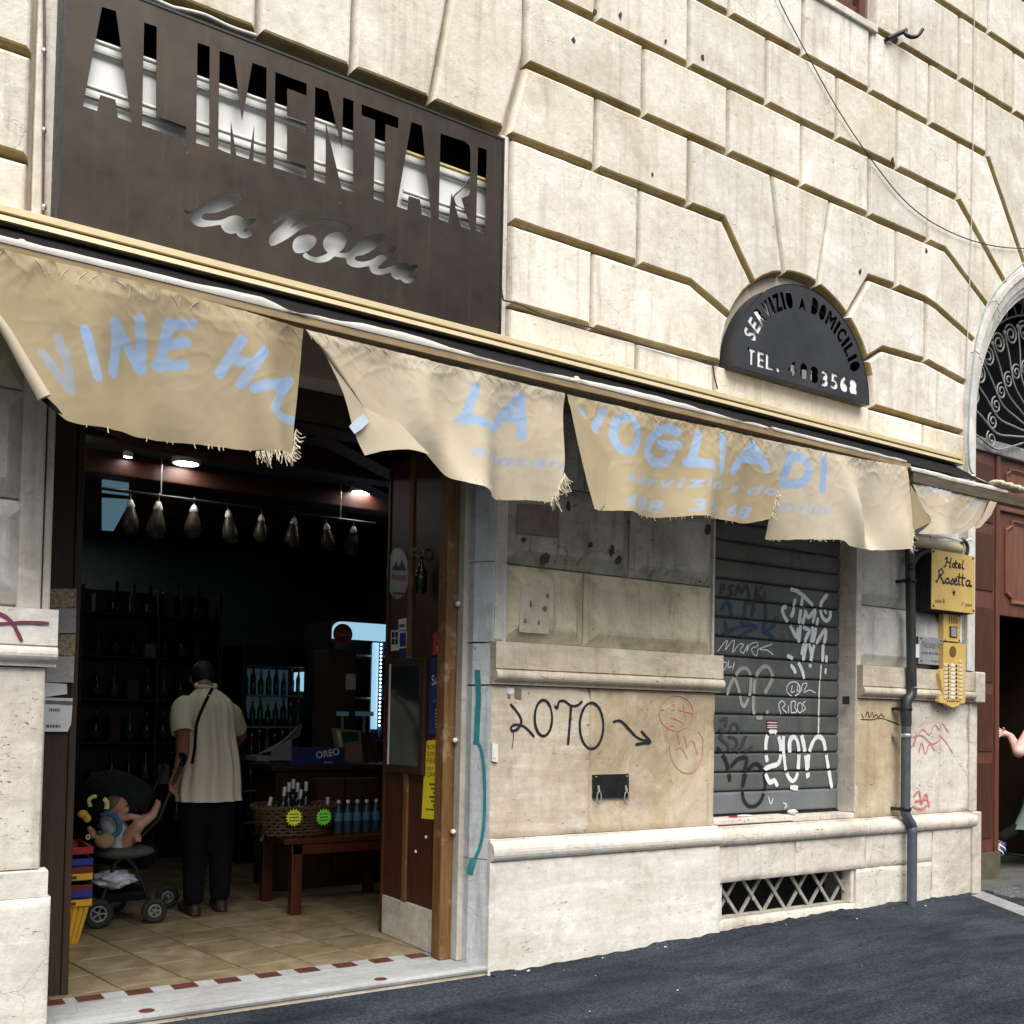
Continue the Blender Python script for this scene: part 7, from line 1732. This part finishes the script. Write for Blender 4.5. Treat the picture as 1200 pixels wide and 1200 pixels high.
# ------------------------------------------------------------------ shopper in the cream shirt
def V3(px, py, y): return Vector(at(px, py, y))
MAN = thing('person', 'person in loose cream short-sleeved shirt and dark trousers bending at the counter, back turned', 'person', (2.15, 2.15, FZ))
fL, fR = Vector(atz(226, 1072, FZ)), Vector(atz(257, 1067, FZ))
hipc = V3(243, 945, 2.22); sho = V3(243, 830, 2.36); neck = V3(240, 806, 2.42); head = V3(237, 795, 2.53)
shL, shR = V3(214, 828, 2.32), V3(270, 835, 2.40)
elL = V3(214, 884, 2.16); wrL = V3(207, 908, 2.05); haL = V3(203, 919, 2.02)
b = MB()
b.capsule(hipc+Vector((0, 0, .02)), .11, sho-Vector((0, 0, .08)), .15, 16); b.capsule(sho-Vector((0, 0, .05)), .12, neck, .062, 14); b.capsule(shL, .062, shR, .062, 12)
b.ball(head, (.078, .098, .115), 20); b.ball(head+Vector((0, .085, -.03)), (.05, .03, .05), 10); b.ball(head+Vector((0, .11, -.01)), (.014, .02, .022), 8)
for s in (-1, 1): b.ball(head+Vector((.078*s, .01, -.01)), (.012, .022, .032), 8)
b.capsule(shL, .058, elL, .044); b.capsule(elL, .043, wrL, .028); b.capsule(wrL, .030, haL, .034)
for k in range(4):
    o = haL+Vector((-.012+.012*k-.01, -.012, -.008*k)); b.capsule(o, .010, o+Vector((-.012, -.03, -.030)), .009, 8); b.capsule(o+Vector((-.012, -.03, -.030)), .009, o+Vector((.008, -.038, -.055)), .008, 8)
b.capsule(haL+Vector((.02, -.01, .01)), .011, haL+Vector((.0, -.045, -.02)), .009, 8)
elR = V3(282, 862, 2.58); haR = V3(272, 880, 2.78); b.capsule(shR, .058, elR, .045); b.capsule(elR, .042, haR, .03); b.ball(haR+Vector((0, .05, 0)), (.035, .05, .02), 10)
for k in range(4): b.capsule(haR+Vector((-.025+.017*k, .08, 0)), .009, haR+Vector((-.025+.017*k, .14, -.01)), .008, 8)
b.capsule(haR+Vector((-.03, .03, 0)), .010, haR+Vector((-.055, .075, 0)), .009, 8)
for f, s in ((fL, -1), (fR, 1)):
    hp = hipc+Vector((.08*s, 0, -.06)); kn = Vector((f.x*.5+hp.x*.5, f.y*.5+hp.y*.5-.02, .50)); an = f+Vector((0, .0, .09))
    b.capsule(hp, .075, kn, .058); b.capsule(kn, .055, an, .038); b.capsule(f+Vector((0, -.03, .035)), .034, f+Vector((.02*s, .15, .03)), .036)
remeshed(b, 'body', M['skin_tan'], MAN, .0068, 3)
# hair
b = MB(); b.ball(head+Vector((0, -.012, .022)), (.084, .098, .108), 18); remeshed(b, 'hair', M['hair'], MAN, .012, 2)
# trousers
b = MB()
for f, s in ((fL, -1), (fR, 1)):
    hp = hipc+Vector((.085*s, 0, -.05)); kn = Vector((f.x*.5+hp.x*.5, f.y*.5+hp.y*.5-.02, .50)); b.capsule(hp, .115, kn, .088); b.capsule(kn, .086, f+Vector((0, 0, .12)), .070)
b.capsule(hipc+Vector((-.07, 0, .04)), .13, hipc+Vector((.07, 0, .04)), .13); remeshed(b, 'trousers', M['black_cloth'], MAN, .014, 4)
for f, s in ((fL, -1), (fR, 1)):
    b = MB(); b.capsule(f+Vector((0, -.035, .042)), .044, f+Vector((.02*s, .16, .036)), .042); b.ball(f+Vector((0, -.04, .012)), (.045, .05, .012), 10); remeshed(b, 'shoe', M['wood_dark'], MAN, .010, 2)
# loose shirt: loft with folds
secs = []
rows = [(938, 208, 281), (930, 207, 281), (915, 208.5, 281.5), (895, 212, 281), (875, 216, 277), (858, 217, 274), (845, 216, 275), (832, 213, 275.5), (822, 216, 272), (814, 223, 265), (808, 231, 254), (804, 234, 249)]
q = MB(); vs = []; n = 72
for i, (py, xa_, xb_) in enumerate(rows):
    t = i/(len(rows)-1); yc = 2.20+.20*t**1.2; a, c = V3(xa_, py, yc), V3(xb_, py, yc); mid = (a+c)/2; rx = (c-a).length/2; ry = .155-.02*t if i < 9 else .12-.03*(i-8)
    for k in range(n):
        th = 2*math.pi*k/n; fold = 0
        dx = math.cos(th); dy = math.sin(th)
        amp = .018*(1-t)**.6
        fold = amp*(.6*math.sin(th*11+2.2*t)+.6*mnoise.noise((th*3.2, t*2.5, 4)))+.014*mnoise.noise((dx*5, dy*5, t*7))
        # box pleats falling from the yoke on the back
        if dy < 0: fold += -.016*math.exp(-((dx-.38)/.07)**2)*(1-abs(t-.45)*1.6)-.012*math.exp(-((dx-.62)/.05)**2)*(1-abs(t-.4)*1.8)+.012*math.exp(-((dx+.1)/.12)**2)*(1-t)
        r = 1+fold/max(rx, .05)
        p = mid+Vector((dx*rx*r, dy*(ry+fold*1.4), 0)); vs.append(p[:])
m_ = len(rows)
q.add(vs, [(i*n+k, i*n+(k+1) % n, (i+1)*n+(k+1) % n, (i+1)*n+k) for i in range(m_-1) for k in range(n)], 0, True)
o = q.build('shirt', M['linen'], MAN); md = o.modifiers.new('s', 'SUBSURF'); md.levels = 1; md.render_levels = 1
for P_, R_ in (([shL+Vector((.075, .03, .005)), shL+Vector((.012, .01, .002)), V3(213.5, 838, 2.28), V3(213, 850, 2.23), V3(214, 859, 2.20)], [.062, .074, .077, .076, .073]), ([shR+Vector((-.07, .0, .0)), shR+Vector((-.005, .0, .0)), shR.lerp(elR, .35), shR.lerp(elR, .7)], [.062, .074, .072, .068])):
    P_ = smooth_path([p[:] for p in P_], 5); R2 = np.interp(np.linspace(0, 1, len(P_)), np.linspace(0, 1, len(R_)), R_); R2 = [r*(1+.05*math.sin(i*2.1)) for i, r in enumerate(R2)]
    q = MB(); q.tube(P_, R2, 18, caps=False); q.build('sleeve', M['linen'], o)
q = MB(); cn = V3(241.5, 804, 2.40); q.tube([(cn+Vector((.066*math.cos(a), .060*math.sin(a), .012*math.sin(a)+.004*math.cos(3*a)))) [:] for a in np.linspace(0, 2*math.pi, 25)[:-1]], .016, 8, closed=True); q.build('collar', M['linen'], o)
# cross-body strap
st_pts = [(249, 806), (243, 818), (236, 833), (231, 847), (229, 862), (228, 878), (225, 895)]
q = MB(); L = []
for i, p in enumerate(smooth_path(st_pts, 4)):
    yy = 2.02+.16*(i/24.) if i < 100 else 2.1
    t = (938-p[1])/(938-804); yc = 2.20+.20*max(0, t)**1.2; ysurf = yc-.155+.02*t-.03+(.05 if t > .9 else 0)
    L.append(V3(p[0], p[1], ysurf))
vs = []
for v in L: vs += [(v+Vector((-.010, 0, .004)))[:], (v+Vector((.010, 0, -.004)))[:]]
q.add(vs, [(2*i, 2*i+1, 2*i+3, 2*i+2) for i in range(len(L)-1)]); tag(q.build('bag_strap', M['black_cloth'], MAN))
q = MB(); c = wrL.lerp(haL, -.35); q.tube([(c+Vector((.033*math.cos(a), .028*math.sin(a), .012*math.sin(a))))[:] for a in np.linspace(0, 2*math.pi, 17)[:-1]], .007, 6, closed=True); q.build('wrist_band', M['red_plastic'], MAN)

# ------------------------------------------------------------------ pushchair
SR = thing('pushchair', 'black pushchair with raised hood standing left of the shopper', 'pushchair', (1.6, 2.15, FZ))
ys0, ys1 = 1.97, 2.42
def wheel(px, py, y, rad, wd=.045):
    c = V3(px, py, y); c.z = FZ+rad; W = bpy.data.objects.new('wheel', None); COL.objects.link(W); W.location = c; adopt(W, SR); W.location = c
    W.matrix_parent_inverse = Matrix.Translation(-Vector(SR.location))
    q = MB(); q.tube([(c.x+(rad-.02)*math.cos(a), c.y, c.z+(rad-.02)*math.sin(a)) for a in np.linspace(0, 2*math.pi, 25)[:-1]], .021, 8, closed=True); o = q.build('tyre', M['tread']); o.parent = W; o.matrix_parent_inverse = Matrix.Translation(-c)
    q = MB(); q.tube([(c.x+(rad-.045)*math.cos(a), c.y-.012, c.z+(rad-.045)*math.sin(a)) for a in np.linspace(0, 2*math.pi, 25)[:-1]], .008, 6, closed=True)
    for k in range(5): a = 2*math.pi*k/5; q.tube([(c.x, c.y-.01, c.z), (c.x+(rad-.045)*math.cos(a), c.y-.012, c.z+(rad-.045)*math.sin(a))], .007, 5)
    q.ball((c.x, c.y-.015, c.z), .016, 8); o = q.build('rim', M['rim']); o.parent = W; o.matrix_parent_inverse = Matrix.Translation(-c)
    return c
w1 = wheel(115, 1070, ys0, .092); w2 = wheel(181, 1060, ys0, .082); w3 = wheel(133, 1050, ys1, .092); w4 = wheel(196, 1044, ys1, .082)
q = MB(); hx = V3(150, 960, 2.2)
hl = V3(206, 905, 2.12)
for y in (ys0+.03, ys1-.03):
    w1b = Vector((w1.x, y, w1.z)); w2b = Vector((w2.x, y, w2.z)); q.tube([w1b[:], (w1b.x+.1, y, .45), (w2b.x+.02, y, .72), (hl.x, y, hl.z+.05)], .014, 8); q.tube([w2b[:], (w2b.x-.12, y, .42), (w1b.x-.02, y, .70)], .014, 8)
q.tube([w1[:], w3[:]], .010, 6); q.tube([w2[:], w4[:]], .010, 6); q.build('frame', M['black_metal'], SR)
q = MB(); q.tube(smooth_path([(hl.x, ys0+.03, hl.z+.05), (hl.x+.03, ys0+.06, hl.z+.11), (hl.x+.03, ys1-.06, hl.z+.11), (hl.x, ys1-.03, hl.z+.05)], 5), .018, 8); q.build('handle', M['black_cloth'], SR)
# hood: half shell
hc = V3(150, 950, 2.2); q = MB(); vs = []; nu, nv = 18, 14
for i in range(nu+1):
    a = math.radians(15+140*i/nu)
    for j in range(nv+1):
        bq = math.pi*j/nv; rib = 1+.025*abs(math.sin(a*4.5))
        vs.append((hc.x-.03-.27*math.cos(a-.4)*math.sin(bq)*rib*1.0, hc.y-.23*math.cos(bq), hc.z-.02+.28*math.sin(a-.1)*math.sin(bq)**.8*rib))
q.add(vs, [(i*(nv+1)+j, i*(nv+1)+j+1, (i+1)*(nv+1)+j+1, (i+1)*(nv+1)+j) for i in range(nu) for j in range(nv)], 0, True); o = q.build('hood', M['dark_cloth'], SR); md = o.modifiers.new('s', 'SOLIDIFY'); md.thickness = .006
b = MB(); b.capsule(V3(108, 945, 2.2), .16, V3(118, 985, 2.2), .15); b.capsule(V3(118, 990, 2.2), .12, V3(165, 1000, 2.2), .11); remeshed(b, 'seat', M['black_cloth'], SR, .016, 4)
c = V3(146, 998, 2.02); q = MB(); q.ball(c, (.185, .13, .045), 20); q.build('leg_cover', M['grey_cloth'], SR)
q = MB(); q.bbox((w1.x+.02, ys0+.02, .20), (w2.x-.03, ys1-.02, .26), .02); q.build('shopping_tray', M['black_cloth'], SR)
c = V3(134, 1030, 2.05); bm = bmesh.new(); bmesh.ops.create_icosphere(bm, subdivisions=4, radius=1)
for v in bm.verts:
    k = 1+.35*mnoise.noise(v.co*2.4)+.15*mnoise.noise(v.co*6); v.co = Vector((c.x+v.co.x*.12*k, c.y+v.co.y*.13*k, c.z+.0+v.co.z*.055*k))
q = MB(); q.addbm(bm, 0, True); tag(q.build('folded_blanket', M['denim']), 'crumpled pale blue and white cloth in the tray under the pushchair', 'cloth')
# ------------------------------------------------------------------ baby
BB = thing('baby', 'barefoot baby lying in the pushchair with one leg stretched up', 'person', (1.55, 2.05, .6))
yb2_ = 1.97
hd = V3(137, 945, yb2_+.02); ch = V3(131, 968, yb2_+.05); hp = V3(141, 986, yb2_+.05)
b = MB(); b.ball(hd, (.068, .060, .062), 18); b.ball(hd+Vector((.030, -.012, -.018)), (.040, .042, .036), 12); b.ball(hd+Vector((.068, -.012, -.008)), (.012, .010, .010), 8); b.ball(hd+Vector((.060, -.012, -.030)), (.014, .016, .008), 8); b.ball(hd+Vector((-.005, -.058, -.005)), (.014, .010, .020), 8); b.ball(hd+Vector((.045, -.035, -.026)), (.024, .020, .020), 8)
b.capsule(hd+Vector((-.01, .01, -.05)), .035, ch, .07); b.capsule(ch, .075, hp, .075)
sh1 = V3(141, 959, yb2_-.03); el1 = V3(152, 957, yb2_-.06); ha1 = V3(163, 957.5, yb2_-.07); b.capsule(sh1, .026, el1, .022); b.capsule(el1, .021, ha1, .015); b.ball(ha1+Vector((.012, 0, .0)), (.018, .012, .011), 8)
for k in range(4): b.capsule(ha1+Vector((.02, -.008+.006*k, .004-.003*k)), .0055, ha1+Vector((.045-.004*abs(k-1), -.010+.008*k, .010-.004*k)), .005, 6)
b.capsule(ha1+Vector((.008, -.008, .004)), .006, ha1+Vector((.022, -.014, .016)), .005, 6)
kn = V3(162, 967, yb2_-.08); an = V3(179, 955, yb2_-.10); ft = V3(184.5, 943, yb2_-.10); b.capsule(hp+Vector((.02, -.04, .0)), .052, kn, .042); b.capsule(kn, .040, an, .026); b.capsule(an, .025, ft, .020); b.ball(ft+Vector((.0, 0, .016)), (.018, .014, .012), 8)
for k in range(5): b.ball(ft+Vector((-.008+.0055*k, -.006, .030-.003*k)), .0058 if k else .008, 6)
kn2 = V3(158, 980, yb2_+.02); b.capsule(hp+Vector((.02, .05, 0)), .05, kn2, .042); f2 = V3(161, 983, yb2_-.09); b.capsule(kn2, .036, f2, .022); 
for k in range(4): b.capsule(f2+Vector((.0, -.01, .008-.008*k)), .006, f2+Vector((.014, -.025, .014-.009*k)), .0055, 6)
remeshed(b, 'body', M['skin'], BB, .0055, 2)
b = MB(); b.ball(hd+Vector((-.016, .004, .012)), (.066, .062, .058), 16); remeshed(b, 'hair', simple('thin_brown_hair', (.10, .055, .03), (.16, .09, .05), 30, .7), BB, .007, 2)
q = MB(); q.ball(hd+Vector((.050, -.050, .006)), (.008, .005, .006), 8); q.ball(hd+Vector((.062, .018, .006)), (.006, .005, .006), 8); q.build('eye', M['ink'], BB)
b = MB(); b.capsule(ch+Vector((0, 0, .02)), .080, hp+Vector((0, 0, .0)), .084); remeshed(b, 'romper', M['denim'], BB, .010, 3)
q = MB(); 
for P_ in ([V3(118, 953, yb2_-.06), V3(132, 955, yb2_-.085), V3(139, 964, yb2_-.09), V3(139, 974, yb2_-.09), V3(131, 981, yb2_-.08)],):
    q.tube([p for p in smooth_path([p[:] for p in P_], 5)], .018, 8)
q.build('harness', M['blue_cloth'], BB)
# soft toys on the pushchair
T1 = thing('soft_toy', 'black and lime soft toy hanging at the pushchair hood', 'toy', V3(113, 942, 1.88)[:])
q = MB(); q.ball(V3(115, 942, 1.88), (.055, .05, .065), 14); q.build('head', M['black_cloth'], T1)
q = MB(); q.tube(smooth_path([V3(*p, 1.85)[:] for p in ((106, 945), (104, 938), (108, 934), (113, 933))], 4), .012, 8); q.build('ear', M['plush_lime'], T1); q = MB(); q.tube(smooth_path([V3(*p, 1.85)[:] for p in ((121, 936), (125, 941), (124.5, 948))], 4), .017, 8); q.build('ear', M['plush_lime'], T1)
T2 = thing('soft_toy', 'small yellow soft toy on the left side of the pushchair', 'toy', V3(98, 956, 1.87)[:])
b = MB(); b.ball(V3(97, 954, 1.87), (.034, .03, .026), 10); b.ball(V3(102, 959, 1.86), (.026, .026, .028), 10); remeshed(b, 'body', M['plush_yellow'], T2, .007, 2); q = MB(); q.ball(V3(100.5, 957.5, 1.835), .004, 6); q.build('eye', M['ink'], T2)
T3 = thing('soft_toy', 'tan round-bellied soft toy lying at the front of the pushchair', 'toy', V3(122, 985, 1.86)[:])
b = MB(); b.ball(V3(122.5, 985, 1.88), (.062, .05, .050), 14); b.capsule(V3(110, 977, 1.87), .022, V3(105, 971, 1.88), .018); b.ball(V3(108, 978, 1.86), .026, 10); remeshed(b, 'body', M['plush_tan'], T3, .009, 2)
q = MB(); q.ball(V3(117, 975.5, 1.845), (.022, .015, .014), 8); q.build('bow', M['bottle_green'], T3); q = MB(); q.tube([(V3(103, 981, 1.83)+Vector((.010*math.cos(a), 0, .013*math.sin(a))))[:] for a in np.linspace(0, 2*math.pi, 11)[:-1]], .004, 6, closed=True); q.build('ring', M['white_plastic'], T3)

# ------------------------------------------------------------------ person in the portal
PP = thing('person', 'person in grey-green skirt at the right edge, arm stretched into the dark portal', 'person', (8.7, .5, .1))
c0_ = V3(1234, 900, .50); z_f = .096
b = MB()
hip = Vector((c0_.x, .52, 1.0)); che = Vector((c0_.x+.01, .50, 1.32)); nk = Vector((c0_.x+.01, .50, 1.50)); hd2 = Vector((c0_.x+.0, .52, 1.64))
b.capsule(hip, .15, che, .14, 16); b.capsule(che, .12, nk, .055, 14); b.ball(hd2, (.078, .095, .115), 18); b.ball(hd2+Vector((-.01, -.10, -.01)), (.014, .016, .02), 8)
for s in (-1, 1): b.ball(hd2+Vector((.078*s, 0, -.01)), (.010, .02, .03), 8)
shp = V3(1214, 848, .34); elp = V3(1193.5, 881, .20); wrp = V3(1184.5, 863, .44); hap = V3(1175, 859, .50)
b.capsule(Vector((che.x-.10, .48, 1.38)), .06, shp, .055); b.capsule(shp, .062, elp, .052); b.capsule(elp, .050, wrp, .030); b.capsule(wrp, .030, hap+Vector((.015, 0, 0)), .030); b.ball(hap, (.050, .020, .038), 12)
for k in range(4):
    a_ = hap+Vector((-.036, -.004, .026-.016*k)); m2 = a_+Vector((-.040-.006*(k in (1, 2)), .006, .024-.014*k)); e2 = m2+Vector((-.034, .008, .004-.006*k)); b.capsule(a_, .0095, m2, .0085, 8); b.capsule(m2, .0085, e2, .007, 8)
b.capsule(hap+Vector((.0, -.012, .024)), .010, hap+Vector((-.035, -.03, .046)), .008, 8)
b.capsule(Vector((che.x+.12, .50, 1.38)), .055, Vector((che.x+.20, .48, 1.12)), .042); b.capsule(Vector((che.x+.20, .48, 1.12)), .040, Vector((che.x+.20, .36, .92)), .028); b.ball(Vector((che.x+.20, .34, .85)), (.022, .03, .05), 8)
ff = V3(1168, 996, .62); fs_ = Vector((c0_.x+.06, .42, z_f))
b.capsule(hip+Vector((-.07, 0, -.05)), .09, Vector((c0_.x-.10, .55, .58)), .06); b.capsule(Vector((c0_.x-.10, .55, .58)), .055, ff+Vector((.05, 0, .10)), .036); b.capsule(ff+Vector((.06, 0, .04)), .034, ff+Vector((-.02, .0, -.05)), .032)
b.capsule(hip+Vector((.08, 0, -.05)), .09, Vector((fs_.x, .47, .55)), .06); b.capsule(Vector((fs_.x, .47, .55)), .055, fs_+Vector((0, .05, .10)), .036); b.capsule(fs_+Vector((0, .06, .035)), .034, fs_+Vector((-.02, -.10, .03)), .032)
remeshed(b, 'body', M['skin_pink'], PP, .0058, 2)
b = MB(); b.ball(hd2+Vector((0, .02, .025)), (.088, .10, .105), 16); b.capsule(hd2+Vector((0, .06, -.02)), .07, hd2+Vector((0, .08, -.16)), .05); remeshed(b, 'hair', M['hair'], PP, .012, 2)
q = MB(); vs = []; n = 40
xl2 = V3(1194, 985, .52).x
for i, z in enumerate((1.08, .98, .85, .72, .60, .50, .46)):
    t = i/6; rx = .16+(.04+ (c0_.x-xl2-.16))*t*.9; ry = .14+.10*t
    for k in range(n):
        a = 2*math.pi*k/n; f = 1+.07*t*math.sin(a*7+t)+.04*mnoise.noise((a*2, t*3, 2)); vs.append((c0_.x+rx*f*math.cos(a), .52+ry*f*math.sin(a), z))
q.add(vs, [(i*n+k, i*n+(k+1) % n, (i+1)*n+(k+1) % n, (i+1)*n+k) for i in range(6) for k in range(n)], 0, True); q.build('skirt', M['green_cloth'], PP)
b = MB(); b.capsule(hip+Vector((-.07, 0, -.05)), .10, Vector((c0_.x-.10, .55, .58)), .07); b.capsule(Vector((c0_.x-.10, .55, .58)), .066, ff+Vector((.055, 0, .11)), .046); b.capsule(hip+Vector((.08, 0, -.05)), .10, Vector((fs_.x, .47, .55)), .07); b.capsule(Vector((fs_.x, .47, .55)), .066, fs_+Vector((0, .05, .11)), .046); remeshed(b, 'leggings', M['black_cloth'], PP, .012, 3)
b = MB(); b.capsule(hip+Vector((0, 0, .05)), .165, che+Vector((0, 0, .03)), .155); b.capsule(Vector((che.x-.08, .48, 1.38)), .075, shp, .068); b.capsule(Vector((che.x+.10, .50, 1.38)), .07, Vector((che.x+.17, .49, 1.22)), .06); remeshed(b, 'top', M['dark_cloth'], PP, .012, 3)
for f, tilt in ((ff, 1), (fs_, 0)):
    b = MB()
    if tilt: b.capsule(f+Vector((.075, 0, .045)), .042, f+Vector((-.03, 0, -.075)), .038)
    else: b.capsule(f+Vector((0, .08, .04)), .040, f+Vector((-.02, -.13, .034)), .038)
    o = remeshed(b, 'shoe', M['navy_print'], PP, .009, 2)
for k in range(2):
    c = ff+Vector((.055-.035*k, 0, .015-.035*k)); ax = Vector((-.66, 0, -.75)); u = Vector((0, 1, 0)); w = ax.cross(u)
    q = MB(); q.tube([(c+(u*math.cos(a)+w*math.sin(a))*.046)[:] for a in np.linspace(0, 2*math.pi, 19)[:-1]], .007, 6, closed=True); q.build('shoe_stripe', M['paper'], PP)
